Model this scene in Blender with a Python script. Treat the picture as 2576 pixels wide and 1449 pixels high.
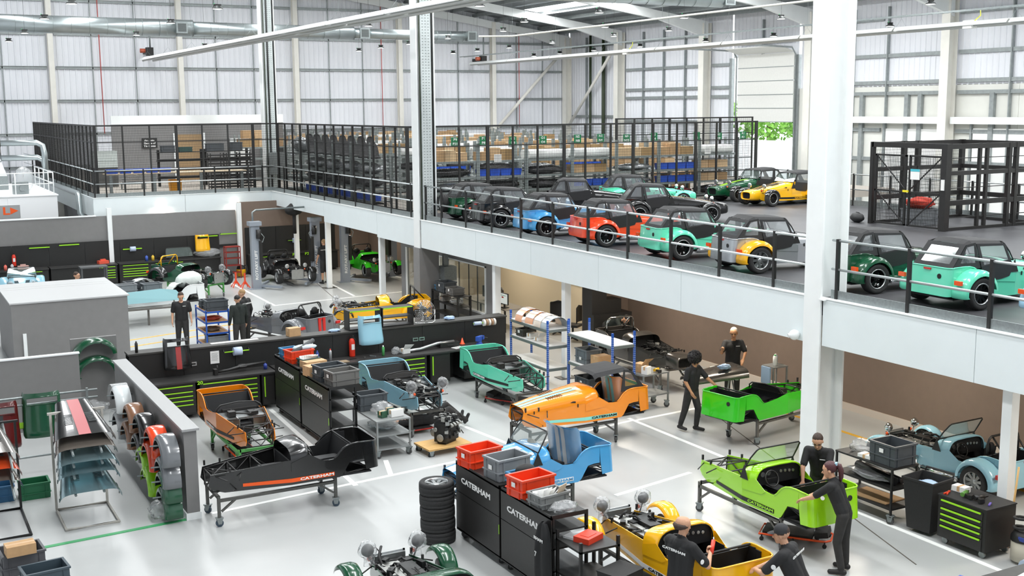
import bpy, bmesh, math, random
from mathutils import Vector, Matrix, noise
PI = math.pi
SC = bpy.context.scene
for o in list(bpy.data.objects): bpy.data.objects.remove(o)

# ---------------------------------------------------------------- camera, world, light, exposure
YAW, PIT, ROL, FPX, CAMH = 0.500, 0.1539, -0.0076, 2932.0, 7.0
_f = Vector((math.sin(YAW)*math.cos(PIT), math.cos(YAW)*math.cos(PIT), -math.sin(PIT)))
_r0 = Vector((math.cos(YAW), -math.sin(YAW), 0)); _u0 = _r0.cross(_f)
_r = _r0*math.cos(ROL)+_u0*math.sin(ROL); _u = -_r0*math.sin(ROL)+_u0*math.cos(ROL)
cam = bpy.data.cameras.new('camera'); camo = bpy.data.objects.new('camera', cam)
SC.collection.objects.link(camo); SC.camera = camo
cam.sensor_fit = 'HORIZONTAL'; cam.sensor_width = 36.0; cam.lens = 36.0*FPX/2576.0
cam.clip_start = 0.1; cam.clip_end = 400
_m = Matrix((_r, _u, -_f)).transposed().to_4x4(); _m.translation = Vector((0, 0, CAMH)); camo.matrix_world = _m
def ray(x, y): return _f + _r*((x-1288)/FPX) - _u*((y-724.5)/FPX)
def G(x, y, z=0.0):
    d = ray(x, y); t = (z-CAMH)/d.z; return Vector((d.x*t, d.y*t, z))

W = bpy.data.worlds.new('overcast_sky'); SC.world = W; W.use_nodes = True
nt = W.node_tree; bgn = nt.nodes['Background']
bgn.inputs['Color'].default_value = (0.93, 0.97, 1.0, 1); bgn.inputs['Strength'].default_value = 3.0
vs = SC.view_settings
vs.view_transform = 'Standard'; vs.look = 'None'; vs.gamma = 1.0; vs.use_curve_mapping = False; vs.exposure = 0.0
def area(name, loc, sx, sy, power, rot=(0, 0, 0), col=(1, 1, 1)):
    l = bpy.data.lights.new(name, 'AREA'); l.shape = 'RECTANGLE'; l.size = sx; l.size_y = sy; l.energy = power; l.color = col
    o = bpy.data.objects.new(name, l); SC.collection.objects.link(o); o.location = loc; o.rotation_euler = rot
    return o
# translucent rooflight strips: daylight from the roof
for i, (rx, rz) in enumerate(((4, 18.1), (12, 17.0), (21, 15.7), (30, 14.4), (39, 13.1))):
    for ry in (8, 26, 44, 62):
        area('rooflight_daylight', (rx, ry, rz), 1.6, 14, 1300, (0, 0, 0), (0.97, 0.99, 1.0))

# ---------------------------------------------------------------- helpers
COL = SC.collection
def lin(c):
    if isinstance(c, str):
        c = [int(c[i:i+2], 16)/255 for i in (0, 2, 4)]
    return tuple(((v/12.92) if v <= .04045 else ((v+.055)/1.055)**2.4) for v in c)
MATS = {}
def M(name, hexc, rough=.5, metal=0., spec=.5, noise_amt=0., nscale=8., bump=0., coat=0., emit=0., nstretch=None):
    if name in MATS: return MATS[name]
    m = bpy.data.materials.new(name); m.use_nodes = True; t = m.node_tree
    b = t.nodes['Principled BSDF']; c = lin(hexc)
    b.inputs['Roughness'].default_value = rough; b.inputs['Metallic'].default_value = metal
    b.inputs['Specular IOR Level'].default_value = spec; b.inputs['Coat Weight'].default_value = coat
    b.inputs['Base Color'].default_value = (*c, 1); m.diffuse_color = (*c, 1)
    if noise_amt or bump:
        tc = t.nodes.new('ShaderNodeTexCoord'); nz = t.nodes.new('ShaderNodeTexNoise')
        nz.inputs['Scale'].default_value = nscale; nz.inputs['Detail'].default_value = 6
        src = tc.outputs['Object']
        if nstretch:
            mp = t.nodes.new('ShaderNodeMapping'); mp.inputs['Scale'].default_value = nstretch
            t.links.new(src, mp.inputs['Vector']); src = mp.outputs['Vector']
        t.links.new(src, nz.inputs['Vector'])
        if noise_amt:
            r = t.nodes.new('ShaderNodeValToRGB')
            r.color_ramp.elements[0].position = .3; r.color_ramp.elements[1].position = .7
            r.color_ramp.elements[0].color = (*[v*(1-noise_amt) for v in c], 1)
            r.color_ramp.elements[1].color = (*[min(1, v*(1+noise_amt)) for v in c], 1)
            t.links.new(nz.outputs['Fac'], r.inputs['Fac']); t.links.new(r.outputs['Color'], b.inputs['Base Color'])
        if bump:
            bp = t.nodes.new('ShaderNodeBump'); bp.inputs['Strength'].default_value = bump; bp.inputs['Distance'].default_value = .02
            t.links.new(nz.outputs['Fac'], bp.inputs['Height']); t.links.new(bp.outputs['Normal'], b.inputs['Normal'])
    if emit:
        b.inputs['Emission Color'].default_value = (*c, 1); b.inputs['Emission Strength'].default_value = emit
    MATS[name] = m; return m
def glassM(name, hexc, alpha=.2, rough=.03, gloss=.25):
    """clear sheet: part see-through, part tinted, part mirror"""
    if name in MATS: return MATS[name]
    m = bpy.data.materials.new(name); m.use_nodes = True; t = m.node_tree; t.nodes.clear()
    out = t.nodes.new('ShaderNodeOutputMaterial'); tr = t.nodes.new('ShaderNodeBsdfTransparent')
    gl = t.nodes.new('ShaderNodeBsdfGlossy'); df = t.nodes.new('ShaderNodeBsdfDiffuse')
    c = lin(hexc); tr.inputs['Color'].default_value = (.97, .98, .98, 1); gl.inputs['Roughness'].default_value = rough
    df.inputs['Color'].default_value = (*c, 1)
    m1 = t.nodes.new('ShaderNodeMixShader'); m2 = t.nodes.new('ShaderNodeMixShader')
    m1.inputs[0].default_value = alpha; m2.inputs[0].default_value = gloss
    lw0 = t.nodes.new('ShaderNodeLayerWeight'); lw = t.nodes.new('ShaderNodeMath'); lw.operation = 'POWER'; lw.inputs[1].default_value = 4.0; t.links.new(lw0.outputs['Facing'], lw.inputs[0])
    ad = t.nodes.new('ShaderNodeMath'); ad.operation = 'ADD'; ad.inputs[1].default_value = gloss*.3; ad.use_clamp = True
    t.links.new(lw.outputs[0], ad.inputs[0]); t.links.new(ad.outputs[0], m2.inputs[0])
    t.links.new(tr.outputs[0], m1.inputs[1]); t.links.new(df.outputs[0], m1.inputs[2])
    t.links.new(m1.outputs[0], m2.inputs[1]); t.links.new(gl.outputs[0], m2.inputs[2])
    t.links.new(m2.outputs[0], out.inputs['Surface'])
    m.diffuse_color = (*c, .4); MATS[name] = m; return m

class MB:
    def __init__(s): s.v = []; s.f = []; s.sm = []
    def add(s, vs, fs, smooth=False):
        o = len(s.v); s.v += [tuple(p) for p in vs]
        for f in fs: s.f.append(tuple(i+o for i in f)); s.sm.append(smooth)
        return s
    def box(s, c, d, rz=0., rx=0., ry=0.):
        a, b, h = d[0]/2, d[1]/2, d[2]/2
        P = [Vector((x, y, z)) for x in (-a, a) for y in (-b, b) for z in (-h, h)]
        if rz or rx or ry:
            R = Matrix.Rotation(rz, 3, 'Z') @ Matrix.Rotation(ry, 3, 'Y') @ Matrix.Rotation(rx, 3, 'X'); P = [R @ p for p in P]
        c = Vector(c); P = [p+c for p in P]
        return s.add(P, [(0, 1, 3, 2), (4, 6, 7, 5), (0, 4, 5, 1), (2, 3, 7, 6), (0, 2, 6, 4), (1, 5, 7, 3)])
    def bb(s, x0, x1, y0, y1, z0, z1): return s.box(((x0+x1)/2, (y0+y1)/2, (z0+z1)/2), (abs(x1-x0), abs(y1-y0), abs(z1-z0)))
    def bar(s, p, q, w, h=None, n=4):
        """square/round bar from p to q"""
        return s.cyl(p, q, w*.7071 if n == 4 else w, n, off=PI/4 if n == 4 else 0, hs=(h/w if h else 1))
    def cyl(s, p, q, r, n=10, r2=None, cap=True, off=0., hs=1., smooth=None):
        p, q = Vector(p), Vector(q); r2 = r if r2 is None else r2
        d = (q-p); d = d.normalized() if d.length > 1e-9 else Vector((0, 0, 1))
        up = Vector((0, 0, 1)) if abs(d.z) < .95 else Vector((0, 1, 0))
        a = up.cross(d).normalized(); b = d.cross(a)
        V = []
        for c, rr in ((p, r), (q, r2)):
            for i in range(n):
                t = off+2*PI*i/n; V.append(c+a*(math.cos(t)*rr)+b*(math.sin(t)*rr*hs))
        F = [(i, (i+1) % n, n+(i+1) % n, n+i) for i in range(n)]
        s.add(V, F, n > 5 if smooth is None else smooth)
        if cap: s.add(V, [tuple(range(n-1, -1, -1)), tuple(range(n, 2*n))])
        return s
    def tube(s, pts, r, n=6, closed=False):
        pts = [Vector(p) for p in pts]; N = len(pts); V = []; pa = None
        for i, p in enumerate(pts):
            if closed: d = pts[(i+1) % N]-pts[i-1]
            else: d = pts[min(i+1, N-1)]-pts[max(i-1, 0)]
            d = d.normalized() if d.length > 1e-9 else Vector((1, 0, 0))
            if pa is None:
                up = Vector((0, 0, 1)) if abs(d.z) < .9 else Vector((0, 1, 0)); a = up.cross(d).normalized()
            else:
                a = pa-d*pa.dot(d); a = a.normalized() if a.length > 1e-6 else pa
            pa = a; b = d.cross(a)
            rr = r[i] if isinstance(r, (list, tuple)) else r
            for k in range(n):
                t = 2*PI*k/n; V.append(p+a*(math.cos(t)*rr)+b*(math.sin(t)*rr))
        F = []
        for i in range(N if closed else N-1):
            j = (i+1) % N
            for k in range(n): F.append((i*n+k, i*n+(k+1) % n, j*n+(k+1) % n, j*n+k))
        if not closed: F += [tuple(range(n-1, -1, -1)), tuple(range((N-1)*n, N*n))]
        return s.add(V, F, True)
    def lathe(s, prof, c, axis='z', n=16, smooth=True):
        """prof: list of (radius, height)"""
        c = Vector(c); V = []
        for r, h in prof:
            for k in range(n):
                t = 2*PI*k/n; a, b = r*math.cos(t), r*math.sin(t)
                V.append(c+(Vector((a, b, h)) if axis == 'z' else Vector((a, h, b)) if axis == 'y' else Vector((h, a, b))))
        F = []
        for i in range(len(prof)-1):
            for k in range(n): F.append((i*n+k, i*n+(k+1) % n, (i+1)*n+(k+1) % n, (i+1)*n+k))
        return s.add(V, F, smooth)
    def loft(s, secs, closed=False, smooth=True, cap=False):
        n = len(secs[0]); V = [p for q in secs for p in q]; F = []
        for i in range(len(secs)-1):
            for k in range(n if closed else n-1):
                F.append((i*n+k, i*n+(k+1) % n, (i+1)*n+(k+1) % n, (i+1)*n+k))
        if cap: F += [tuple(range(n-1, -1, -1)), tuple(range((len(secs)-1)*n, len(secs)*n))]
        return s.add(V, F, smooth)
    def poly(s, pts, off):
        """flat polygon extruded by vector off"""
        pts = [Vector(p) for p in pts]; off = Vector(off); n = len(pts)
        V = pts+[p+off for p in pts]
        return s.add(V, [tuple(range(n)), tuple(range(2*n-1, n-1, -1))]+[(i, i+n, (i+1) % n+n, (i+1) % n) for i in range(n)])
    def ball(s, c, r, n=10, m=6, sc=(1, 1, 1), jit=0., seed=0):
        c = Vector(c); V = []; F = []; rd = random.Random(seed); cr = jit >= .2
        if cr: n, m = max(n, 30), max(m, 18)
        for i in range(m+1):
            ph = PI*i/m
            for k in range(n):
                t = 2*PI*k/n
                if cr:
                    q = Vector((math.sin(ph)*math.cos(t), math.sin(ph)*math.sin(t), math.cos(ph))); o_ = Vector((seed*3.1, seed*1.7, 0))
                    rr = r*(1+jit*(.9*noise.noise(q*2.2+o_)+.7*(.5-abs(noise.noise(q*5.0+o_))*1.6)))
                else: rr = r*(1+(rd.random()-.5)*jit)
                V.append(c+Vector((math.sin(ph)*math.cos(t)*rr*sc[0], math.sin(ph)*math.sin(t)*rr*sc[1], math.cos(ph)*rr*sc[2])))
        for i in range(m):
            for k in range(n): F.append((i*n+k, i*n+(k+1) % n, (i+1)*n+(k+1) % n, (i+1)*n+k))
        return s.add(V, F, True)
    def mesh(s, name):
        me = bpy.data.meshes.new(name); me.from_pydata([tuple(v) for v in s.v], [], s.f)
        me.polygons.foreach_set('use_smooth', s.sm); me.update()
        bm = bmesh.new(); bm.from_mesh(me); bmesh.ops.remove_doubles(bm, verts=bm.verts, dist=1e-5)
        bmesh.ops.recalc_face_normals(bm, faces=bm.faces); bm.to_mesh(me); bm.free()
        return me
MESH = {}
def mesh_of(key, name, fn):
    """cached mesh: fn fills an MB"""
    if key not in MESH:
        b = MB(); fn(b); MESH[key] = b.mesh(name)
    return MESH[key]
def obj(name, me, mat, parent=None, loc=(0, 0, 0), rz=0., rot=None):
    if isinstance(me, MB): me = me.mesh(name)
    o = bpy.data.objects.new(name, me); COL.objects.link(o)
    if not me.materials: me.materials.append(None)
    o.material_slots[0].link = 'OBJECT'; o.material_slots[0].material = mat
    o.location = loc; o.rotation_euler = rot if rot else (0, 0, rz)
    if parent: o.parent = parent
    return o
def tag(o, label=None, cat=None, group=None, kind=None):
    if label: o['label'] = label
    if cat: o['category'] = cat
    if group: o['group'] = group
    if kind: o['kind'] = kind
    return o
def thing(name, label, cat, loc=(0, 0, 0), rz=0., group=None, kind=None):
    o = bpy.data.objects.new(name, None); COL.objects.link(o); o.location = loc; o.rotation_euler = (0, 0, rz)
    o.empty_display_size = .1
    return tag(o, label, cat, group, kind)
def one(name, mb, mat, label, cat, loc=(0, 0, 0), rz=0., group=None, kind=None, rot=None):
    return tag(obj(name, mb, mat, None, loc, rz, rot), label, cat, group, kind)
def struct(name, mb, mat, label=None, parent=None, cat=None):
    o = obj(name, mb, mat, parent)
    if not parent: tag(o, label, cat, None, 'structure')
    return o
def copy_tree(o, parent=None, loc=None, rz=None, label=None, group=None):
    c = o.copy(); COL.objects.link(c)
    if parent: c.parent = parent
    if loc is not None: c.location = loc
    if rz is not None: c.rotation_euler = (0, 0, rz)
    if label: c['label'] = label
    if group: c['group'] = group
    for ch in o.children: copy_tree(ch, c)
    return c
_TXT = {}
def text_mesh(s, size=1., wide=1.4, shear=0., ext=.002):
    k = (s, size, wide, shear)
    if k in _TXT: return _TXT[k]
    cu = bpy.data.curves.new('lettering', 'FONT'); cu.body = s; cu.size = size; cu.align_x = 'CENTER'; cu.align_y = 'CENTER'
    cu.extrude = ext; cu.resolution_u = 2; cu.shear = shear; cu.offset = size*.03
    o = bpy.data.objects.new('lettering', cu); COL.objects.link(o)
    dg = bpy.context.evaluated_depsgraph_get(); me = bpy.data.meshes.new_from_object(o.evaluated_get(dg))
    bpy.data.objects.remove(o); bpy.data.curves.remove(cu)
    for v in me.vertices: v.co.x *= wide
    _TXT[k] = me; return me
def lettering(s, size, mat, parent, loc, rot, wide=1.4, name='lettering', shear=0.):
    me = text_mesh(s, size, wide, shear)
    return obj(name, me, mat, parent, loc, 0, rot)
rnd = random.Random(7)
# ---------------------------------------------------------------- materials
WHITE = M('white_paint', 'EEF1F0', .45, noise_amt=.02, nscale=3)
FASC = M('fascia_white', 'E2EAEB', .5, noise_amt=.015, nscale=2)
CLAD = M('wall_cladding', 'E4E6EB', .55, noise_amt=.03, nscale=1.2, nstretch=(1, 1, .15))
GALV = M('galvanised', '8F9696', .4, .6, noise_amt=.12, nscale=20)
GALVD = M('galvanised_purlin', '999F9F', .5, .4, noise_amt=.1, nscale=6)
BLK = M('black_powdercoat', '1D1D1C', .5, noise_amt=.1, nscale=30)
BLK2 = M('black_satin', '262524', .38, noise_amt=.1, nscale=14)
RUB = M('black_rubber', '232323', .75, noise_amt=.15, nscale=40)
GREYW = M('grey_wall', '7E7D7C', .7, noise_amt=.03, nscale=5)
BROWN = M('brown_wall', '7A6A5E', .7, noise_amt=.03, nscale=5)
LIME = M('lime_paint', '9BE01F', .35)
CHR = M('chrome', 'D8DADA', .12, 1.)
ALU = M('aluminium', 'B9BCBC', .3, .9, noise_amt=.05, nscale=12)
STEEL = M('dark_steel', '5B5B58', .45, .5, noise_amt=.12, nscale=10)
PAPER = M('paper', 'E9E9E6', .8)
CARD = M('cardboard', 'BF9A70', .8, noise_amt=.08, nscale=9)
GCRATE = M('grey_crate_plastic', '7F8386', .5, noise_amt=.05, nscale=8)
DCRATE = M('dark_grey_crate_plastic', '44494D', .5, noise_amt=.06, nscale=8)
RCRATE = M('red_crate_plastic', 'E2401C', .4, noise_amt=.05, nscale=8)
BCRATE = M('blue_crate_plastic', '3F7FA8', .45, noise_amt=.05, nscale=8)
BINB = M('blue_bin_plastic', '2A57C4', .4, noise_amt=.05, nscale=8)
WRAP = glassM('clear_polythene', 'E9EBEC', .17, .28, .16)
GLASS = glassM('window_glass', '9FB0AA', .12, .02, .3)
PVC = glassM('clear_hood_window', '8C9296', .22, .08, .6)
# ================================================================ STRUCTURE
X0, ZF, ZB, ZM, XE = 15.25, 3.46, 2.58, 3.44, 30.7     # mezzanine edge, fascia top/bottom, floor level, far edge
YF, XL = 49.75, 7.8                                     # far mezzanine edge, its left return
YW, XW = 75.0, 46.0                                    # back wall, right wall
def roofz(x): return 12.4+(XW-x)*.145
FLOOR = M('polished_concrete', 'B3B5B4', .3, spec=.4, noise_amt=.08, nscale=.45, bump=.02)
MEZF = M('mezzanine_dark_floor', '4B4B4E', .42, noise_amt=.3, nscale=1.1, nstretch=(1, .5, 1))
fl = struct('floor', MB().bb(-8, XW, -4, YW, -.2, 0), FLOOR, 'polished pale grey concrete workshop floor')
LZ = [0]
def line(name, x0, y0, x1, y1, w, mat, z=.002):
    LZ[0] += 1; z += LZ[0]*.0003
    p, q = Vector((x0, y0, 0)), Vector((x1, y1, 0)); d = (q-p).normalized(); n = Vector((-d.y, d.x, 0))*w/2
    return obj(name, MB().poly([p-n, q-n, q+n, p+n], (0, 0, z)), mat, fl)
WL = M('white_floor_paint', 'F1F2EF', .5, noise_amt=.05, nscale=6)
YL = M('yellow_floor_paint', 'E2AE3C', .5, noise_amt=.1, nscale=6); GL = M('green_floor_tape', '2F9A5B', .45)
for a in ((7.8, 26.2, 7.5, 19.9), (10.7, 26.0, 11.33, 20.45), (4.75, 19.73, 11.4, 20.5), (11.33, 20.55, 14.6, 21.1), (14.6, 21.05, 19.3, 21.5), (14.62, 21.3, 14.5, 8.5), (8.3, 20.1, 8.6, 21.1),
          (12.47, 47.2, 12.35, 40.4), (12.3, 40.45, 19.0, 41.15), (15.95, 44.9, 15.6, 41.0), (19.0, 47, 19.0, 41.1), (11.4, 17.0, 13.4, 17.4)):
    line('white_line', *a, .1, WL)
for a in ((18.0, 22.5, 18.0, 9), (6.1, 36.4, 12.2, 38.2), (6.1, 35.4, 12.2, 37.2), (6.1, 31.6, 13, 32.6), (6.1, 30.6, 13, 31.6), (12.2, 33.6, 16, 34.2), (12.2, 32.8, 16, 33.4)):
    line('yellow_line', *a, .1, YL)
line('green_line', 1.0, 19.42, 4.47, 19.66, .1, GL)
DK = M('floor_joint_dark', '5E5850', .8)
line('floor_joint', 17.2, 22.6, 13.6, 12.0, .018, DK, .001); line('floor_joint', 15.5, 45, 13.9, 36, .018, DK, .001)
# --- back wall (gable): ribbed cladding
def ribbed(mb, a, b, z0f, z1f, n_in, pitch=.333, d=.035):
    a, b = Vector(a), Vector(b); L = (b-a).length; u = (b-a)/L; k = int(L/pitch); lo = []; hi = []
    for i in range(k):
        for t, o in ((0, 0), (.62, 0), (.72, d), (.9, d)):
            p = a+u*((i+t)*pitch)+Vector(n_in)*o; lo.append(p+Vector((0, 0, z0f(p)))); hi.append(p+Vector((0, 0, z1f(p))))
    mb.loft([lo, hi], smooth=False); return mb
struct('wall_back', ribbed(MB(), (-8, YW, 0), (XW, YW, 0), lambda p: 0, lambda p: roofz(p.x), (0, -1, 0)), CLAD, 'tall white ribbed metal cladding of the far gable wall')
struct('wall_front', ribbed(MB(), (-8, -4, 0), (XW, -4, 0), lambda p: 0, lambda p: roofz(p.x), (0, 1, 0)), CLAD, 'white ribbed cladding of the near gable wall')
struct('wall_left', ribbed(MB(), (-8, -4, 0), (-8, YW, 0), lambda p: 0, lambda p: roofz(-8), (1, 0, 0)), CLAD, 'white ribbed cladding of the near side wall')
wr = struct('wall_right', ribbed(MB(), (XW, 56.3, 0), (XW, YW, 0), lambda p: 0, lambda p: roofz(XW), (-1, 0, 0)), CLAD, 'white ribbed and panelled metal wall on the far side')
struct('cladding', ribbed(MB(), (XW, -4, 0), (XW, 50.5, 0), lambda p: 7.9, lambda p: roofz(XW), (-1, 0, 0)), CLAD, None, wr)
struct('cladding', ribbed(MB(), (XW, 50.5, 0), (XW, 56.3, 0), lambda p: 9.8, lambda p: roofz(XW), (-1, 0, 0)), CLAD, None, wr)
CREAM = M('cream_panel', 'DDDDD6', .6, noise_amt=.02, nscale=2)
for y0, y1 in ((-4, 12), (12, 24), (24, 36), (36, 43.9), (43.95, 50.45)):
    struct('wall_panel', MB().bb(XW, XW+.1, y0+.01, y1-.01, 0, 7.92), CREAM, None, wr)
for y in (56.3, 50.5): struct('door_jamb', MB().bb(XW-.12, XW+.1, y-.12, y+.12, 0, 9.8), GALVD, None, wr)
# --- roof
ROOF = M('roof_deck', '6E7376', .7, noise_amt=.08, nscale=2)
ceil = struct('ceiling', MB().poly([(-8, -4, roofz(-8)), (XW, -4, roofz(XW)), (XW, YW, roofz(XW)), (-8, YW, roofz(-8))], (0, 0, .1)), ROOF, 'grey sloping metal roof with rooflights')
RL = M('rooflight_sheet', 'F4F8FA', .4, emit=1.6)
for rx in (4, 12, 21, 30, 39):
    for ry in (8, 26, 44, 62):
        dz = .145*.85
        struct('rooflight', MB().poly([(rx-.85, ry-7.1, roofz(rx)+dz-.06), (rx+.85, ry-7.1, roofz(rx)-dz-.06), (rx+.85, ry+7.1, roofz(rx)-dz-.06), (rx-.85, ry+7.1, roofz(rx)+dz-.06)], (0, 0, .03)), RL, None, ceil)
for k in range(27):
    x = XW-1-k*1.75; struct('purlin', MB().bb(x-.04, x+.04, -4, YW, roofz(x)-.3, roofz(x)-.08), GALVD, None, ceil)
YCOL = (75, 67.8, 58.4, 49.05, 39.7, 30.4, 21.1)
for y in YCOL[:-1]:
    b = MB(); yy = min(y, YW-.35)
    b.poly([(XW-.3, yy-.12, roofz(XW-.3)-.35), (XW-.3, yy-.12, roofz(XW)-1.3), (XW-4, yy-.12, roofz(XW-4)-.85), (-6, yy-.12, roofz(-6)-.85), (-6, yy-.12, roofz(-6)-.35)], (0, .24, 0))
    struct('rafter', b, WHITE, 'cream steel roof rafter spanning the hall')
# --- wall steelwork
def hsec(mb, x, y, w, d, z0, z1, t=.03, web='y'):
    """H-section: flanges face +-X (web along X) or +-Y"""
    if web == 'x':
        mb.bb(x-d/2, x-d/2+t, y-w/2, y+w/2, z0, z1); mb.bb(x+d/2-t, x+d/2, y-w/2, y+w/2, z0, z1); mb.bb(x-d/2+t, x+d/2-t, y-t/2, y+t/2, z0, z1)
    else:
        mb.bb(x-w/2, x+w/2, y-d/2, y-d/2+t, z0, z1); mb.bb(x-w/2, x+w/2, y+d/2-t, y+d/2, z0, z1); mb.bb(x-t/2, x+t/2, y-d/2+t, y+d/2-t, z0, z1)
    return mb
CRM = M('cream_steel', 'E6E4DC', .5, noise_amt=.03, nscale=3)
for x in (2.4, 9.84, 17.4, 24.85, 32.2, 39.4):
    struct('wall_column', hsec(MB(), x, YW-.3, .3, .4, 0, roofz(x)-.4), CRM, 'cream steel column against the far wall', cat='column')
for y in YCOL[1:]:
    struct('wall_column', hsec(MB(), XW-.45, y, .5, .6, 0, roofz(XW)-.4, web='x'), CRM, 'deep cream steel column against the right-hand wall', cat='column')
struct('wall_column', hsec(MB(), XW-.5, YW-.4, .5, .5, 0, roofz(XW)-.4, web='x'), CRM, 'cream steel column in the far corner of the hall', cat='column')
def zrail(mb, x0, x1, y, z):
    mb.bb(x0, x1, y-.02, y+.02, z-.08, z+.08); mb.bb(x0, x1, y-.07, y, z+.06, z+.08); return mb
for z in (3.65, 5.6, 7.57, 9.53, 11.5, 13.45):
    for x0, x1 in ((-6, 2.2), (2.6, 9.6), (10.1, 17.2), (17.6, 24.65), (25.05, 32), (32.4, 39.2), (39.6, 45.3)):
        if z < roofz(x1)-.4: struct('girt', zrail(MB(), x0, x1, YW-.1, z), GALVD, 'galvanised horizontal cladding rail on the far wall', cat='rail')
for x in (7.15, 12.2, 14.73, 19.7, 22.1, 27.21, 29.58, 34.5, 36.74, 41.42, 43.59):
    struct('girt_tie', MB().bb(x-.03, x+.03, YW-.12, YW-.06, 0, roofz(x)-.4), GALVD, 'thin galvanised vertical tie on the far wall', cat='tie')
GDK = M('dark_green_pipe', '2E3A22', .5)
for z in (9.45, 8.1, 7.55):
    for y0, y1 in ((0, 21), (21.4, 30.1), (30.7, 39.4), (40, 48.75), (56.4, 58.1), (58.7, 67.5)):
        struct('girt', MB().bb(XW-.14, XW-.02, y0, y1, z-.09, z+.09), GALVD, 'galvanised horizontal rail on the right-hand wall', cat='rail')
for z in (11.3, 5.7, 4.2):
    for y0, y1 in ((0, 21), (21.4, 30.1), (30.7, 39.4), (44.2, 48.75), (58.7, 67.5), (68.1, 74.5)):
        if z < 8 and y0 > 58: z += .3
        struct('girt', MB().bb(XW-.14, XW-.02, y0, y1, z-.09, z+.09), GALVD, 'galvanised horizontal rail on the right-hand wall', cat='rail')
for y in (26, 28.5, 36.4, 37.33, 41.6, 42.45, 43.85, 45.5, 46.2, 53.4, 60.8, 63.1, 65.4, 70.2, 72.5):
    w = .12 if y in (45.5, 42.45, 41.6, 37.33) else .03
    z1 = 7.5 if w > .1 else 11.9
    struct('girt_tie', MB().bb(XW-.2, XW-.02, y-w, y+w, 0 if y < 50 or y > 57 else 9.9, z1), GALVD, 'galvanised vertical member on the right-hand wall', cat='tie')
struct('door_beam', MB().bb(XW-.5, XW-.2, 0, 39.4, 6.05, 6.38), WHITE, 'white steel beam over the dock doors', cat='beam')
struct('door_beam', MB().bb(XW-.5, XW-.2, 40, 48.75, 6.05, 6.38), WHITE, 'white steel beam over the dock doors', cat='beam')
for x0, z0, x1, z1, lab in ((39.6, 5.6, 44.6, 10.6, 'far wall'),):
    struct('wall_brace', MB().cyl((x0, 74.4, z0), (x1, 74.4, z1), .11, 12), CRM, 'round cream diagonal brace against the far wall', cat='brace')
struct('wall_brace', MB().cyl((45.4, 74.2, 5.6), (45.4, 68.6, 10.6), .11, 12), CRM, 'round cream diagonal brace against the right-hand wall', cat='brace')
for y in (71.7, 70.0): struct('wall_pipe', MB().cyl((45.7, y, 0), (45.7, y, 12), .09 if y > 71 else .12, 10), GDK, 'dark green vertical downpipe near the corner', cat='pipe')
REDP = M('red_pipe', 'C2473F', .5)
for x in (12.63, 30.88, 41.53):
    struct('sprinkler_pipe', MB().cyl((x, 74.7, 5.6), (x, 74.7, roofz(x)-.5), .025, 6), REDP, 'thin red vertical pipe on the far wall', cat='pipe')
# --- sectional door on the right wall, raised above an opening
dr = thing('door_1', 'cream sectional overhead door half raised above the loading opening', 'door', (XW-.2, 53.1, 0)); dr['kind'] = 'structure'
for k in range(5):
    z = 6.05+k*.78; obj('door_panel', MB().bb(0, .06, -2.42, 2.42, z+.01, z+.77), M('door_panel', 'E4E4DF', .5, noise_amt=.02), dr)
    obj('panel_seam', MB().bb(-.02, 0, -2.42, 2.42, z-.02, z+.02), GALVD, dr)
obj('door_panel', MB().poly([(0, -2.42, 9.96), (0, 2.42, 9.96), (-1.0, 2.42, 10.25), (-1.0, -2.42, 10.25)], (0, 0, .05)), M('door_panel', ''), dr)
for s in (-1, 1): obj('door_track', MB().tube([(0, s*2.55, 0), (0, s*2.55, 9.8), (-.3, s*2.55, 10.2), (-5, s*2.55, 10.3)], .05, 6), GALVD, dr)
obj('torsion_spring', MB().cyl((-.1, -2.3, 10.7), (-.1, 2.3, 10.7), .14, 10), STEEL, dr)
for i, (y, h) in enumerate(((42.05, 5.78), (36.6, 5.85))):
    d2 = thing('door_%d' % (i+2), 'closed white dock door in the right-hand wall' if i == 0 else 'closed white dock door behind the goods lift', 'door', (XW-.12, y, 0)); d2['kind'] = 'structure'
    for k in range(7):
        z = k*h/7; obj('door_panel', MB().bb(0, .06, -1.75, 1.75, z+.008, z+h/7-.008), M('dock_door_panel', 'EDEDEA', .5), d2)
    for s in (-1, 1): obj('door_track', MB().bb(-.06, .06, s*1.85-.05, s*1.85+.05, 0, h+.5), GALVD, d2)
# outside seen through the raised door
struct('ground_outside', MB().bb(XW+.1, 140, 30, 150, -.3, -.1), M('outside_tarmac', 'B9BBBA', .9, noise_amt=.1), 'pale yard ground outside the loading door')
struct('yard_wall', MB().bb(70, 70.4, 60, 110, 0, 3.9), M('yard_white', 'F2F4F4', .8), 'white hoarding across the yard outside the loading door', cat='wall')
def leafy(mb, c, r, n, seed):
    rd = random.Random(seed)
    for i in range(n):
        v = Vector((rd.gauss(0, 1), rd.gauss(0, 1), rd.gauss(0, 1))).normalized()*r*rd.uniform(.55, 1); p = Vector(c)+Vector((v.x, v.y, v.z*.8))
        a = Vector((rd.gauss(0, 1), rd.gauss(0, 1), rd.gauss(0, 1))).normalized()*.28; b = a.cross(v.normalized()).normalized()*.2
        mb.add([p-a, p-b, p+a, p+b], [(0, 1, 2, 3)])
    return mb
LEAF = M('tree_leaves', '7FB24A', .6, noise_amt=.4, nscale=.8)
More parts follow.
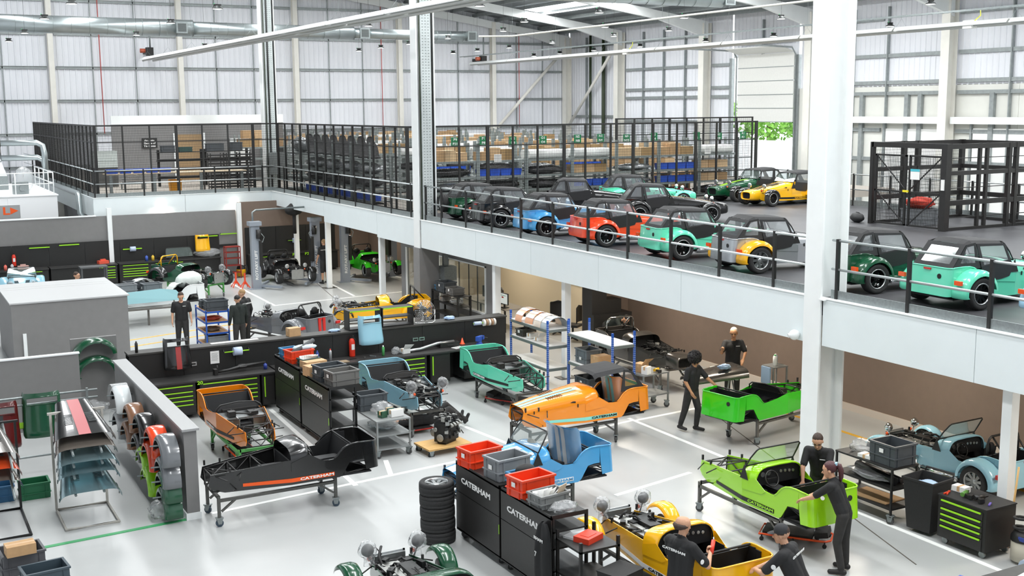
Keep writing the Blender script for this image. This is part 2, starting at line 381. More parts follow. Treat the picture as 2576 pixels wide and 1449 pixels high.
for i, (y, r) in enumerate(((66, 3.4), (74, 3.9), (83, 3.8), (92, 3.9), (100, 3.6))):
    t = thing('tree', 'green leafy tree beyond the white hoarding outside', 'tree', (78+i % 2*2, y, -.1), group='trees outside the loading door')
    obj('crown', leafy(MB(), (0, 0, 6.2), r, 1300, i), LEAF, t); obj('trunk', MB().cyl((0, 0, 0), (0, 0, 6), .25, 8, .14), M('bark', '5E4B38', .9), t)
# --- mezzanine
mez = struct('mezzanine', MB().bb(X0+.02, XE, -4, YW-.5, 3.14, ZM), MEZF, 'dark floored mezzanine deck above the workshop')
STF = M('store_floor', '9A938A', .6, noise_amt=.08, nscale=2)
struct('floor_deck', MB().bb(X0+.02, XE, 36.1, YW-.5, ZM, ZM+.004), STF, None, mez)
struct('floor_deck', MB().bb(XE, 38.5, 36.1, YW-.5, 3.14, ZM+.004), STF, None, mez)
struct('floor_deck', MB().bb(XL+.02, X0+.02, YF+.02, YW-.5, 3.14, ZM), STF, None, mez)
SOF = M('soffit_board', 'B7B1A8', .8)
struct('soffit', MB().bb(X0+.3, XE-.1, -4, YW-1, 3.08, 3.135), SOF, None, mez)
def fascia(y0, y1): struct('fascia_panel', MB().bb(X0-.03, X0+.04, y0+.006, y1-.006, ZB, ZF), FASC, None, mez)
for y0, y1 in ((-4, 3), (3, 9.1), (9.1, 12.45), (12.45, 15.88), (16.36, 20.2), (20.2, 23.5), (23.5, 26.8), (26.8, 30.05), (30.05, 33.9), (34.4, 37.6)): fascia(y0, y1)
for y0, y1 in ((37.6, 43.0), (43.0, 46.3), (46.3, YF)):   # shallower run with the steps
    struct('fascia_panel', MB().bb(X0-.03, X0+.04, y0+.006, y1-.006, ZB+.09 if y0 < 42 else ZB+.3, ZF), FASC, None, mez)
for x0, x1 in ((XL, 11.5), (11.5, X0+.03)): struct('fascia_panel', MB().bb(x0+.006, x1-.006, YF, YF+.07, 2.66, ZF), FASC, None, mez)
for y0, y1 in ((YF+.07, 57), (57, 66), (66, 74)): struct('fascia_panel', MB().bb(XL, XL+.07, y0+.006, y1-.006, 2.66, ZF), FASC, None, mez)
CAP = M('fascia_cap', 'F4F6F5', .4)
struct('fascia_cap', MB().bb(X0-.05, X0+.08, -4, YF, ZF, ZF+.015), CAP, None, mez); struct('fascia_cap', MB().bb(XL-.02, X0+.08, YF-.02, YF+.1, ZF, ZF+.015), CAP, None, mez)
RAILM = M('bright_rail', 'C9CFD0', .3, .7)
def guard(label, pts, posts, bays=None, toe=True, mid=True, zr=4.55):
    """pts: polyline in plan; posts: list of xy"""
    g = thing('guard_rail', label, 'guard rail', (*posts[0], ZM)); g['kind'] = 'structure'; o = Vector((*posts[0], ZM))
    pm = mesh_of('railpost', 'post', lambda b: (b.bb(-.03, .03, -.03, .03, -.02, 1.14), b.bb(-.045, .045, -.045, .045, 0, .015)))
    for p in posts: obj('post', pm, BLK, g, (p[0]-o.x, p[1]-o.y, 0))
    for z in ((zr, 4.02) if mid else (zr,)):
        obj('rail', MB().tube([Vector((p[0]-o.x, p[1]-o.y, z-ZM)) for p in pts], .024, 8), RAILM, g)
    if toe:
        b = MB()
        for p, q in zip(pts[:-1], pts[1:]):
            p, q = Vector((p[0]-o.x, p[1]-o.y, .1)), Vector((q[0]-o.x, q[1]-o.y, .1)); b.bar(p+(p-q).normalized()*0, q, .02, .19)
        obj('toe_board', b, GALV, g)
    return g
XR = X0+.09
guard('steel guard rail with black posts along the mezzanine edge by the nearest white column', [(XR, 4.0), (XR, 15.8)], [(XR, y) for y in (3.99, 5.65, 7.32, 8.98, 10.64, 12.31, 13.98, 15.66)])
guard('steel guard rail with black posts along the row of parked cars', [(XR, 16.25), (XR, 33.85)], [(XR, y) for y in (16.35, 17.37, 19.05, 20.75, 22.42, 24.15, 25.84, 27.54, 29.23, 30.88, 32.58, 33.74)])
guard('steel guard rail with black posts in front of the wire cage along the mezzanine', [(XR, 34.5), (XR, YF+.1)], [(XR, y) for y in (34.88, 36.54, 38.20, 39.87, 41.53, 43.19, 44.85, 46.52, 48.18)])
guard('steel guard rail with black posts on the far cross edge of the mezzanine', [(XR, YF+.1), (XL+.09, YF+.1)], [(x, YF+.1) for x in (14.9, 14.28, 12.82, 11.32, 9.86, 8.36, XL+.1)])
guard('steel guard rail with black posts beside the extraction plant', [(XL+.09, YF+.1), (XL+.09, 74)], [(XL+.09, YF+.1+1.55*k) for k in range(1, 14)])
guard('steel guard rail along the outer edge of the car deck', [(XE-.1, 5), (XE-.1, 35.7)], [(XE-.1, y) for y in (35.73, 34.02, 32.31, 30.60, 28.89, 27.18, 25.47, 23.76, 21.86)])
# --- steel columns of the hall
def big_column(y, lab, top=None):
    c = thing('steel_column', lab, 'column', (X0+.25, y, 0)); c['kind'] = 'structure'
    obj('flange', MB().bb(-.32, -.28, -.22, .22, 0, 16), WHITE, c); obj('flange', MB().bb(.28, .32, -.22, .22, 0, 16), WHITE, c)
    obj('web', MB().bb(-.28, .28, -.012, .012, 0, 16), WHITE, c); return c
c1 = big_column(16.12, 'tall white steel column rising through the mezzanine edge nearest the loft cars')
obj('bracket', MB().bb(-.36, -.1, -.34, -.2, ZF-.02, ZF+.0), WHITE, c1)
c2 = big_column(34.15, 'tall white steel column with perforated cable tray beside the wire cage')
def tray(col, y):
    obj('cable_tray', MB().bb(-.15, .2, -.2, -.16, ZF, 15), M('cable_tray_grey', 'C6CDCC', .5, .1, noise_amt=.05), col)
    sl = mesh_of('trayslots', 'slot', lambda b: [b.box((.025+dx, -.205, ZF+.1+k*.09), (.035, .012, .016)) for k in range(125) for dx in (-.1, 0, .1)])
    tag(obj('slot', sl, M('slot_dark', '7C8482', .8), col), kind='stuff')
    obj('cable', MB().cyl((-.19, -.18, ZF), (-.19, -.18, 15), .018, 6), GDK, col); obj('cable', MB().cyl((.25, -.18, ZF), (.25, -.18, 15), .025, 6), BLK, col)
tray(c2, 0)
c3 = big_column(52.1, 'tall steel column with cables standing inside the far corner of the cage'); c3.location.x = X0+.75; tray(c3, 0)
obj('cable', MB().cyl((-.05, -.24, ZF), (-.05, -.24, 15), .035, 6), BLK, c3); obj('control_box', MB().bb(-.2, .5, -.5, -.24, ZF+.6, ZF+1.6), ALU, c3)
obj('column_casing', MB().bb(-.34, .34, -.24, .24, 0, ZB-.02), GREYW, c2)
obj('isolator_box', MB().bb(.36, .8, -.6, -.2, 1.5, 1.95), GALV, c2); obj('conduit', MB().bb(.45, .6, -.4, -.25, 1.95, 2.9), GALV, c2); obj('meter_box', MB().bb(.4, .8, -.58, -.3, 1.0, 1.5), PAPER, c2)
def post(y, lab, x=X0+.25, z1=ZB+.5): 
    b = MB().bb(-.09, .09, -.09, .09, 0, z1); o = struct('mezzanine_post', b, WHITE, lab, cat='post'); o.location = (x, y, 0)
    obj('base_plate', MB().bb(-.25, .25, -.2, .2, 0, .015), STEEL, o)
for y, lab in ((11.95, 'square white post beside the lime-handled tool chest'), (25.45, 'square white post between the blue racking bays'), (29.3, 'square white post beside the office window'), (37.9, 'square white post beside the office corner door'), (43.4, 'square white post beside the man in shorts'), (47.3, 'square white post behind the vehicle lift')): post(y, lab)
for x, lab in ((8.3, 'square white post at the corner of the far mezzanine'), (13.55, 'square white post beside the yellow vacuum cleaner')): post(YF-.5 if x < 9 else 49.0, lab, x)
# --- walls below
struct('wall_bay', MB().bb(1, 13.5, 49.3, 49.45, 0, 2.76), GREYW, 'grey back wall of the far build bays')
struct('trim_1', MB().bb(1, 7.8, 49.27, 49.5, 2.76, 2.8), WHITE, 'white capping on the grey bay wall')
struct('wall_store', MB().bb(7.9, 19.5, 50.6, 50.7, 0, 3.1), GREYW, 'grey wall under the far mezzanine')
struct('wall_side', MB().bb(19.45, 19.55, 8, 28.4, 0, 3.1), BROWN, 'long brown wall under the mezzanine')
struct('baseboard_side', MB().bb(19.4, 19.45, 8, 28.4, 0, .16), M('skirting', 'CDC3B8', .6), 'pale skirting of the brown wall')
struct('wall_corner', MB().bb(17.9, 19.45, 28.4, 28.5, 0, 3.1), BROWN, 'short brown return wall beside the office')
struct('wall_bay_side', MB().bb(19.4, 19.5, 41, 50.6, 0, 3.1), BROWN, 'brown wall behind the green car lift')
struct('wall_lift', MB().bb(13.5, 19.4, 49.0, 49.1, 0, 3.1), BROWN, 'brown wall behind the vehicle lifts')
# office
wo = struct('wall_office', MB().bb(16.36, 16.46, 37.74, 38.2, 0, 3.1), GREYW, 'grey office wall with large windows under the mezzanine')
for y0, y1, z0, z1 in ((36.92, 37.74, 2.15, 3.1), (35.0, 36.92, 0, 3.1), (31.6, 35.0, 2.15, 3.1), (31.6, 35.0, 0, .66), (31.0, 31.6, 0, 3.1)): struct('wall_panel', MB().bb(16.36, 16.46, y0, y1, z0, z1), GREYW, None, wo)
wi = struct('window_1', MB().bb(16.40, 16.42, 31.6, 35.0, .66, 2.15), GLASS, 'large office window with the bays reflected in it')
for a in ((34.94, 35.0, .66, 2.15), (31.6, 31.66, .66, 2.15), (31.6, 35.0, .62, .68), (31.6, 35.0, 2.11, 2.15)): struct('window_frame', MB().bb(16.33, 16.38, *a), WHITE, None, wi)
for y in (32.3, 32.9, 33.6, 34.4): struct('mullion', MB().bb(16.395, 16.43, y-.008, y+.008, .68, 2.11), BLK, None, wi)
OFW = M('office_wall', 'D2C4A8', .7)
w2 = struct('window_2', MB().bb(16.40, 16.42, 36.92, 37.74, .08, 2.15), GLASS, 'tall glazed panel in the grey office wall')
for a in ((37.68, 37.74, .04, 2.15), (36.92, 37.74, .02, .09)): struct('window_frame', MB().bb(16.33, 16.38, *a), WHITE, None, w2)
struct('wall_office_end', MB().bb(16.46, 19.5, 38.1, 38.2, 0, 3.1), OFW, 'beige end wall of the office')
struct('wall_office_back', MB().bb(19.4, 19.5, 28.5, 38.1, 0, 3.1), OFW, 'beige inner wall of the office')
# --- small grey rooms at the left
bx = struct('wall_room', MB().bb(3.0, 6.05, 33.75, 37.6, 0, 1.82), GREYW, 'grey box room with a flat pale lid')
ROOFP = M('room_lid', 'B4B5B5', .7)
for y0, y1 in ((33.72, 36.3), (36.32, 36.7), (36.72, 37.65)): struct('lid_panel', MB().bb(2.97, 6.1, y0, y1, 1.82, 1.86), ROOFP, None, bx)
struct('door_frame', MB().bb(3.25, 3.34, 33.7, 33.75, 0, 1.0), WHITE, None, bx)
lw = struct('wall_low', MB().bb(-1, 3.72, 27.0, 27.1, 0, 1.64), GREYW, 'low grey partition behind the body panel racks')
struct('capping', MB().bb(-1, 3.74, 26.98, 27.12, 1.64, 1.67), WHITE, None, lw)
struct('wall_wing', MB().bb(3.72, 4.75, 28.2, 28.3, 0, 1.75), GREYW, 'grey partition end with dark green wings hung on it')
pt = struct('wall_partition', MB().bb(4.3, 4.52, 19.6, 26.0, 0, 1.58), GREYW, 'grey half-height partition hung with rear wings')
struct('capping', MB().bb(4.27, 4.56, 19.55, 26.0, 1.58, 1.62), M('partition_cap', '9C9D9D', .45), None, pt)
struct('skirting', MB().bb(4.28, 4.54, 19.58, 20.6, 0, .12), WHITE, None, pt)
# wall above the far store, seen through the cage
struct('wall_upper', MB().bb(10.6, 19.4, 60.8, 60.9, ZM, 6.29), GREYW, 'grey wall at the back of the far store')
struct('trim_2', MB().bb(10.6, 19.4, 60.75, 60.92, 6.29, 6.72), WHITE, 'white band above the grey store wall')
d4 = struct('door_4', MB().bb(13.7, 15.1, 60.7, 60.78, ZM, 5.75), M('brown_shutter', '9A7F5C', .7, noise_amt=.1, nscale=20, nstretch=(8, 1, .2)), 'brown slatted doorway in the grey store wall')
struct('door_frame', MB().bb(13.6, 13.7, 60.68, 60.79, ZM, 5.82), WHITE, None, d4); struct('door_frame', MB().bb(15.1, 15.2, 60.68, 60.79, ZM, 5.82), WHITE, None, d4)
d5 = struct('door_5', MB().bb(16.5, 17.5, 60.7, 60.78, ZM, 5.5), WHITE, 'white panelled door in the grey store wall')
struct('door_panel', MB().bb(16.62, 17.38, 60.66, 60.7, ZM+.2, 5.3), PAPER, None, d5)

# luminaires fixed under the mezzanine and in the office
LUM = M('luminaire_panel', 'FFF6E6', .5, emit=3.0)
for x, y in [(17.3, 6+5.2*k) for k in range(4)]+[(17.8, 30.0), (17.8, 34.5), (16.9, 41.0), (17.3, 46.0), (13.6, 50.15), (10.5, 50.15), (17.4, 25.6)]:
    l = struct('trim_luminaire', MB().bb(-.15, .15, -.6, .6, -.05, 0), LUM, 'white strip luminaire under the mezzanine soffit', cat='lamp'); l.location = (x, y, 3.08)
    a_ = area('luminaire_light', (x, y, 3.0), .3, 1.2, 95 if y < 28 else 70, (0, 0, 0), (1.0, .9, .77))
# ================================================================ SPORTS CAR KIT (x forward, y left, origin on the ground below the rear axle)
def paint(name, hexc): return M('paint_'+name, hexc, .22, 0, .5, coat=.6)
ORANGE, ORANGE2 = paint('orange', 'F68A12'), paint('orange_deep', 'F58F16')
LBLUE, BLUE, SKY = paint('light_blue', '93C4D6'), paint('mid_blue', '4A9FD6'), paint('pale_sky', 'A9D6EE')
MINT, LIMEP, GREEN = paint('mint', '66D9B5'), paint('lime', '9EE016'), paint('bright_green', '2FBE17')
YELLOW, RED, DGREEN = paint('yellow', 'F5B614'), paint('red_orange', 'EE4A1C'), paint('dark_green', '0F4A2E')
BLACKP, SILVER, GREYP, GUN, WHITEP = paint('black', '171717'), M('paint_silver', 'B9BDC0', .25, .7), paint('grey', '6C6F72'), M('paint_gunmetal', '5E5A56', .25, .6, coat=.4), paint('white', 'E6EAEA')
HOOD = M('hood_fabric', '2B2B2C', .75, noise_amt=.12, nscale=30)
INT = M('cockpit_black', '17181A', .6, noise_amt=.1, nscale=12)
TYRE = M('tyre_rubber', '2A2A2A', .8, noise_amt=.15, nscale=30, bump=.3)
ENG = M('engine_dark', '2F3030', .4, .5, noise_amt=.3, nscale=9); ENGS = M('engine_alloy', 'A7A8A4', .35, .8, noise_amt=.2, nscale=12)
LAMPO, LAMPR = M('orange_lens', 'F0561A', .2, coat=.5), M('red_lens', 'C9231B', .2, coat=.5)
def hw(x): return .50 if x <= 1.08 else .50+(x-1.08)*(.29-.50)/(2.42-1.08)
def stop(x): return .60+(x-1.08)*(.49-.60)/(2.42-1.08)
def sidepanel(b, s):
    t = .014*s
    # front piece follows the taper
    q = [(1.08, hw(1.08)*s, .16), (1.08, hw(1.08)*s, .60), (2.42, hw(2.42)*s, .49), (2.46, hw(2.42)*s, .30), (2.40, hw(2.42)*s, .22), (2.2, hw(2.2)*s, .16)]
    b.poly(q, (0, -t, 0))
    arc = [(.30+.0, .505), (.24, .55), (.19, .61), (.13, .665), (.05, .71), (-.05, .735), (-.16, .74)]
    r = [(1.08, .16), (1.08, .60), (.74, .535), (.40, .50)]+arc+[(-.24, .735), (-.24, .44), (-.13, .44), (.0, .42), (.14, .20), (.2, .16)]
    b.poly([(x, .50*s, z) for x, z in r], (0, -t, 0))
    st = [(-.24, .73), (-.42, .725), (-.46, .235), (-.30, .22), (-.262, .44)]
    b.poly([(x, .50*s, z) for x, z in st], (0, -t, 0))
def rearpanel(b):
    secs = []
    for z, x in ((.235, -.46), (.35, -.452), (.5, -.44), (.65, -.428), (.725, -.42)):
        row = []
        for k in range(5):
            a = PI/2*k/4; row.append(Vector((x+.0-math.sin(a)*.10+.0, .50-.10+math.cos(a)*.10, z)))
        secs.append(row+[Vector((p.x, -p.y, p.z)) for p in reversed(row)])
    b.loft(secs); b.loft([[p+Vector((.012, 0, 0)) for p in s] for s in secs])
    b.tube([Vector((p.x, p.y, .73)) for p in secs[-1]]+[], .014, 6)
    for s in (-1, 1): b.tube([(-.42, .5*s, .735), (-.16, .5*s, .745), (-.05, .5*s, .74), (.05, .5*s, .715), (.13, .5*s, .67), (.19, .5*s, .615), (.24, .5*s, .555), (.3, .5*s, .51)], .014, 6)
def interior(b):
    b.bb(-.40, 1.08, -.485, .485, .165, .19); b.bb(-.1, 1.5, -.11, .11, .19, .42)
    b.poly([(.12, -.485, .19), (.12, .485, .19), (-.02, .485, .70), (-.02, -.485, .70)], (-.015, 0, 0))
    for s in (-1, 1):
        b.poly([(x, .47*s, z) for x, z in ((.5, .2), (.5, .5), (.3, .51), (.19, .6), (.05, .70), (-.16, .725), (-.2, .44), (.0, .40), (.14, .2))], (0, -.01*s, 0))
        b.bb(.5, 1.08, .475*s-.004, .475*s+.004, .19, .53)
    b.bb(1.05, 1.08, -.48, .48, .19, .56)
def boot(b):
    b.bb(-.40, -.04, -.44, .44, .36, .375); b.tube([(-.03, -.48, .73), (-.03, .48, .73)], .016, 6)
def chassis(b):
    r = .0125; up = lambda x, s: (x, (hw(x)-.03)*s, stop(x)-.03); lo = lambda x, s: (x, (hw(x)-.05)*s, .18)
    xs = (1.08, 1.55, 1.98, 2.40)
    for s in (-1, 1):
        b.tube([up(x, s) for x in xs], r); b.tube([lo(x, s) for x in xs], r)
        for i, x in enumerate(xs):
            b.tube([up(x, s), lo(x, s)], r)
            if i < 3: b.tube([up(x, s), lo(xs[i+1], s)] if i % 2 else [lo(x, s), up(xs[i+1], s)], r)
    for x in xs[1:]: b.tube([up(x, -1), up(x, 1)], r); b.tube([lo(x, -1), lo(x, 1)], r)
    b.tube([up(1.98, 1), up(2.40, -1)], r); b.tube([up(1.98, -1), up(2.40, 1)], r); b.tube([up(2.4, 1), (2.44, 0, .2), up(2.4, -1)], r)
    for s in (-1, 1):
        b.tube([lo(-.02, s), (-.45, .42*s, .24)], r); b.tube([(.2, .46*s, .18), (-.44, .4*s, .24)], r); b.tube([(.0, .45*s, .4), (-.4, .4*s, .24)], r)
        b.box((2.38, (hw(2.38))*s, .55), (.03, .03, .09)); b.box((2.1, hw(2.1)*s, .54), (.03, .03, .08))
        b.tube([up(1.9, s), (2.0, .52*s, .40)], .01); b.tube([up(2.36, s), (2.2, .54*s, .42)], .01); b.tube([lo(1.98, s), (2.12, .54*s, .24)], .01)
    b.tube([(-.44, -.42, .24), (-.44, .42, .24)], r)
    for s in (-1, 1): b.tube([lo(1.08, s), (.2, .46*s, .18)], r)
    b.tube([lo(1.08, -1), lo(1.08, 1)], r)
def _x(): pass
def wheelarch_flat(b):   # inner aluminium footwell boxes
    for s in (-1, 1): b.poly([(1.08, .16*s, .2), (1.08, .16*s, .55), (1.5, .14*s, .50), (1.5, .14*s, .2)], (0, .01, 0))
    b.bb(1.08, 1.1, -.48, .48, .2, .58); b.bb(1.1, 1.36, -.44, .44, .50, .515)
def dash_hoop(b):
    pts = [(.98, -.47, .56), (.95, -.45, .64), (.93, -.36, .70), (.92, 0, .73), (.93, .36, .70), (.95, .45, .64), (.98, .47, .56)]
    b.tube(pts, .016, 6); b.poly([(.95, -.42, .60), (.93, -.34, .69), (.92, 0, .72), (.93, .34, .69), (.95, .42, .60)], (.015, 0, 0)); b.box((1.0, 0, .60), (.1, .7, .05))
    b.tube([(1.08, -.2, .62), (1.3, -.16, .6), (1.4, .1, .58), (1.2, .25, .6)], .016); b.box((1.22, -.22, .58), (.16, .14, .1)); b.box((1.25, .2, .57), (.2, .18, .07))
def arch(x, w, zs, zt, n=15, e=.42):
    out = []
    for k in range(n):
        a = PI*k/(n-1); c, s_ = math.cos(a), math.sin(a)
        out.append(Vector((x, w*math.copysign(abs(c)**e, c), zs+(zt-zs)*abs(s_)**(e+.25))))
    return out
def scuttle(b):
    S = [arch(1.40-.32+.0, .505, .50, .775), arch(1.0, .505, .50, .80), arch(.90, .507, .47, .825), arch(.80, .508, .45, .835), arch(.75, .508, .44, .83)]
    b.loft(S); b.loft([arch(.75, .508, .44, .83), arch(.755, .49, .44, .81)])
    for s in (-1, 1): b.poly([(1.08, .508*s, .55), (1.08, .508*s, .40), (.6, .508*s, .44), (.5, .508*s, .505), (.75, .508*s, .66)], (0, .004*s, 0))
def dashboard(b):
    A = arch(.80, .485, .50, .80); c = Vector((.80, 0, .5)); b.add(A+[c], [(i, i+1, len(A)) for i in range(len(A)-1)])
    b.add([p+Vector((.02, 0, 0)) for p in A]+[c+Vector((.02, 0, 0))], [(i+1, i, len(A)) for i in range(len(A)-1)])
    b.tube([p+Vector((-.03, 0, 0)) for p in A], .012)
def gauges(b):
    for y, z, r in ((-.32, .66, .025), (-.24, .67, .025), (-.15, .68, .025), (-.06, .685, .025), (.2, .69, .042), (.32, .68, .042), (.08, .69, .014), (.02, .64, .014)): b.cyl((.80, y, z), (.785, y, z), r, 10)
def bonnet(b):
    S = []
    for t in (0, .04, .3, .6, .9, .97, 1): 
        x = 1.08+t*1.34; S.append(arch(x, hw(x)+.006, stop(x)-.03, .775+(.575-.775)*t+.02*math.sin(PI*t)))
    b.loft(S)
def bonnet_details(b):
    for k in range(7):
        b.box((1.5+.05*k, .2-.004*k, .775-.0075*k-.035), (.012, .14, .01)); b.box((1.5+.05*k, -.2+.004*k, .775-.0075*k-.035), (.012, .14, .01))
    for s in (-1, 1): b.box((1.25, (hw(1.25)+.012)*s, .54), (.02, .012, .07)); b.box((2.2, (hw(2.2)+.012)*s, .48), (.02, .012, .06)); b.poly([(1.3, (hw(1.3)+.008)*s, .60), (1.42, (hw(1.42)+.008)*s, .615), (1.36, (hw(1.36)+.01)*s, .64), (1.3, (hw(1.3)+.006)*s, .635)], (0, .004*s, 0))
def ringrect(x, w, z0, z1, n=20, e=.5):
    zc, h = (z0+z1)/2, (z1-z0)/2
    return [Vector((x, w*math.copysign(abs(math.cos(2*PI*k/n))**e, math.cos(2*PI*k/n)), zc+h*math.copysign(abs(math.sin(2*PI*k/n))**e, math.sin(2*PI*k/n)))) for k in range(n)]
def nosecone(b):
    b.loft([ringrect(2.42, .30, .19, .585), ringrect(2.55, .30, .19, .585), ringrect(2.70, .29, .20, .565), ringrect(2.82, .265, .22, .53), ringrect(2.86, .235, .245, .50), ringrect(2.83, .215, .26, .485), ringrect(2.74, .205, .27, .47)], closed=True)
def grille(b):
    R = ringrect(2.78, .212, .262, .483); b.add(R, [tuple(range(len(R)))])
    for k in range(6): b.box((2.79, 0, .29+.034*k), (.01, .38, .006))
    for k in range(9): b.box((2.792, -.18+.045*k, .375), (.01, .006, .2))
def screen_frame(b):
    P = [(1.0, -.50, .80), (.90, -.49, .96), (.80, -.455, 1.10), (.785, -.42, 1.13), (.785, .42, 1.13), (.80, .455, 1.10), (.90, .49, .96), (1.0, .50, .80)]
    b.tube(P, .014, 6, closed=True)
    for s in (-1, 1): b.poly([(1.02, .515*s, .82), (.92, .515*s, .58), (1.12, .515*s, .58)], (0, .006*s, 0))
def screen_glass(b): b.poly([(1.0, -.49, .80), (.90, -.48, .96), (.80, -.45, 1.10), (.785, -.41, 1.12), (.785, .41, 1.12), (.80, .45, 1.10), (.90, .48, .96), (1.0, .49, .80)], (.006, 0, .003))
def wing(b, s):
    prof = [(.49, .405), (.60, .412), (.70, .408), (.755, .39), (.785, .355), (.79, .31)]
    S = []
    for k in range(17):
        a = math.radians(6+k*11.2); c, sn = math.cos(a), math.sin(a); row = []
        for y, r in prof: row.append(Vector((c*r*(1.0 if c > 0 else 1.13), y*s, .285+sn*r*1.03)))
        S.append(row)
    b.loft(S)
    b.loft([S[-1], [Vector((p.x+.03, p.y, p.z-.03)) for p in S[-1]]])
def rearlamp(b, s): b.box((-.475, .66*s, .50), (.05, .15, .075))
def cyclewing(b, s):
    S = []
    for k in range(13):
        a = math.radians(28+k*12); r = .325; c, sn = math.cos(a), math.sin(a)
        S.append([Vector((2.225+c*(r+d), (.68+y)*s, .275+sn*(r+d))) for y, d in ((-.125, -.045), (-.115, -.01), (-.06, .008), (.06, .008), (.115, -.01), (.125, -.045))])
    b.loft(S); b.loft([[p*1.0+Vector((0, 0, -.006)) for p in q] for q in S])
def tyre(b): b.lathe([(.185, -.085), (.235, -.1), (.268, -.098), (.284, -.08), (.288, -.045), (.282, -.04), (.288, -.035), (.288, 0), (.288, .035), (.282, .04), (.288, .045), (.284, .08), (.268, .098), (.235, .1), (.185, .085)], (0, 0, 0), 'y', 28)
def rim(b, spokes=8):
    b.lathe([(.19, .09), (.182, .085), (.172, .06), (.168, -.06), (.19, -.09)], (0, 0, 0), 'y', 24)
    b.lathe([(.0, .045), (.05, .045), (.058, .02)], (0, 0, 0), 'y', 14)
    for k in range(spokes):
        a = 2*PI*k/spokes; R = Matrix.Rotation(a, 3, 'Y')
        P = [R @ Vector(p) for p in ((-.022, .02, .045), (.022, .02, .045), (.022, .045, .045), (-.022, .045, .045), (-.03, .04, .175), (.03, .04, .175), (.03, .065, .175), (-.03, .065, .175))]
        b.add(P, [(0, 1, 5, 4), (2, 3, 7, 6), (0, 4, 7, 3), (1, 2, 6, 5), (3, 2, 6, 7)])
def rimlip(b): b.lathe([(.192, .088), (.186, .094), (.176, .09), (.172, .07)], (0, 0, 0), 'y', 24)
def brake(b): b.lathe([(0, .0), (.13, .0), (.13, -.02), (0, -.02)], (0, 0, 0), 'y', 18); b.cyl((0, -.03, 0), (0, .05, 0), .05, 12); [b.cyl((math.cos(a)*.045, 0, math.sin(a)*.045), (math.cos(a)*.045, .07, math.sin(a)*.045), .008, 6) for a in (0, 1.57, 3.14, 4.71)]
def hood_roof(b):
    S = []
    for x, z, w in ((.835, 1.115, .47), (.76, 1.155, .475), (.42, 1.18, .465), (.12, 1.195, .455), (.05, 1.20, .45), (-.10, 1.13, .44)):
        S.append([Vector((x, w*t, z-(abs(t)**4)*.035-(.05 if abs(t) > .99 else 0))) for t in (-1.0, -.995, -.8, -.5, 0, .5, .8, .995, 1.0)])
    b.loft(S, smooth=False)
def frame4(fr, gl, q, m):
    """quad q (4 pts) -> border strips of fabric and the clear pane inside; m = inset fractions (u0,u1,v0,v1)"""
    q = [Vector(p) for p in q]
    def P(u, v): return (q[0]*(1-u)+q[1]*u)*(1-v)+(q[3]*(1-u)+q[2]*u)*v
    u0, u1, v0, v1 = m
    o = [P(0, 0), P(1, 0), P(1, 1), P(0, 1)]; i = [P(u0, v0), P(1-u1, v0), P(1-u1, 1-v1), P(u0, 1-v1)]
    n = (q[1]-q[0]).cross(q[3]-q[0]).normalized()*.012
    for k in range(4):
        j = (k+1) % 4; fr.add([o[k], o[j], i[j], i[k]], [(0, 1, 2, 3)]); fr.add([o[k]+n, o[j]+n, i[j]+n, i[k]+n], [(0, 1, 2, 3)]); fr.add([i[k], i[j], i[j]+n, i[k]+n], [(0, 1, 2, 3)])
    gl.add([p+n*.5 for p in i], [(0, 1, 2, 3)])
def hood_sides():
    out = []
    fr, gl = MB(), MB(); out.append((fr, gl))
    frame4(fr, gl, [(-.43, -.46, .715), (-.43, .46, .715), (-.10, .435, 1.125), (-.10, -.435, 1.125)], (.13, .13, .18, .14))
    for s in (-1, 1):
        fr, gl = MB(), MB(); out.append((fr, gl))
        frame4(fr, gl, [(-.43, .46*s, .715), (.20, .50*s, .70), (.10, .45*s, 1.15), (-.10, .435*s, 1.115)], (.2, .16, .22, .1))
    return out
def doors(s):
    fr, gl = MB(), MB()
    if 1:
        frame4(fr, gl, [(.20, .515*s, .72), (.92, .515*s, .80), (.80, .465*s, 1.10), (.12, .45*s, 1.13)], (.1, .07, .06, .12))
        fr.poly([(x, .515*s, z) for x, z in ((.20, .72), (.92, .80), (.97, .66), (.90, .52), (.7, .48), (.42, .46), (.28, .52))], (0, .012*s, 0))
    return fr, gl
def engine(seed=1):
    r = random.Random(seed); a, b, c = MB(), MB(), MB()
    a.box((1.72, -.02, .36), (.5, .24, .3)); a.box((1.72, -.02, .55), (.46, .2, .09)); a.box((1.3, 0, .42), (.3, .3, .2)); a.cyl((1.98, -.02, .4), (2.02, -.02, .4), .09, 12)
    for k in range(34): a.box((r.uniform(1.2, 2.25), r.uniform(-.28, .28), r.uniform(.38, .56)), (r.uniform(.04, .14), r.uniform(.04, .12), r.uniform(.03, .1)), r.uniform(0, 3))
    for k in range(9): p = Vector((r.uniform(1.2, 2.2), r.uniform(-.02, .25), .49)); b.cyl(p, p+Vector((r.uniform(-.1, .1), r.uniform(-.12, .12), r.uniform(0, .05))), r.uniform(.015, .04), 8)
    b.box((1.7, .12, .50), (1.06, .3, .03)); b.box((1.7, .16, .52), (.34, .08, .06)); b.cyl((1.35, .22, .5), (1.35, .22, .6), .06, 10)
    for k in range(4): b.cyl((1.55+.11*k, .1, .53), (1.58+.11*k, .28, .44), .022, 8)
    for k in range(24):
        p = Vector((r.uniform(1.15, 2.25), r.uniform(-.3, .3), r.uniform(.4, .55))); pts = [p]
        for j in range(4): p = p+Vector((r.uniform(-.2, .2), r.uniform(-.15, .15), r.uniform(-.05, .08))); p.y = max(-.3, min(.3, p.y)); p.z = min(.66, max(.3, p.z)); pts.append(p)
        c.tube(pts, r.uniform(.008, .022), 5)
    return a, b, c
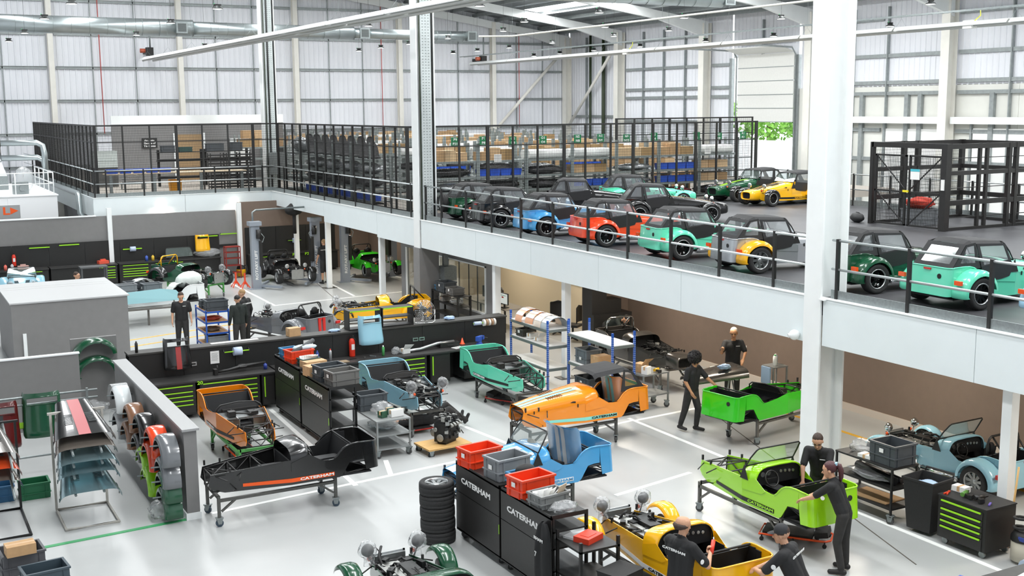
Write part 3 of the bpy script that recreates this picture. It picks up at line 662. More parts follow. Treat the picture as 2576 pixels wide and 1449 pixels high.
def radiator(b): b.bb(2.43, 2.48, -.23, .23, .2, .54); b.bb(2.48, 2.5, -.245, -.215, .18, .56); b.bb(2.48, 2.5, .215, .245, .18, .56); b.bb(2.48, 2.5, -.245, .245, .18, .2); b.bb(2.48, 2.5, -.245, .245, .54, .56)
def headlamp(b, s):
    b.lathe([(.0, -.09), (.05, -.08), (.085, -.04), (.092, 0), (.085, .012)], (2.33, .37*s, .70), 'x', 16); b.cyl((2.33, .37*s, .62), (2.30, .30*s, .50), .012, 6)
def lens(b, s): b.lathe([(.085, .012), (.05, .026), (0, .03)], (2.33, .37*s, .70), 'x', 16)
def bag(b, s): b.ball((2.33, .37*s, .70), .118, 12, 8, (1, 1, 1.08), .24, 3); b.cyl((2.33, .37*s, .60), (2.32, .35*s, .50), .05, 8, .09)
def indicator(b, s): b.ball((2.38, .33*s, .55), .032, 8, 5)
def seats(b, s):
    if 1:
        b.loft([[Vector((x, s*(.25+w), z)) for w in (-.17, -.12, 0, .12, .17)] for x, z in ((.62, .30), (.58, .33), (.3, .30), (.2, .36), (.1, .62), (.06, .78), (.05, .86))])
        b.ball((.06, s*.25, .84), .12, 10, 6, (.4, 1, .9))
def steering(b): b.tube([(.66+math.cos(a)*.05, .24+math.sin(a)*.13, .64+math.cos(a)*.12) for a in [2*PI*k/16 for k in range(16)]], .013, 6, True); b.cyl((.66, .24, .64), (.82, .24, .58), .015, 6); b.box((.66, .24, .64), (.02, .2, .02))
def rollbar(b):
    b.tube([(-.02, -.42, .70), (-.02, -.42, .95), (-.02, -.39, 1.04), (-.02, -.33, 1.08), (-.02, .33, 1.08), (-.02, .39, 1.04), (-.02, .42, .95), (-.02, .42, .70)], .022, 8)
    for s in (-1, 1): b.tube([(-.02, .3*s, 1.07), (-.36, .3*s, .70)], .018, 8)
def exhaust(b, s): b.cyl((1.25, .60*s, .20), (.42, .60*s, .20), .065, 14); b.tube([(.42, .60*s, .20), (.25, .6*s, .2), (.12, .66*s, .17), (.02, .72*s, .17)], .03, 10); b.tube([(1.25, .6*s, .2), (1.42, .58*s, .24), (1.5, .46*s, .34)], .03, 8)
def side_stripe(b, s, x0=.3, x1=1.9):
    b.poly([(x0, (hw(x0)+.004)*s, .205), (1.08, (hw(1.08)+.004)*s, .205), (1.08, (hw(1.08)+.004)*s, .275), (x0, (hw(x0)+.004)*s, .275)], (0, .002*s, 0))
    b.poly([(1.08, (hw(1.08)+.004)*s, .205), (x1, (hw(x1)+.004)*s, .23), (x1, (hw(x1)+.004)*s, .285), (1.08, (hw(1.08)+.004)*s, .275)], (0, .002*s, 0))
def top_stripe(b, w=.06, y=0., hood=True):
    S = []
    for t in (0, .1, .3, .5, .7, .9, 1): x = 1.08+t*1.34; z = .781+(.575-.775)*t+.02*math.sin(PI*t); S.append([Vector((x, y-w, z)), Vector((x, y+w, z))])
    b.loft(S); 
def arches(b, s):  # black inner arch behind the rear wheels of a bare tub
    b.poly([(-.26, .485*s, .42), (-.26, .485*s, .7), (.02, .485*s, .7), (.14, .485*s, .22), (-.0, .485*s, .4)], (0, -.02*s, 0))
def car(label, body, loc, rz=0., name='sports_car', z=0., wings=True, cyc=True, wheels=(1, 1), hood=False, scut=True, bon=False, nose=False, eng=None, screen=False,
        seat=False, roll=False, lamps=None, stripe=None, txt=None, txtcol=None, wheelcol=None, wingcol=None, cyccol=None, top=None, spokes=8, exh=None, rad=False, cat='car', group=None, alt_side=None, lens_=True, rollcol=None, txtx=.62, spare=False, rearstripe=None, sides=(1, -1), cap=True):
    c = thing(name, label, cat, (loc[0], loc[1], z), rz, group)
    def P(n, key, fn, mat, par=None): return obj(n, mesh_of(key, n, fn), mat, par or c)
    P('side_panel', 'sideL', lambda b: sidepanel(b, 1), alt_side or body); sp = P('side_panel', 'sideR', lambda b: sidepanel(b, -1), alt_side or body)
    rp = P('rear_panel', 'rearp', rearpanel, body)
    P('cockpit_tub', 'interior', interior, INT); P('boot_floor', 'boot', boot, INT); P('space_frame', 'chassis', chassis, BLK2); [P('inner_arch', ('arches', s), lambda b: arches(b, s), INT) for s in (1, -1)]
    if cap: P('filler_cap', 'fcap', lambda b: b.cyl((-.53, -.28, .58), (-.545, -.28, .58), .045, 12), BLK, rp)
    if scut:
        P('scuttle', 'scuttle', scuttle, body); d = P('dashboard', 'dash', dashboard, INT); tag(P('gauge', 'gauges', gauges, ALU, d), kind='stuff'); P('steering_wheel', 'steer', steering, BLK2)
    else:
        P('dash_hoop', 'dhoop', dash_hoop, BLK2); P('footwell', 'footwell', wheelarch_flat, ALU)
    if bon:
        bo = P('bonnet', 'bonnet', bonnet, body); tag(P('louvre', 'bond', bonnet_details, BLK, bo), kind='stuff')
        if top: 
            for y in ((-.075, .075) if top[1] == 2 else (0,)): P('stripe', ('tst', y, top[1]), lambda b: top_stripe(b, .05 if top[1] == 2 else .1, y), top[0], bo)
    if nose:
        n = P('nose_cone', 'nose', nosecone, body); P('grille', 'grille', grille, INT, n)
    if eng is not None:
        for k, (n, m) in enumerate((('engine', ENG), ('engine_cover', ENGS), ('hose', RUB))):
            if ('eng', eng) not in MESH: MESH[('eng', eng)] = [q.mesh('engine') for q in engine(eng)]
            obj(n, MESH[('eng', eng)][k], m, c)
    if rad: P('radiator', 'radiator', radiator, ALU)
    if screen:
        w = P('windscreen', 'sglass', screen_glass, GLASS); P('screen_frame', 'sframe', screen_frame, BLK, w)
    if seat: [P('seat', ('seats', s), lambda b: seats(b, s), INT) for s in (1, -1)]
    if roll: P('roll_bar', 'rollbar', rollbar, rollcol or BLK2)
    if hood:
        h = P('hood', 'hroof', hood_roof, HOOD)
        if 'hsides' not in MESH: MESH['hsides'] = [[q.mesh('hood_side') for q in w_] for w_ in hood_sides()]; MESH['doors'] = [[q.mesh('door') for q in doors(s)] for s in (1, -1)]
        for q in MESH['hsides']: obj('hood_side', q[0], HOOD, h); obj('hood_window', q[1], PVC, h)
        for q in MESH['doors']: dd = obj('side_screen', q[0], M('side_screen_vinyl', '222223', .45), c); obj('door_window', q[1], PVC, dd)
    if wings:
        for s in (1, -1): P('rear_wing', ('wing', s), lambda b: wing(b, s), wingcol or body)
        for s in (1, -1): P('rear_lamp', ('rl', s), lambda b: rearlamp(b, s), LAMPO if wings == 1 else LAMPR)
        P('brake_lamp', 'bl', lambda b: b.box((-.535, 0, .69), (.03, .16, .03)), LAMPR, rp)
    if cyc:
        for s in (1, -1): P('front_wing', ('cyc', s), lambda b: cyclewing(b, s), cyccol or wingcol or body)
    ax = [(0, .67), (0, -.67)] if wheels[0] else []
    ax += [(2.225, .68), (2.225, -.68)] if wheels[1] == 1 else []
    for x, y in ax:
        t = P('tyre', 'tyre', tyre, TYRE); t.location = (x, y, .288)
        r = obj('wheel_rim', mesh_of(('rim', spokes), 'wheel_rim', lambda b: rim(b, spokes)), wheelcol or ALU, t)
        if y < 0: r.rotation_euler = (0, 0, PI)
        if wheelcol is not None and wheelcol != ALU: obj('rim_lip', mesh_of('riml', 'rim_lip', rimlip), ALU, t, (0, 0, 0), PI if y < 0 else 0)
    if spare:
        t = P('spare_tyre', 'tyre', tyre, TYRE); t.location = (-.62, .1, .55); t.rotation_euler = (0, 0, PI/2); r = obj('wheel_rim', mesh_of(('rim', spokes), 'wheel_rim', lambda b: rim(b, spokes)), ALU, t)
    if wheels[1] == 2:
        for y in (.68, -.68):
            t = P('brake_hub', 'brake', brake, STEEL); t.location = (2.225, y*.97, .288); t.rotation_euler = (0, 0, 0 if y > 0 else PI)
    if lamps:
        for s in (1, -1):
            hl = P('headlamp', ('hl', s), lambda b: headlamp(b, s), CHR if lamps == 1 else BLK2)
            if lamps == 'bag': P('lamp_bag', ('bag', s), lambda b: bag(b, s), WRAP, hl)
            else: P('lens', ('lens', s), lambda b: lens(b, s), GLASS if lamps == 'x' else ALU, hl)
        for s in (1, -1): P('indicator', ('ind', s), lambda b: indicator(b, s), LAMPO)
    if exh: P('exhaust', ('exh', exh), lambda b: exhaust(b, exh), CHR)
    if stripe:
        for s in sides:
            o = P('side_stripe', ('sst', s), lambda b: side_stripe(b, s), stripe)
            if txt:
                lettering('CATERHAM', .062, txtcol or txt, o, (txtx, .512*s, .24), (PI/2, 0, 0 if s < 0 else PI), 1.9)
    if rearstripe:
        for y in (.1, -.06): obj('rear_stripe', MB().bb(-.568, -.535, y-.045, y+.045, .25, .72), rearstripe, rp)
    return c
# trolley stands that carry the tubs
def caster(b, h=.16):
    b.cyl((0, -.022, .065), (0, .022, .065), .065, 14)
def caster_fork(b):
    b.poly([(-.03, -.035, .05), (.03, -.035, .05), (.055, -.035, .15), (-.055, -.035, .15)], (0, .006, 0)); b.poly([(-.03, .029, .05), (.03, .029, .05), (.055, .029, .15), (-.055, .029, .15)], (0, .006, 0))
    b.bb(-.06, .06, -.05, .05, .148, .165)
def stand(label, loc, rz, mat, wheelm, group=None, h=.54, L=(.25, 2.33), w=.39, name='chassis_trolley'):
    t = thing(name, label, 'trolley', (loc[0], loc[1], 0), rz, group)
    ck = mesh_of('castw', 'castor_wheel', caster); cf = mesh_of('castf', 'castor', caster_fork)
    for i, x in enumerate(L):
        for s in (-1, 1):
            leg = obj('leg', mesh_of(('leg', h), 'leg', lambda b: b.bb(-.025, .025, -.025, .025, .16, h)), mat, t, (x, s*w, 0))
            k = obj('castor', cf, GALV, t, (x, s*w, 0), rnd.uniform(-1, 1)); obj('castor_wheel', ck, wheelm, k)
        obj('cross_bar', MB().bb(x-.025, x+.025, -w, w, h-.05, h), mat, t)
        for s in (-1, 1): obj('gusset', MB().bar((x+(.04 if i == 0 else -.04), s*w, h-.28), (x+(.3 if i == 0 else -.3), s*w, h-.09), .035), mat, t)
    for s in (-1, 1): obj('side_rail', MB().bb(L[0], L[1], s*w-.025, s*w+.025, h-.11, h-.06), mat, t)
    return t
WB = M('blue_castor_tyre', '3A4A58', .6, noise_amt=.2)
WG = M('grey_castor_tyre', '4A4A4A', .7)
GST = M('green_trolley_paint', '4E9A4C', .5, noise_amt=.1); GRYST = M('grey_trolley_steel', '6D6B66', .45, .4, noise_amt=.1, nscale=10)
# ================================================================ PEOPLE
import numpy as np
SKIN = M('skin', 'C99A7C', .55, noise_amt=.05, nscale=20); SKIN2 = M('skin_tan', 'B98862', .55, noise_amt=.05, nscale=20)
SHIRT = M('black_polo', '1F1F20', .8, noise_amt=.12, nscale=14, bump=.15); SWEAT = M('dark_green_sweatshirt', '1D2421', .85, noise_amt=.12, nscale=14, bump=.15)
TROU = M('charcoal_work_trousers', '2C2B2A', .8, noise_amt=.2, nscale=12, bump=.2); SHOE = M('dark_boots', '201F1E', .6)
EYE = M('eye_dark', '2A1D17', .3); LIP = M('lips', 'A65F52', .5)
HBLK, HBRN, HGRY, HRED, HBLD = M('hair_black', '15110F', .6, bump=.4, nscale=60), M('hair_brown', '3A2A20', .6, bump=.4, nscale=60), M('hair_grey', 'B7B2A8', .6, bump=.4, nscale=60), M('hair_dark_red', '4A2226', .5, bump=.4, nscale=60), M('hair_blond', '9A7B54', .6, bump=.4, nscale=60)
def remesh(caps, mats, voxel, name):
    """caps: (p, r, q, r2, matindex) -> one continuous skin with materials by nearest capsule"""
    b = MB()
    for p, r1, q, r2, mi in caps:
        p, q = Vector(p), Vector(q); b.ball(p, r1, 12, 8)
        if (q-p).length > 1e-4: b.ball(q, r2, 12, 8); b.cyl(p, q, r1, 12, r2)
    me = bpy.data.meshes.new(name); me.from_pydata([tuple(v) for v in b.v], [], b.f)
    o = bpy.data.objects.new(name, me); COL.objects.link(o)
    m = o.modifiers.new('r', 'REMESH'); m.mode = 'VOXEL'; m.voxel_size = voxel; m.use_smooth_shade = True
    s = o.modifiers.new('s', 'SMOOTH'); s.factor = .5; s.iterations = 3
    dg = bpy.context.evaluated_depsgraph_get(); out = bpy.data.meshes.new_from_object(o.evaluated_get(dg))
    bpy.data.objects.remove(o); bpy.data.meshes.remove(me); out.name = name
    n = len(out.polygons); C = np.empty(n*3); out.polygons.foreach_get('center', C); C = C.reshape(n, 3)
    best = np.full(n, 1e9); idx = np.zeros(n, dtype=np.int32)
    for p, r1, q, r2, mi in caps:
        p, q = np.array(p, float), np.array(q, float); d = q-p; L = d@d
        t = np.clip(((C-p)@d)/L, 0, 1) if L > 1e-9 else np.zeros(n)
        D = np.linalg.norm(C-(p+t[:, None]*d), axis=1)-(r1+(r2-r1)*t)
        if mi >= 4: D -= .002
        k = D < best; best[k] = D[k]; idx[k] = mi
    out.materials.clear()
    for mm in mats: out.materials.append(mm)
    out.polygons.foreach_set('material_index', idx); out.polygons.foreach_set('use_smooth', np.ones(n, dtype=bool)); out.update()
    return out
def hand(caps, wrist, d, n, curl=.5, grip=False, mi=2):
    """d: along the hand, n: palm side"""
    w, d, n = Vector(wrist), Vector(d).normalized(), Vector(n); n = (n-d*n.dot(d)).normalized(); s = d.cross(n)
    caps.append((w, .026, w+d*.045, .028, mi))
    for k, (o, L) in enumerate(((-.027, .072), (-.009, .082), (.009, .078), (.027, .062))):
        b0 = w+d*.05+s*o; caps.append((w+d*.02+s*o*.7, .018, b0+d*.035, .0125, mi))
        p = b0+d*.035; a = curl*.6
        for j in range(3):
            q = p+(d*math.cos(a)+n*math.sin(a))*(L*.4); caps.append((p, .0105, q, .0095, mi)); p = q; a += curl*(1.3 if grip else .8)
    p = w+d*.02-s*.02; q = p-s*.03+d*.03+n*.012; caps.append((p, .014, q, .012, mi)); caps.append((q, .012, q+d*.03+n*.018+s*.004, .0095, mi))
def person(label, loc, rz, la, ra, ll, rl, hips=(0, 0, .93), neck=(0.02, 0, 1.47), head=(.04, 0, 1.62), look=(0, 0), shirt=SHIRT, trou=TROU, skin=SKIN, hair=None, hairm=HBRN, sleeves='short', shorts=False,
           voxel=.011, scale=1., back=None, z=0., hands=(True, True), grips=(False, False), build=1., badge=None, chestlogo=False):
    t = thing('person', label, 'person', (loc[0], loc[1], z), rz); t.scale = (scale,)*3
    H, N = Vector(hips), Vector(neck); up = (N-H).normalized(); sd = Vector((0, 1, 0)); fw = sd.cross(up); B = build
    caps = []
    c = lambda p, r, q, r2, m: caps.append((p, r, q, r2, m))
    ch, wa = H+(N-H)*.72, H+(N-H)*.38
    for s in (-1, 1):
        c(H+sd*.07*s, .105*B, H+sd*.075*s-up*.05, .1*B, 1)
        c(wa+sd*.06*s+fw*.01, .112*B, H+sd*.065*s+up*.03, .114*B, 0)
        c(ch+sd*.085*s+fw*.012, .118*B, wa+sd*.06*s+fw*.01, .115*B, 0)
        c(ch+sd*.10*s+up*.06, .088*B, ch+sd*.17*s+up*.085, .07*B, 0)
    c(ch+up*.08, .1*B, N-up*.02, .06, 0); c(N-up*.03, .054, Vector(head)-up*.06, .052, 2); c(N-up*.03, .062, N+up*.012, .058, 0)
    sh = [ch+up*.085+sd*.185*s*(.5+.5*B) for s in (1, -1)]
    for k, (arm, s) in enumerate(((la, 1), (ra, -1))):
        e, w = Vector(arm[0]), Vector(arm[1]); S = sh[k]
        if sleeves == 'short':
            m = S+(e-S)*.78; c(S, .068*B, m, .062*B, 0); c(S+(e-S)*.7, .045, e, .041, 2); c(e, .041, w, .027, 2)
        else:
            c(S, .07*B, e, .056*B, 0); c(e, .054*B, w-(w-e)*.08, .042, 0); c(e, .03, w, .026, 2)
        if hands[k]:
            d = (w-e).normalized(); n = Vector(arm[2]) if len(arm) > 2 else Vector((0, -s, 0)); hand(caps, w, d if len(arm) < 4 else arm[3], n, 1.0 if grips[k] else .35, grips[k])
    for k, (leg, s) in enumerate(((ll, 1), (rl, -1))):
        kn, an = Vector(leg[0]), Vector(leg[1]); hp = H+sd*.09*s-up*.04
        toe = Vector(leg[2]) if len(leg) > 2 else an+Vector((.17, .03*s, -.05)); foot = (toe-an); 
        if shorts:
            c(hp, .1*B, kn+(hp-kn)*.02, .085, 1); c(kn, .055, kn+(an-kn)*.35, .052, 2); c(kn+(an-kn)*.35, .052, an, .034, 2); c(an+(kn-an)*.25, .04, an, .038, 3)
        else:
            c(hp, .1*B, kn, .074*B, 1); c(kn, .072*B, kn+(an-kn)*.45, .066*B, 1); c(kn+(an-kn)*.45, .066*B, an+(kn-an)*.1, .056, 1)
        hl = an-Vector((foot.x, foot.y, 0)).normalized()*.04+Vector((0, 0, -.035)) if foot.length > .01 else an
        c(an+(kn-an)*.1, .042, an, .042, 3); c(hl, .042, toe, .036, 3); c(hl+Vector((0, 0, -.005)), .04, (hl+toe)/2, .042, 3)
    yaw, pit = look; R = Matrix.Rotation(yaw, 3, 'Z') @ Matrix.Rotation(pit, 3, 'Y'); hc = Vector(head)
    h = lambda x, y, z_: hc+R @ Vector((x, y, z_))
    c(h(-.03, 0, .035), .086, h(.012, 0, .035), .084, 2); c(h(.03, 0, -.03), .066, h(.03, 0, .03), .07, 2); c(h(.05, .012, -.078), .036, h(.05, -.012, -.078), .036, 2)
    c(h(.098, 0, -.005), .010, h(.112, 0, -.03), .0145, 2); c(h(.05, .03, .022), .028, h(.05, -.03, .022), .028, 2)
    for s in (-1, 1):
        c(h(-.005, .078*s, .0), .018, h(-.012, .08*s, -.03), .012, 2); c(h(.092, .03*s, .008), .0085, h(.092, .034*s, .008), .0085, 4); c(h(.093, .022*s, .026), .005, h(.088, .044*s, .026), .005, 4)
    c(h(.089, .02, -.055), .007, h(.089, -.02, -.055), .007, 5)
    me = remesh(caps, [shirt, trou, skin, SHOE, EYE, LIP], voxel, 'body')
    o = bpy.data.objects.new('body', me); COL.objects.link(o); o.parent = t
    RR = R.to_4x4(); RR.translation = hc
    def hp_(mb, name, mat):
        mb.v = [tuple(RR @ Vector(v)) for v in mb.v]; return obj(name, mb, mat, t)
    if hair == 'short':
        b = MB().ball((-.022, 0, .05), .1, 16, 10, (1.0, .87, .93), .06, 1); hp_(b, 'hair', hairm)
    elif hair == 'crop':
        b = MB().ball((-.025, 0, .048), .097, 16, 10, (1.0, .89, .95), .02, 1); hp_(b, 'hair', hairm)
    elif hair == 'bald':
        b = MB().tube([(.02, .078, .0), (-.03, .078, .0), (-.075, .055, -.008), (-.092, 0, -.012), (-.075, -.055, -.008), (-.03, -.078, .0), (.02, -.078, .0)], [.01, .03, .042, .048, .042, .03, .01], 8); hp_(b, 'hair', hairm)
    elif hair == 'afro':
        b = MB(); rd = random.Random(4); b.ball((-.02, 0, .07), .15, 22, 14, (1, 1.02, .92), .16, 2)
        for k in range(260):
            v = Vector((rd.gauss(0, 1), rd.gauss(0, 1), rd.gauss(.25, 1))).normalized(); b.ball(Vector((-.02, 0, .07))+v*.145, rd.uniform(.014, .024), 5, 3)
        hp_(b, 'hair', hairm)
    elif hair == 'ponytail':
        b = MB().ball((-.022, 0, .045), .102, 16, 10, (1.02, .9, .95), .05, 1); b.tube([(-.1, 0, .075), (-.15, 0, .05), (-.165, 0, -.03), (-.15, 0, -.13), (-.13, 0, -.2)], [.03, .045, .042, .035, .012], 9); hp_(b, 'hair', hairm)
        hp_(MB().box((-.11, 0, .085), (.05, .07, .04)), 'hair_clip', M('pale_blue_clip', '9CC7DA', .4))
    elif hair == 'cap':
        b = MB(); b.ball((-.012, 0, .05), .105, 16, 10, (1.0, .88, .85)); hp_(b, 'hair', HBRN); 
        b = MB(); b.lathe([(.0, .135), (.05, .128), (.085, .1), (.1, .06), (.102, .03)], (-.01, 0, .01), 'z', 18)
        b.loft([[Vector((.05+.02*math.cos(a), .085*math.sin(a), .045)) for a in (-1.5, -.8, 0, .8, 1.5)], [Vector((.09+.09*math.cos(a), .075*math.sin(a), .03)) for a in (-1.5, -.8, 0, .8, 1.5)]]); hp_(b, 'cap', M('dark_cap', '2A2B2D', .8, noise_amt=.1))
    if back:
        p = ch-fw*.125*B+up*.02; lettering('CATERHAM', .062 if back is True else back, WTX, t, p+Vector((0, 0, 0)), (PI/2, math.atan2(up.x, up.z)*0, -PI/2), 1.7)
    if chestlogo:
        p = ch+fw*.137*B+sd*.08+up*.03; obj('chest_logo', MB().box(p, (.006, .09, .012)), WTX, t)
    if badge:
        p = Vector(badge); obj('sleeve_badge', MB().cyl(p, p+Vector((0, .006 if p.y > 0 else -.006, 0)), .032, 14), WTX, t)
    return t
WTX = M('print_white', 'E8E8E6', .6)
STD_L, STD_R = ((.0, .11, .49), (-.02, .12, .08)), ((.02, -.11, .49), (.02, -.12, .08))
def arm_down(s, f=0.): return ((-.02+f, .25*s, 1.14), (.06+f*1.6, .27*s, .90))
# ================================================================ CARS
DZ = .40
ST = []
def tub(label, body, x, y, deg, standlab, smat=None, wheelm=None, **k):
    stand(standlab, (x, y), math.radians(deg), smat or GRYST, wheelm or WG)
    return car(label, body, (x, y), math.radians(deg), 'car_tub', DZ, cat='car body', **k)
BK = M('decal_black', '141414', .4); WT = M('decal_white', 'F2F2F0', .4); ORD = M('decal_orange', 'EE5A17', .4); MTD = M('decal_mint', '8FE0D0', .4)
none = dict(wings=0, cyc=0, wheels=(0, 0))
tub('bare orange car tub with black side lettering beside bench 20', ORANGE, 6.15, 23.83, -90, 'green chassis trolley under the bare orange tub', GST, WG, scut=False, stripe=BK, txt=WT, sides=(-1,), **none)
tub('gloss black car tub with an orange lettered stripe by the half wall', BLACKP, 7.03, 19.40, 180, 'steel chassis trolley with blue castors under the black tub', STEEL, WB, scut=True, stripe=ORD, txt=WT, sides=(1,), **none)
tub('pale blue car tub being wired with bagged headlamps beside the engine dolly', LBLUE, 10.12, 24.68, -90, 'steel chassis trolley under the pale blue tub being wired', STEEL, WG, scut=False, eng=3, lamps='bag', **none)
tub('bare mint green car tub with black side lettering beside the blue racking', MINT, 12.9, 24.97, -91, 'steel chassis trolley under the bare mint tub', STEEL, WG, scut=False, stripe=BK, txt=WT, sides=(-1,), **none)
o2 = tub('orange car body with a mint striped bonnet and a black hood over wrapped parts', ORANGE2, 13.57, 20.25, 180, 'steel chassis trolley under the orange body with the striped bonnet', STEEL, WG, bon=True, top=(MTD, 2), stripe=MTD, txt=BK, sides=(1,), **none)
b2 = tub('blue car body with windscreen and wrapped panels behind the storage cabinets', BLUE, 10.53, 17.06, 180, 'steel chassis trolley under the blue body', STEEL, WG, bon=True, screen=True, stripe=WT, txt=BLUE, sides=(1,), top=(WT, 1), **none)
tub('lime green car tub with windscreen that two people lean into', LIMEP, 12.6, 13.25, 90, 'steel chassis trolley under the lime tub', GRYST, WG, screen=True, stripe=BK, txt=LIMEP, sides=(1,), **none)
tub('bright green car tub beside the man with bushy hair', GREEN, 15.43, 18.55, 9, 'steel chassis trolley under the bright green tub', GRYST, WG, scut=False, **none)
tub('yellow part-built car with engine and front wings between two mechanics', YELLOW, 9.55, 11.72, 90, 'steel chassis trolley under the yellow part-built car', STEEL, WB, wings=0, cyc=1, wheels=(0, 2), eng=5, lamps='bag', rad=True, stripe=WT, txt=BK, sides=(1,))
tub('dark green part-built car with glossy front wings and bagged headlamps by the tyre stack', DGREEN, 5.83, 11.8, 90, 'steel chassis trolley under the dark green part-built car', STEEL, WB, wings=0, cyc=1, wheels=(0, 2), eng=6, lamps='bag', rad=True)
tub('gunmetal grey car with nose cone fitted beside the brown wall', GUN, 17.1, 25.3, -90, 'steel chassis trolley under the gunmetal car', GRYST, WG, nose=True, eng=8, roll=True, rollcol=CHR, **none)
wt = tub('bare white car tub carrying bubble-wrapped panels and crates in the far bay', WHITEP, 9.1, 39.9, 180, 'grey chassis trolley under the bare white tub', GRYST, WG, scut=False, alt_side=WHITEP, **none)
tub('dark green part-built car with exposed radiator at bench 16', DGREEN, 9.75, 45.25, -58, 'green chassis trolley under the dark green car at bench 16', GST, WG, wings=1, cyc=1, wheels=(0, 1), eng=9, lamps='bag', rad=True, roll=True, rollcol=YELLOW, wingcol=BLACKP)
tub('grey part-built car with red rear stripes and black roll bar behind the bench wall', GREYP, 10.7, 31.75, 112, 'steel chassis trolley under the grey car with red stripes', GRYST, WG, wings=2, cyc=0, wheels=(0, 0), eng=10, lamps='bag', roll=True, seat=True, rearstripe=LAMPR)
tub('yellow part-built car with black front wings behind the bench wall', YELLOW, 14.55, 33.2, 165, 'steel chassis trolley under the yellow car behind the bench wall', GRYST, WG, wings=1, cyc=1, wheels=(0, 0), eng=11, lamps='bag', roll=True, cyccol=BLACKP, wingcol=YELLOW)
BR = M('black_rim', '1B1B1C', .3, .5)
car('black part-built car with exposed engine raised on the two-post lift', BLACKP, (14.45, 46.62), -PI/2, z=.16, wings=1, eng=12, rad=True, lamps='black', seat=True, roll=True, wheelcol=ALU)
car('bright green part-built car with black roll bar raised on the lift', GREEN, (17.8, 45.75), -PI/2, z=.28, eng=13, rad=True, lamps='black', seat=True, roll=True, wheelcol=BR)
car('complete pale blue car with windscreen and chrome headlamps beside the brown wall', LBLUE, (17.62, 13.72), PI/2+.02, z=.0, wings=2, eng=14, rad=True, screen=True, lamps=1, seat=True, roll=True, exh=1, spokes=9)
# --- cars on the mezzanine deck
def mc(label, body, x, y, deg, **k):
    k.setdefault('wheelcol', BR); k.setdefault('spokes', 10)
    return car(label, body, (x, y), math.radians(deg), z=ZM+.004, hood=True, bon=True, nose=True, screen=True, lamps=1, **k)
mc('dark green car with black hood and a spare wheel on its tail', DGREEN, 16.53, 33.49, -6, wheelcol=ALU, spare=True, spokes=8)
mc('black car with black hood between the dark green and blue cars', BLACKP, 16.34, 31.11, -8, exh=-1)
mc('blue car with black hood parked at the mezzanine rail', BLUE, 16.25, 28.27, -8, exh=-1)
mc('red-orange car with black hood and a white triangle on its door', RED, 16.43, 25.54, -9, exh=-1)
mc('mint car with black hood between the red-orange and silver cars', MINT, 16.53, 22.47, -9, exh=-1)
mc('silver car with yellow wings and a black hood', SILVER, 16.58, 19.81, -9, wingcol=YELLOW, wheelcol=ALU, spokes=8)
mc('dark green car with black hood behind the nearest white column', DGREEN, 16.62, 16.58, -6, spokes=5, exh=-1)
mc('mint car with black hood and a paper sheet on its roof', MINT, 16.77, 14.36, -3)
mc('pale blue car with twin black tail stripes and a black hood', SKY, 16.86, 11.88, -3, rearstripe=BLACKP)
mc('black car with black hood in the second row beside the wire cage', BLACKP, 20.35, 33.7, -28)
mc('mint car with a black hood in the second row by the wire cage', MINT, 23.05, 34.45, -20)
mc('black car with a gold bonnet stripe in the second row', BLACKP, 20.85, 30.05, -25, top=(M('gold_stripe', 'CDB37E', .35), 1))
mc('dark green car with a lime bonnet stripe facing the deck', DGREEN, 30.40, 34.91, 183, top=(LIMEP, 1), cyccol=BLACKP)
mc('yellow car with black bonnet stripes and a black side stripe', YELLOW, 30.11, 32.63, 183, top=(BLACKP, 2), cyccol=BLACKP, stripe=BK, txt=YELLOW, sides=(1,))
# ================================================================ PEOPLE IN THE SCENE
def rzdeg(d): return math.radians(d)
# woman leaning into the lime tub (faces -X, body seen from her side)
person('woman with tied dark red hair reaching into the lime tub', (12.40, 12.38), rzdeg(118), ((.40, .20, 1.16), (.56, .12, 1.08), (0, 0, -1)), ((.38, -.20, 1.14), (.56, -.10, 1.06), (0, 0, -1)), ((.03, .12, .50), (-.06, .14, .09)), ((-.02, -.12, .50), (-.04, -.12, .09)),
       hips=(-.02, 0, .95), neck=(.16, 0, 1.42), head=(.22, 0, 1.56), look=(.25, .2), hair='ponytail', hairm=HRED, voxel=.009, back=False, build=.93, badge=(.22, .275, 1.2))
# man with glasses on the far side of the lime tub
p = person('dark-haired man in glasses bending over the lime tub', (13.4, 13.92), rzdeg(215), ((.34, .2, 1.1), (.44, .12, .92), (0, 0, -1)), ((.30, -.22, 1.12), (.36, -.2, .9), (0, 0, -1)), ((.02, .12, .5), (.05, .13, .09)), ((-.02, -.12, .5), (-.1, -.12, .09)),
       hips=(-.1, 0, .95), neck=(.17, 0, 1.44), head=(.26, 0, 1.57), look=(.1, .5), hair='short', hairm=HBRN, voxel=.010, chestlogo=True)
obj('glasses', MB().tube([(.30, .07, 1.55), (.345, .06, 1.535), (.35, 0, 1.53), (.345, -.06, 1.535), (.30, -.07, 1.55)], .004, 5), BLK, p)
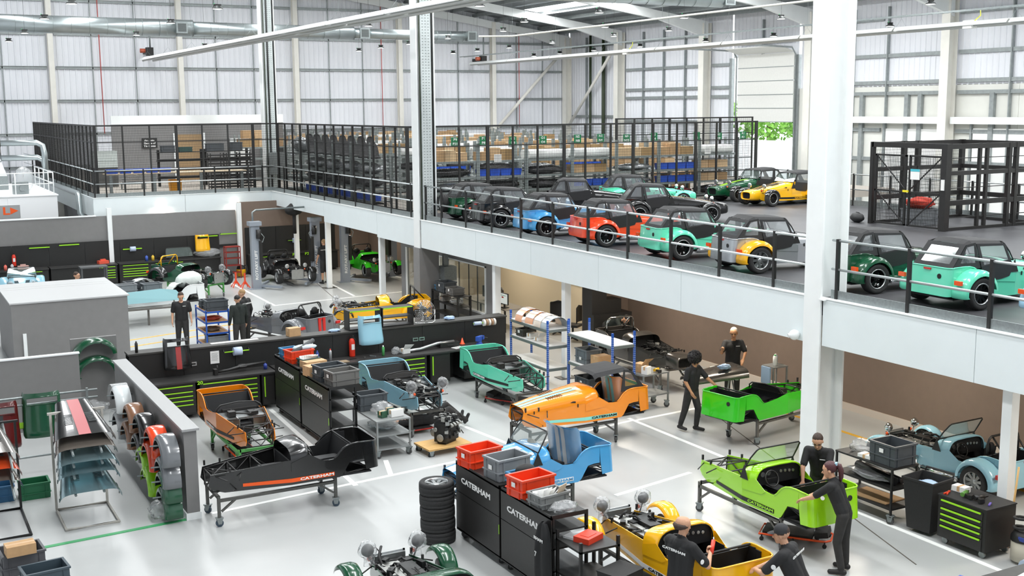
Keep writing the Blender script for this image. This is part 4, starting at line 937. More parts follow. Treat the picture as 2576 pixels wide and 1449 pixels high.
# balding man with red screwdriver, back to us, head turned right
p = person('balding man in black polo holding a red power driver', (8.75, 11.55), rzdeg(10), ((.12, .30, 1.16), (.30, .16, 1.08), (0, 0, 1)), ((.20, -.30, 1.16), (.40, -.16, 1.24), (0, .4, .6)), STD_L, STD_R, head=(.05, 0, 1.66), neck=(.02, 0, 1.50), look=(-.25, .2), hair='bald', hairm=HBRN, voxel=.009, back=.045, grips=(False, True), build=1.08, badge=(.05, -.335, 1.27))
q = Vector((8.75, 11.55, 0))+Matrix.Rotation(rzdeg(10), 3, 'Z') @ Vector((.47, -.14, 1.27))
c = thing('power_driver', 'small red power driver in the hand of the balding man', 'driver', q, .6); obj('driver_body', MB().cyl((-.06, 0, -.03), (.09, .02, .09), .028, 12), M('driver_red', 'E03A24', .35), c); obj('bit', MB().cyl((.09, .02, .09), (.13, .03, .12), .01, 8), ALU, c)
# cap man leaning on the yellow tub, back to us
person('man in dark cap leaning on the tail of the yellow car', (9.88, 10.72), rzdeg(118), ((.28, .26, 1.12), (.45, .05, 1.06), (0, 0, -1)), ((.26, -.24, 1.14), (.42, -.05, 1.08), (0, 0, -1)), STD_L, STD_R, hips=(-.15, 0, .94), neck=(.08, 0, 1.44), head=(.14, 0, 1.58), look=(.15, .15), hair='cap', voxel=.009, back=.045, build=1.06, badge=(.12, .30, 1.25))
# man with bushy hair at the green tub
person('man with bushy black hair reaching across the bright green tub', (15.2, 19.72), rzdeg(-72), ((.22, .26, 1.16), (.42, .30, 1.02), (0, 0, -1)), ((.0, -.26, 1.15), (.14, -.24, .94)), ((.08, .12, .50), (.02, .14, .09)), ((-.10, -.12, .49), (-.22, -.12, .12)), hips=(-.02, 0, .93), neck=(.02, 0, 1.45), head=(.05, 0, 1.58), look=(.2, .25), hair='afro', hairm=HBLK, voxel=.011, back=.05, skin=SKIN2)
# older grey-haired man
person('grey-haired man in black polo gesturing beside the brown wall', (17.6, 21.3), rzdeg(-115), ((.10, .27, 1.18), (.26, .18, 1.06), (0, 0, -1)), ((.16, -.30, 1.20), (.34, -.34, 1.30), (0, .5, .5)), STD_L, STD_R, head=(.06, 0, 1.63), look=(-.3, .25), hair='crop', hairm=HGRY, voxel=.011, grips=(False, True), chestlogo=True, skin=SKIN2, scale=1.03, badge=(.04, .30, 1.3))
# men by the far benches
person('dark-haired man walking with arms down past the box room', (7.62, 34.15), rzdeg(-100), arm_down(1, .03), arm_down(-1, .02), ((.06, .11, .5), (.1, .12, .09)), ((-.02, -.11, .49), (-.12, -.12, .1)), head=(.08, 0, 1.61), look=(.1, .45), hair='short', hairm=HBRN, voxel=.013, chestlogo=True, sleeves='short', build=1.08)
person('dark-haired man in dark green sweatshirt with his back turned', (8.9, 32.65), rzdeg(95), arm_down(1), arm_down(-1, .05), STD_L, STD_R, look=(-.4, .25), head=(.07, 0, 1.60), hair='short', hairm=HBLK, shirt=SWEAT, sleeves='long', voxel=.013)
person('man in black top with white back print beside his colleague', (9.25, 33.25), rzdeg(125), arm_down(1), arm_down(-1), STD_L, STD_R, look=(.3, .35), head=(.08, 0, 1.60), hair='crop', hairm=HBLD, sleeves='long', voxel=.013, back=.05, scale=1.04)
person('man in black shorts standing beside the lift post', (15.75, 44.6), rzdeg(100), arm_down(1, .05), arm_down(-1, .05), STD_L, ((.08, -.11, .49), (.06, -.12, .08)), hair='crop', hairm=HBLD, shorts=True, voxel=.013, back=.05, scale=1.03)
person('dark-haired man seated behind the grey box room', (5.6, 40.2), rzdeg(-10), arm_down(1), arm_down(-1), STD_L, STD_R, hair='short', hairm=HBRN, voxel=.014, look=(-.3, .1), z=-.0)
person('bald man in black working behind the yellow car', (15.6, 34.6), rzdeg(120), arm_down(1, .1), arm_down(-1, .1), STD_L, STD_R, hair=None, voxel=.014, look=(.1, .3), scale=.92)
person('person in dark green jumper bending double over the gunmetal car', (17.9, 27.1), rzdeg(-70), ((.62, .2, .86), (.62, .1, .7)), ((.60, -.2, .86), (.62, -.1, .7)), STD_L, STD_R, hips=(0, 0, .93), neck=(.48, 0, 1.16), head=(.6, 0, 1.14), look=(0, 1.0), hair='short', hairm=HBLK, shirt=SWEAT, sleeves='long', voxel=.014)
# person lying on a creeper under the pale blue tub, legs out to +X
person('person lying on a red creeper under the pale blue tub with boots out', (10.15, 22.72), rzdeg(0), ((-.75, .30, .36), (-.5, .25, .42)), ((-.75, -.26, .36), (-.5, -.2, .42)), ((.62, .10, .48), (1.02, .12, .13), (1.05, .14, .27)), ((.60, -.10, .42), (1.02, -.12, .12), (1.06, -.14, .26)), hips=(.12, 0, .235), neck=(-.42, 0, .26), head=(-.58, 0, .30), look=(0, -1.3), hair='short', hairm=HBRN, voxel=.012, hands=(False, False))
# ================================================================ GROUND FLOOR OBJECTS
def ONX(x, y, X): d = ray(x, y); return Vector((X, d.y*X/d.x, CAMH+d.z*X/d.x))
def ONY(x, y, Y): d = ray(x, y); return Vector((d.x*Y/d.y, Y, CAMH+d.z*Y/d.y))
def crate_mesh(b, l, w, h, t=.02):
    b.bb(-l/2, l/2, -w/2, w/2, 0, t)
    for s in (-1, 1): b.bb(-l/2, l/2, s*w/2-t*(s > 0), s*w/2+t*(s < 0), t, h); b.bb(s*l/2-t*(s > 0), s*l/2+t*(s < 0), -w/2+t, w/2-t, t, h)
def crate_rim(b, l, w, h, o=.018):
    for z, hh in ((h, .03), (h*.42, .018)):
        for s in (-1, 1): b.box((0, s*(w/2+o/2), z-hh/2), (l+2*o, o, hh)); b.box((s*(l/2+o/2), 0, z-hh/2), (o, w, hh))
    for sx in (-1, 1):
        for sy in (-1, 1): b.box((sx*l*.36, sy*(w/2+o/3), h/2), (.014, o*.7, h)); b.box((sx*(l/2+o/3), sy*w*.3, h/2), (o*.7, .014, h))
def crate(label, l, w, h, mat, loc, rz=0., group=None, sticker=True, name='crate', side=-1):
    c = thing(name, label, 'crate', loc, rz, group)
    obj('shell', mesh_of(('cr', l, w, h), 'shell', lambda b: crate_mesh(b, l, w, h)), mat, c)
    obj('rim', mesh_of(('crr', l, w, h), 'rim', lambda b: crate_rim(b, l, w, h)), mat, c)
    if sticker: obj('label_sheet', mesh_of(('crs', l, side), 'label_sheet', lambda b: b.box((side*(l/2+.021), 0, h*.66), (.003, .09, .07))), PAPER, c); 
    return c
def carton(label, l, w, h, loc, rz=0., group=None, mat=None, openf=False, name='carton'):
    c = thing(name, label, 'box', loc, rz, group)
    obj('box_body', mesh_of(('ct', l, w, h), 'box_body', lambda b: b.bb(-l/2, l/2, -w/2, w/2, 0, h)), mat or CARD, c)
    obj('tape', mesh_of(('tp', l, w, h), 'tape', lambda b: (b.bb(-l/2-.001, l/2+.001, -.025, .025, h-.08, h+.001))), M('packing_tape', 'C9A57C', .4), c)
    if openf: obj('flap', MB().poly([(-l/2, -w/2, h), (l/2, -w/2, h), (l/2+.05, -w/2-.12, h+.12), (-l/2, -w/2-.1, h+.14)], (0, .004, 0)), mat or CARD, c)
    return c
LT = M('lime_handle', '9BDE2A', .35)
def drawers(par, x0, x1, yf, zs, mat=None):
    """drawer fronts facing -Y at plane yf"""
    for z0, z1 in zs:
        d = obj('drawer', MB().bb(x0+.01, x1-.01, yf-.012, yf, z0+.006, z1-.006), mat or BLK2, par)
        obj('handle', MB().bb(x0+.04, x1-.04, yf-.03, yf-.012, z1-.035, z1-.012), LT, d)
DR5 = ((.66, .80), (.56, .66), (.46, .56), (.36, .46), (.14, .36))
def chest(label, L, loc, rz, D=.55, H=.84, cast=True):
    c = thing('tool_chest', label, 'tool chest', loc, rz)
    obj('carcass', MB().bb(-L/2, L/2, 0, D, .12, H-.02), BLK, c); obj('top_mat', MB().bb(-L/2-.01, L/2+.01, -.015, D+.01, H-.02, H), RUB, c)
    k = (H-.16)/.68
    drawers(c, -L/2+.03, L/2-.05, 0, [(.12+(a-.14)*k, .12+(b-.14)*k) for a, b in DR5])
    for sx in (-1, 1):
        for sy in (.08, D-.08): f = obj('castor', mesh_of('cst2', 'castor', lambda b: (b.cyl((0, -.02, .055), (0, .02, .055), .055, 12), b.bb(-.04, .04, -.03, .03, .1, .12))), GALV, c, (sx*(L/2-.1), sy, 0))
    return c
# ---- bench wall with benches 20 and 22 (runs along X at Y~26.3-27.3)
YB = 26.3
bw = thing('bench_wall', 'long black tool wall with a wide ledge behind benches 20 and 22', 'bench wall', (4.8, YB+.72, 0)); 
for k in range(8): 
    x0 = k*1.22; obj('wall_panel', MB().bb(x0+.004, x0+1.216, 0, .05, .0, 1.46), BLK, bw)
obj('ledge', MB().bb(-.02, 9.78, -.03, .42, 1.46, 1.5), M('ledge_charcoal', '3A3936', .6, noise_amt=.1, nscale=10), bw); obj('rear_panel', MB().bb(0, 9.76, .36, .4, 0, 1.46), BLK, bw)
def bench(label, x0, x1, num, bays, z=.88):
    c = thing('workbench', label, 'workbench', (x0, YB, 0)); L = x1-x0
    obj('worktop', MB().bb(0, L, -.03, .70, z-.04, z), M('bench_top', '31302F', .45, noise_amt=.12, nscale=8), c)
    obj('back_board', MB().bb(0, L, .66, .70, .1, z-.04), BLK, c)
    for a, b, kind in bays:
        cab = obj('cabinet', MB().bb(a, b, .0, .62, .1, z-.05), BLK, c)
        if kind == 'd':
            for z0, z1 in DR5:
                d = obj('drawer', MB().bb(a+.03, b-.03, -.012, 0, z0+.004, z1-.004), BLK2, cab); 
                obj('handle', MB().bb(a+.07, b-.07, -.03, -.012, z1-.034, z1-.012), LT, c)
        elif kind == 'c':
            d = obj('cupboard_door', MB().bb(a+.02, b-.02, -.014, 0, .13, .79), BLK2, cab); obj('handle', MB().bb(a+.05, a+.075, -.032, -.014, .3, .78), LT, c)
    if num: lettering(num, .11, LT, c, (num_x[num], -.035, z-.062), (PI/2, 0, 0), 1.2, 'number')
    return c
num_x = {'20': 1.35, '22': 2.35}
bench('black workbench marked 20 with wide lime-handled drawers beside the half wall', 4.85, 8.0, '20', ((.35, 1.25, 'd'), (1.35, 2.75, 'd'), (2.8, 3.1, 'c')))
bench('long cluttered black workbench marked 22 running up to the blue racking', 8.05, 13.9, '22', ((.25, 1.5, 'd'), (1.55, 2.7, 'c'), (2.8, 3.85, 'd'), (3.95, 4.5, 'c'), (4.9, 5.8, 'd')))
# things on the benches and the wall
def roll_holder(label, x, y, z, n=1, rz=0.):
    c = thing('roll_holder', label, 'paper roll holder', (x, y, z), rz)
    obj('bar', MB().cyl((-.3, -.1, 0), (.3, -.1, 0), .014, 8), LT, c)
    for s in (-1, 1): obj('arm', MB().bar((s*.3, 0, .05), (s*.3, -.11, 0), .02), BLK, c)
    obj('paper_roll', MB().cyl((-.08, -.1, 0), (.12, -.1, 0), .1, 18), M('blue_paper_roll', 'B9C6DE', .8), c)
    return c
roll_holder('wall-hung paper roll on a lime bar above bench 20', 7.25, YB+.71, 1.33)
def ext(label, loc, rz=0.):
    c = thing('fire_extinguisher', label, 'extinguisher', loc, rz); RD = M('extinguisher_red', 'D8341E', .35)
    obj('cylinder', MB().lathe([(0, 0), (.07, 0), (.075, .02), (.075, .38), (.05, .44), (.025, .46)], (0, 0, 0), 'z', 16), RD, c)
    obj('valve', MB().box((0, 0, .48), (.05, .04, .05)).bar((0, 0, .5), (.0, -.1, .54), .02), BLK, c); obj('hose', MB().tube([(.02, 0, .48), (.09, -.02, .42), (.085, -.02, .25)], .012, 6), RUB, c)
    obj('label_sheet', MB().box((0, -.0765, .25), (.08, .004, .14)), PAPER, c); return c
ext('red fire extinguisher standing at the back of bench 22', (10.15, YB+.62, .885)); ext('red fire extinguisher hung on the black wall of the far bay', (4.6, 49.02, 1.0))
def sheet(label, loc, w, h, rz=0., rx=PI/2, mat=None, name='paper_sheet', lines=True):
    c = thing(name, label, 'paper', loc, rz); 
    q = obj('sheet', MB().box((0, 0, 0), (w, h, .003)), mat or PAPER, c, rot=(rx, 0, 0))
    if lines:
        for k in range(6): obj('print_line', MB().box((-.05*w*(k % 2), h*(.32-.11*k), .003), (w*.7, h*.03, .002)), M('print_grey', '8C8C8A', .8), q)
    return c
sheet('printed build sheet taped to the wall above bench 20', (6.75, YB+.712, 1.22), .21, .30)
sheet('framed drill chart on the wall beside the extinguisher', (9.05, YB+.712, 1.22), .24, .36)
sheet('printed sheet lying at the end of bench 22', (12.9, YB+.25, .885), .3, .2, .3, 0)
for x, lab in ((6.15, 'twin brass socket plate above bench 20'), (12.0, 'twin steel socket plate above bench 22')):
    c = thing('socket_plate', lab, 'socket', (x, YB+.715, 1.12))
    for s in (-1, 1): obj('plate', MB().box((s*.09, -.012, 0), (.15, .022, .09)), ALU, c); obj('socket', MB().box((s*.09, -.026, 0), (.1, .008, .04)), BLK, c)
# nose cones hung on the ledge
def nose_panel(label, loc, rz, mat, stripe=None, size=1., tilt=0.):
    c = thing('nose_panel', label, 'nose cone', loc, rz)
    def ring(w, h, z, d, e=.35, n=24): return [Vector((w*math.copysign(abs(math.cos(2*PI*k/n))**e, math.cos(2*PI*k/n)), d, z+h*math.copysign(abs(math.sin(2*PI*k/n))**e, math.sin(2*PI*k/n)))) for k in range(n)]
    b = MB(); b.loft([ring(.30, .07, .0, .24), ring(.31, .08, .0, .02), ring(.30, .075, .0, -.01)], closed=True)
    S = []
    for z, d, w in ((.30, -.02, .27), (.24, -.04, .29), (.12, -.05, .295), (-.1, -.08, .30), (-.3, -.12, .31), (-.38, -.13, .31), (-.42, -.11, .30)):
        S.append([Vector((w*t, d+.09*abs(t)**3+(.14 if abs(t) > .98 else 0), z)) for t in (-1, -.97, -.8, -.5, -.2, .2, .5, .8, .97, 1)])
    V = [p for q in S for p in q]; n = 10; F = []
    for i in range(len(S)-1):
        for k in range(n-1):
            if i in (1,) and 2 <= k <= 6: continue
            F.append((i*n+k, i*n+k+1, (i+1)*n+k+1, (i+1)*n+k))
    b = MB(); b.add(V, F, True); b.tube([(w, -.05, z) for w, z in ((-.24, .24), (.24, .24), (.24, .12), (-.24, .12))], .012, 6, True)
    s = obj('shell', b, mat, c, rot=(tilt, 0, 0)); s.scale = (size,)*3
    if stripe: 
        for x in (-.0,): obj('stripe', MB().loft([[Vector((x-.06, d-.006, z)), Vector((x+.06, d-.006, z))] for z, d in ((.11, -.052), (-.1, -.082), (-.3, -.122), (-.40, -.128))]), stripe, s)
    return c
nose_panel('black nose cone with a red centre stripe hung above bench 20', (5.85, YB+.505, 1.50), 0, BLACKP, M('stripe_red', 'A33A38', .35))
nose_panel('pale blue nose cone propped against the black tool wall', (10.62, YB+.45, 1.60), .08, LBLUE)
# rear axle on bench 20
c = thing('axle_casting', 'black rear axle tube lying on bench 20', 'axle', (7.2, YB+.4, .88), .12)
obj('axle_tube', MB().tube([(-.55, 0, .06), (-.2, 0, .08), (.1, 0, .12), (.7, 0, .14)], [.03, .035, .05, .03], 8), BLK2, c); obj('hub_ring', MB().tube([(.12+math.cos(a)*.12, .0+math.sin(a)*.05, .13+.02*math.sin(a)) for a in [2*PI*k/14 for k in range(14)]], .02, 6, True), BLK2, c); obj('end_flange', MB().box((-.55, 0, .07), (.08, .14, .14)).cyl((-.5, 0, .1), (-.5, 0, .22), .015, 6), BLK2, c)
def can(label, loc, r, h, mat, cap=None, name='spray_can', cat='can'):
    c = thing(name, label, cat, loc); obj('can_body', MB().lathe([(0, 0), (r, 0), (r, h*.8), (r*.6, h*.88), (r*.5, h*.9), (0, h*.9)], (0, 0, 0), 'z', 12), mat, c); obj('can_cap', MB().lathe([(r*.55, h*.86), (r*.55, h*.97), (r*.3, h), (0, h)], (0, 0, 0), 'z', 10), cap or mat, c); return c
BTL = M('blue_bottle', '2B3F8C', .35); SIL = M('silver_can', 'C4C6C8', .3, .6); GRC = M('green_label', '4FA35B', .4)
can('blue bottle standing on bench 22 by the crates', (9.15, YB+.35, .885), .04, .3, BTL); can('silver aerosol can standing on bench 22', (9.5, YB+.4, .885), .035, .3, SIL, M('cap_red', 'C8322A', .4)); can('green and white aerosol can on bench 22', (10.85, YB+.3, .885), .035, .26, GRC, PAPER); can('blue cup standing on bench 20 by the cabinet', (7.85, YB+.35, .885), .045, .14, BTL, name='cup', cat='cup'); can('dark water bottle standing on the ledge near the box room', (5.0, YB+.85, 1.503), .035, .26, BLK2, name='water_bottle', cat='bottle')
carton('open parts carton with flaps up on bench 22', .2, .16, .12, (11.45, YB+.3, .885), .1, mat=PAPER, openf=True)
one('parts_bag', MB().ball((0, 0, .09), .11, 12, 8, (1, .8, .85), .3, 5), WRAP, 'clear polythene bag of parts on bench 22', 'bag', (11.2, YB+.32, .885))
one('tool_pad', MB().box((0, 0, .01), (.3, .22, .02)), M('brown_pad', '8C7A62', .8), 'brown card pad lying on bench 22', 'pad', (9.7, YB+.12, .885), .1)
for i, (x, y, l) in enumerate(((10.05, .3, 'black pliers lying on bench 22'), (10.35, .25, 'dark torch lying on bench 22'), (10.6, .35, 'grey cutter lying on bench 22'))): one('hand_tool', MB().bar((-.09, 0, .012), (.09, .02, .012), .024).box((.06, .03, .012), (.05, .05, .02)), (BLK2, STEEL, GALV)[i], l, 'tool', (x, YB+y, .885), i)
def vice(label, loc, rz=0.):
    c = thing('bench_vice', label, 'vice', loc, rz); VB = M('vice_blue', '2D57B5', .4)
    obj('base', MB().lathe([(.09, 0), (.09, .02), (.06, .06), (.06, .1)], (0, 0, 0), 'z', 14), VB, c); obj('fixed_jaw', MB().box((-.03, 0, .16), (.16, .1, .12)), VB, c); obj('moving_jaw', MB().box((.13, 0, .17), (.06, .1, .1)), VB, c); obj('jaw_plate', MB().box((.07, 0, .21), (.03, .1, .03)), ALU, c); obj('screw', MB().cyl((.1, 0, .15), (.26, 0, .15), .015, 8).cyl((.25, -.09, .15), (.25, .09, .15), .008, 6), STEEL, c)
vice('blue bench vice at the racking end of bench 22', (13.55, YB+.3, .885), .5)
one('sill_trim', MB().tube([(-.8, .0, .02), (-.2, .02, .05), (.3, .12, .12), (.8, .16, .12)], .045, 6), ALU, 'curved pale sill trim lying along bench 22', 'trim', (12.1, YB+.33, .885))
c = thing('tool_case', 'black tool case lying open-side down on bench 22', 'case', (12.75, YB+.52, .885)); obj('case_body', MB().box((0, 0, .06), (.55, .24, .12)), BLK2, c); obj('handle', MB().tube([(-.08, -.13, .06), (-.08, -.16, .06), (.08, -.16, .06), (.08, -.13, .06)], .012, 6), RUB, c)
one('traffic_cone', MB().lathe([(.07, 0), (.07, .015), (.05, .02), (.01, .16), (0, .16)], (0, 0, 0), 'z', 12), M('cone_orange', 'F0562A', .5), 'small orange cone on bench 22 beside the tool case', 'cone', (13.2, YB+.6, .885))
# shelves standing on the ledge, fan, reels
for i, (x, lab) in enumerate(((10.15, 'black two-tier ledge shelf behind the pale blue nose cone'), (11.05, 'black two-tier ledge shelf with a lime edge beside the fan'))):
    c = thing('ledge_shelf', lab, 'shelf', (x, YB+.78, 1.503), 0)
    for z in (.02, .24, .48): obj('shelf_board', MB().box((.42, .16, z), (.82, .34, .02)), BLK, c)
    for xx in (.0, .84): obj('side_panel', MB().box((xx, .16, .25), (.02, .36, .5)), BLK, c)
    obj('edge_strip', MB().box((.42, -.022, .475), (.8, .012, .025)), LT, c)
c = thing('floor_fan', 'wire-caged chrome fan wrapped in polythene on the tool wall ledge', 'fan', (12.25, YB+.95, 1.503), -.2)
for k in range(7): obj('cage_ring', MB().tube([(math.cos(a)*.27*(1-k*.13), -.1-.05*math.cos(k*.25), .33+math.sin(a)*.27*(1-k*.13)) for a in [2*PI*j/20 for j in range(20)]], .006, 4, True), CHR, c)
for k in range(16): a = 2*PI*k/16; obj('cage_wire', MB().tube([(math.cos(a)*.27, -.1, .33+math.sin(a)*.27), (math.cos(a)*.05, -.17, .33+math.sin(a)*.05)], .003, 4), CHR, c)
for k in range(3): a = 2*PI*k/3; obj('blade', MB().poly([(math.cos(a)*.05, -.08, .33+math.sin(a)*.05), (math.cos(a-.4)*.22, -.05, .33+math.sin(a-.4)*.22), (math.cos(a+.5)*.22, -.1, .33+math.sin(a+.5)*.22)], (0, .006, 0)), STEEL, c)
obj('motor', MB().cyl((0, -.08, .33), (0, .08, .33), .09, 14), STEEL, c); obj('stand', MB().tube([(-.29, -.1, .33), (-.29, -.1, .03), (-.2, -.2, .012), (.2, -.2, .012), (.29, -.1, .03), (.29, -.1, .33)], .012, 6), CHR, c)
c = thing('cable_reels', 'row of striped cable reels on a bar on the black wall', 'cable reel', (13.9, YB+.7, 1.38), .0)
obj('spindle', MB().cyl((-.35, -.06, 0), (.32, -.06, 0), .012, 8), LT, c); obj('sleeve', MB().cyl((-.33, -.06, 0), (-.12, -.06, 0), .05, 14), M('blue_paper_roll', ''), c)
for k in range(5): obj('reel', MB().cyl((-.06+.075*k, -.06, 0), (-.01+.075*k, -.06, 0), .09, 16), M('reel_%d' % (k % 2), 'E9E6DF' if k % 2 == 0 else 'A58466', .6), c)
carton('small brown carton standing on the tool wall ledge', .3, .22, .2, (8.75, YB+.92, 1.503), .1)
one('work_gloves', MB().ball((0, 0, .03), .12, 10, 6, (1.2, .7, .3), .4, 2), M('pale_blue_cloth', 'A9C2E0', .9), 'crumpled pale blue cloth on the ledge beside the pale nose cone', 'cloth', (9.8, YB+.9, 1.503))
one('paper_strip', MB().box((0, 0, .004), (1.15, .14, .008)), PAPER, 'long white card strip on the ledge above bench 20', 'card', (7.3, YB+.95, 1.503), .02)
one('rag', MB().ball((0, 0, .04), .12, 10, 6, (1.2, .8, .4), .4, 3), M('pale_blue_cloth', ''), 'crumpled blue rag on the ledge by the office window', 'cloth', (13.0, YB+.95, 1.503))
# ---- lettered storage cabinets (long side faces -X)
def cabinet(label, loc, L, H, D=.62, group=None, txts=.125):
    c = thing('storage_cabinet', label, 'cabinet', loc)
    obj('lower_panel', MB().bb(0, .03, -L/2, L/2, .12, H*.62-.006), BLK2, c); obj('upper_panel', MB().bb(0, .03, -L/2, L/2, H*.62+.006, H), BLK2, c)
    obj('top', MB().bb(0, D, -L/2, L/2, H-.03, H), BLK, c); obj('base', MB().bb(0, D, -L/2, L/2, .1, .14), BLK, c); obj('back_panel', MB().bb(.03, D, L/2-.03, L/2, .14, H-.03), BLK, c)
    for z in (H*.35, H*.62, H*.82): obj('shelf', MB().bb(.03, D, -L/2, L/2-.03, z-.012, z+.012), BLK, c)
    for x in (.04, D-.02): obj('post', MB().bb(x-.02, x+.02, -L/2, -L/2+.04, .14, H-.03), BLK, c)
    obj('edge_strip', MB().bb(-.006, .0, -L/2+.0, -L/2+.012, H*.4, H*.52), LT, c); obj('rim', MB().bb(0, D, -L/2, -L/2+.015, H, H+.03).bb(0, .015, -L/2, L/2, H, H+.03).bb(0, D, L/2-.015, L/2, H, H+.03), BLK, c)
    for y in (-L/2+.12, L/2-.12):
        for x in (.1, D-.1): k = obj('castor', mesh_of('castf', 'castor', caster_fork), GALV, c, (x, y, -.03)); obj('castor_wheel', mesh_of('castw', 'castor_wheel', caster), WG, k)
    lettering('CATERHAM', txts, WTX, c, (-.004, .04, H*.80), (PI/2, 0, -PI/2), 1.55)
    for ch in c.children: pass
    c.location.z += .03
    return c
cA = cabinet('black lettered storage cabinet carrying a red and a grey crate beside the tyre stack', (8.0, 15.86, 0), 1.5, 1.24)
cB = cabinet('black lettered storage cabinet with a jacket hung on its corner', (8.0, 14.3, 0), 1.5, 1.24)
cC = cabinet('black lettered storage cabinet topped with red, blue and green tubs by bench 20', (7.85, 25.02, 0), 1.75, 1.32, txts=.135)
cD = cabinet('black lettered storage cabinet topped with two grey crates', (7.85, 23.15, 0), 1.75, 1.28, txts=.135)
HA = 1.275
crate('red euro crate on the cabinet beside the tyre stack', .6, .4, .30, RCRATE, (8.28, 16.3, HA), .12); crate('light grey euro crate on the cabinet beside the red one', .6, .42, .34, GCRATE, (8.38, 15.55, HA), .12)
crate('red euro crate with loose parts on the jacket cabinet', .6, .4, .30, RCRATE, (8.28, 14.62, HA), .12); crate('shallow grey tray of envelopes on the jacket cabinet', .5, .34, .2, M('mid_grey_plastic', '7A7C7B', .5), (8.27, 14.08, HA), .12, sticker=False); crate('blue euro crate half hidden behind the red crate on the jacket cabinet', .4, .3, .22, BCRATE, (8.36, 15.0, HA), .1, sticker=False)
for k in range(5): one('envelope', MB().box((0, 0, .09), (.2, .006, .15), 0, .3*k-.5), PAPER, 'white envelope standing in the grey tray on the jacket cabinet', 'envelope', (8.12+.07*k, 14.08, HA+.07), .2*k, 'envelopes in the grey tray')
one('card_folder', MB().box((0, 0, .13), (.22, .008, .26), 0, .3), M('pale_card', 'CBB8A0', .8), 'tan card folder standing in the grey tray', 'folder', (8.42, 13.98, HA+.05), .5)
one('polythene_bag', MB().ball((0, 0, .06), .17, 14, 8, (1.2, .9, .45), .35, 8), WRAP, 'crumpled clear bag on the corner of the jacket cabinet', 'bag', (8.3, 13.72, HA)); one('black_boot', MB().ball((0, 0, .07), .13, 10, 6, (1.1, .7, .55), .1, 2), RUB, 'black rubber moulding behind the red crate by the tyre stack', 'moulding', (8.2, 16.55, HA)); one('seat_part', MB().ball((0, 0, .3), .14, 10, 6, (1.2, .8, .6), .1, 3), RUB, 'black moulded part lying in the blue crate', 'moulding', (8.4, 15.0, HA-.05))
# shelf extension with red case, and the jacket
c = thing('hand_cart', 'black wire cart with a red case and clear sheet beside the jacket cabinet', 'cart', (8.05, 13.15, 0))
for z in (.5, .98): obj('shelf', MB().bb(0, .65, -.3, .36, z-.015, z+.015), BLK, c)
for x in (.02, .63):
    for y in (-.28, .34): obj('post', MB().bb(x-.02, x+.02, y-.02, y+.02, .0, 1.12), BLK, c)
one('red_case', MB().box((0, 0, .04), (.36, .26, .08)).box((0, 0, .083), (.2, .14, .006)), M('case_red', 'D23A1E', .45), 'red plastic case on the black wire cart', 'case', (8.4, 13.2, .996), .4); one('leaflet_pack', MB().box((0, 0, .02), (.4, .2, .03), .4), WRAP, 'wrapped leaflets on the black wire cart', 'packet', (8.35, 13.42, .996))
b = MB()
for k in range(26):
    pass
S = []
for z, w, d in ((.1, .22, .08), (.3, .25, .1), (.6, .24, .11), (.85, .22, .1), (1.02, .16, .08), (1.1, .06, .05)):
    S.append([Vector((-.0-d*abs(math.sin(a*2.5))*.6-.05*math.sin(a), math.cos(a)*w, z)) for a in [PI*k/14 for k in range(15)]])
b.loft(S); jk = thing('jacket', 'black work jacket with white lettering hung on the cabinet corner', 'jacket', (7.97, 13.62, .1)); obj('cloth', b, SHIRT, jk); lettering('RHAM', .06, WTX, jk, (-.13, .02, .86), (PI/2, 0, -PI/2), 1.5); lettering('7', .1, WTX, jk, (-.13, .1, .62), (PI/2, 0, -PI/2), 1.0)
one('plastic_bin', MB().loft([[Vector((x*s, y*s, z)) for x, y in ((-.25, -.2), (.25, -.2), (.25, .2), (-.25, .2))] for z, s in ((0, .8), (.75, 1), (.78, 1.06))], closed=True, smooth=False, cap=True), RUB, 'black plastic bin lid-down beside the wire cart', 'bin', (8.5, 12.55, 0), .3)
# on the far cabinets
HC = 1.35
c = crate('red tapered tub holding a grey pipe on the cabinet by bench 20', .55, .38, .28, RCRATE, (8.15, 25.0, HC), .15, sticker=False); crate('blue slatted tub behind the red tub', .36, .3, .22, BCRATE, (8.1, 25.55, HC), .1, sticker=False); crate('dark green tray of papers beside the red tub', .42, .28, .16, M('dark_green_plastic', '2B4A45', .5), (8.22, 24.55, HC), .15, sticker=False)
for k in range(6): one('booklet', MB().box((0, 0, .09), (.16, .02, .14), 0, .25*k-.6), PAPER, 'white booklet standing in the dark green tray', 'booklet', (8.1+.05*k, 24.55, HC+.06), .15, 'booklets in the green tray')
one('foam_pipe', MB().tube([(-.3, -.1, .2), (.0, 0, .3), (.35, .15, .42)], .05, 10), M('grey_foam', '4E5052', .8), 'dark foam pipe sticking out of the red tub', 'pipe', (8.2, 25.0, HC)); one('blue_sheet', MB().ball((0, 0, .3), .2, 10, 6, (1.5, .5, .35), .05, 4), M('pale_blue_sheet', 'C6DDE6', .6), 'pale moulded part sticking out of the red tub', 'moulding', (8.3, 25.05, HC))
HD = 1.312
carton('brown carton beside the grey crates on the lettered cabinet', .42, .32, .22, (8.05, 23.65, HD), .15); crate('dark grey crate with white rim on the lettered cabinet', .6, .4, .32, DCRATE, (8.2, 23.15, HD), .12); crate('mid grey crate at the end of the lettered cabinet', .6, .42, .30, M('warm_grey_plastic', '6A6966', .5), (8.28, 22.62, HD), .1)
carton('flat brown carton on the cabinet by bench 20', .5, .34, .14, (8.25, 24.2+.12, HC), .15)
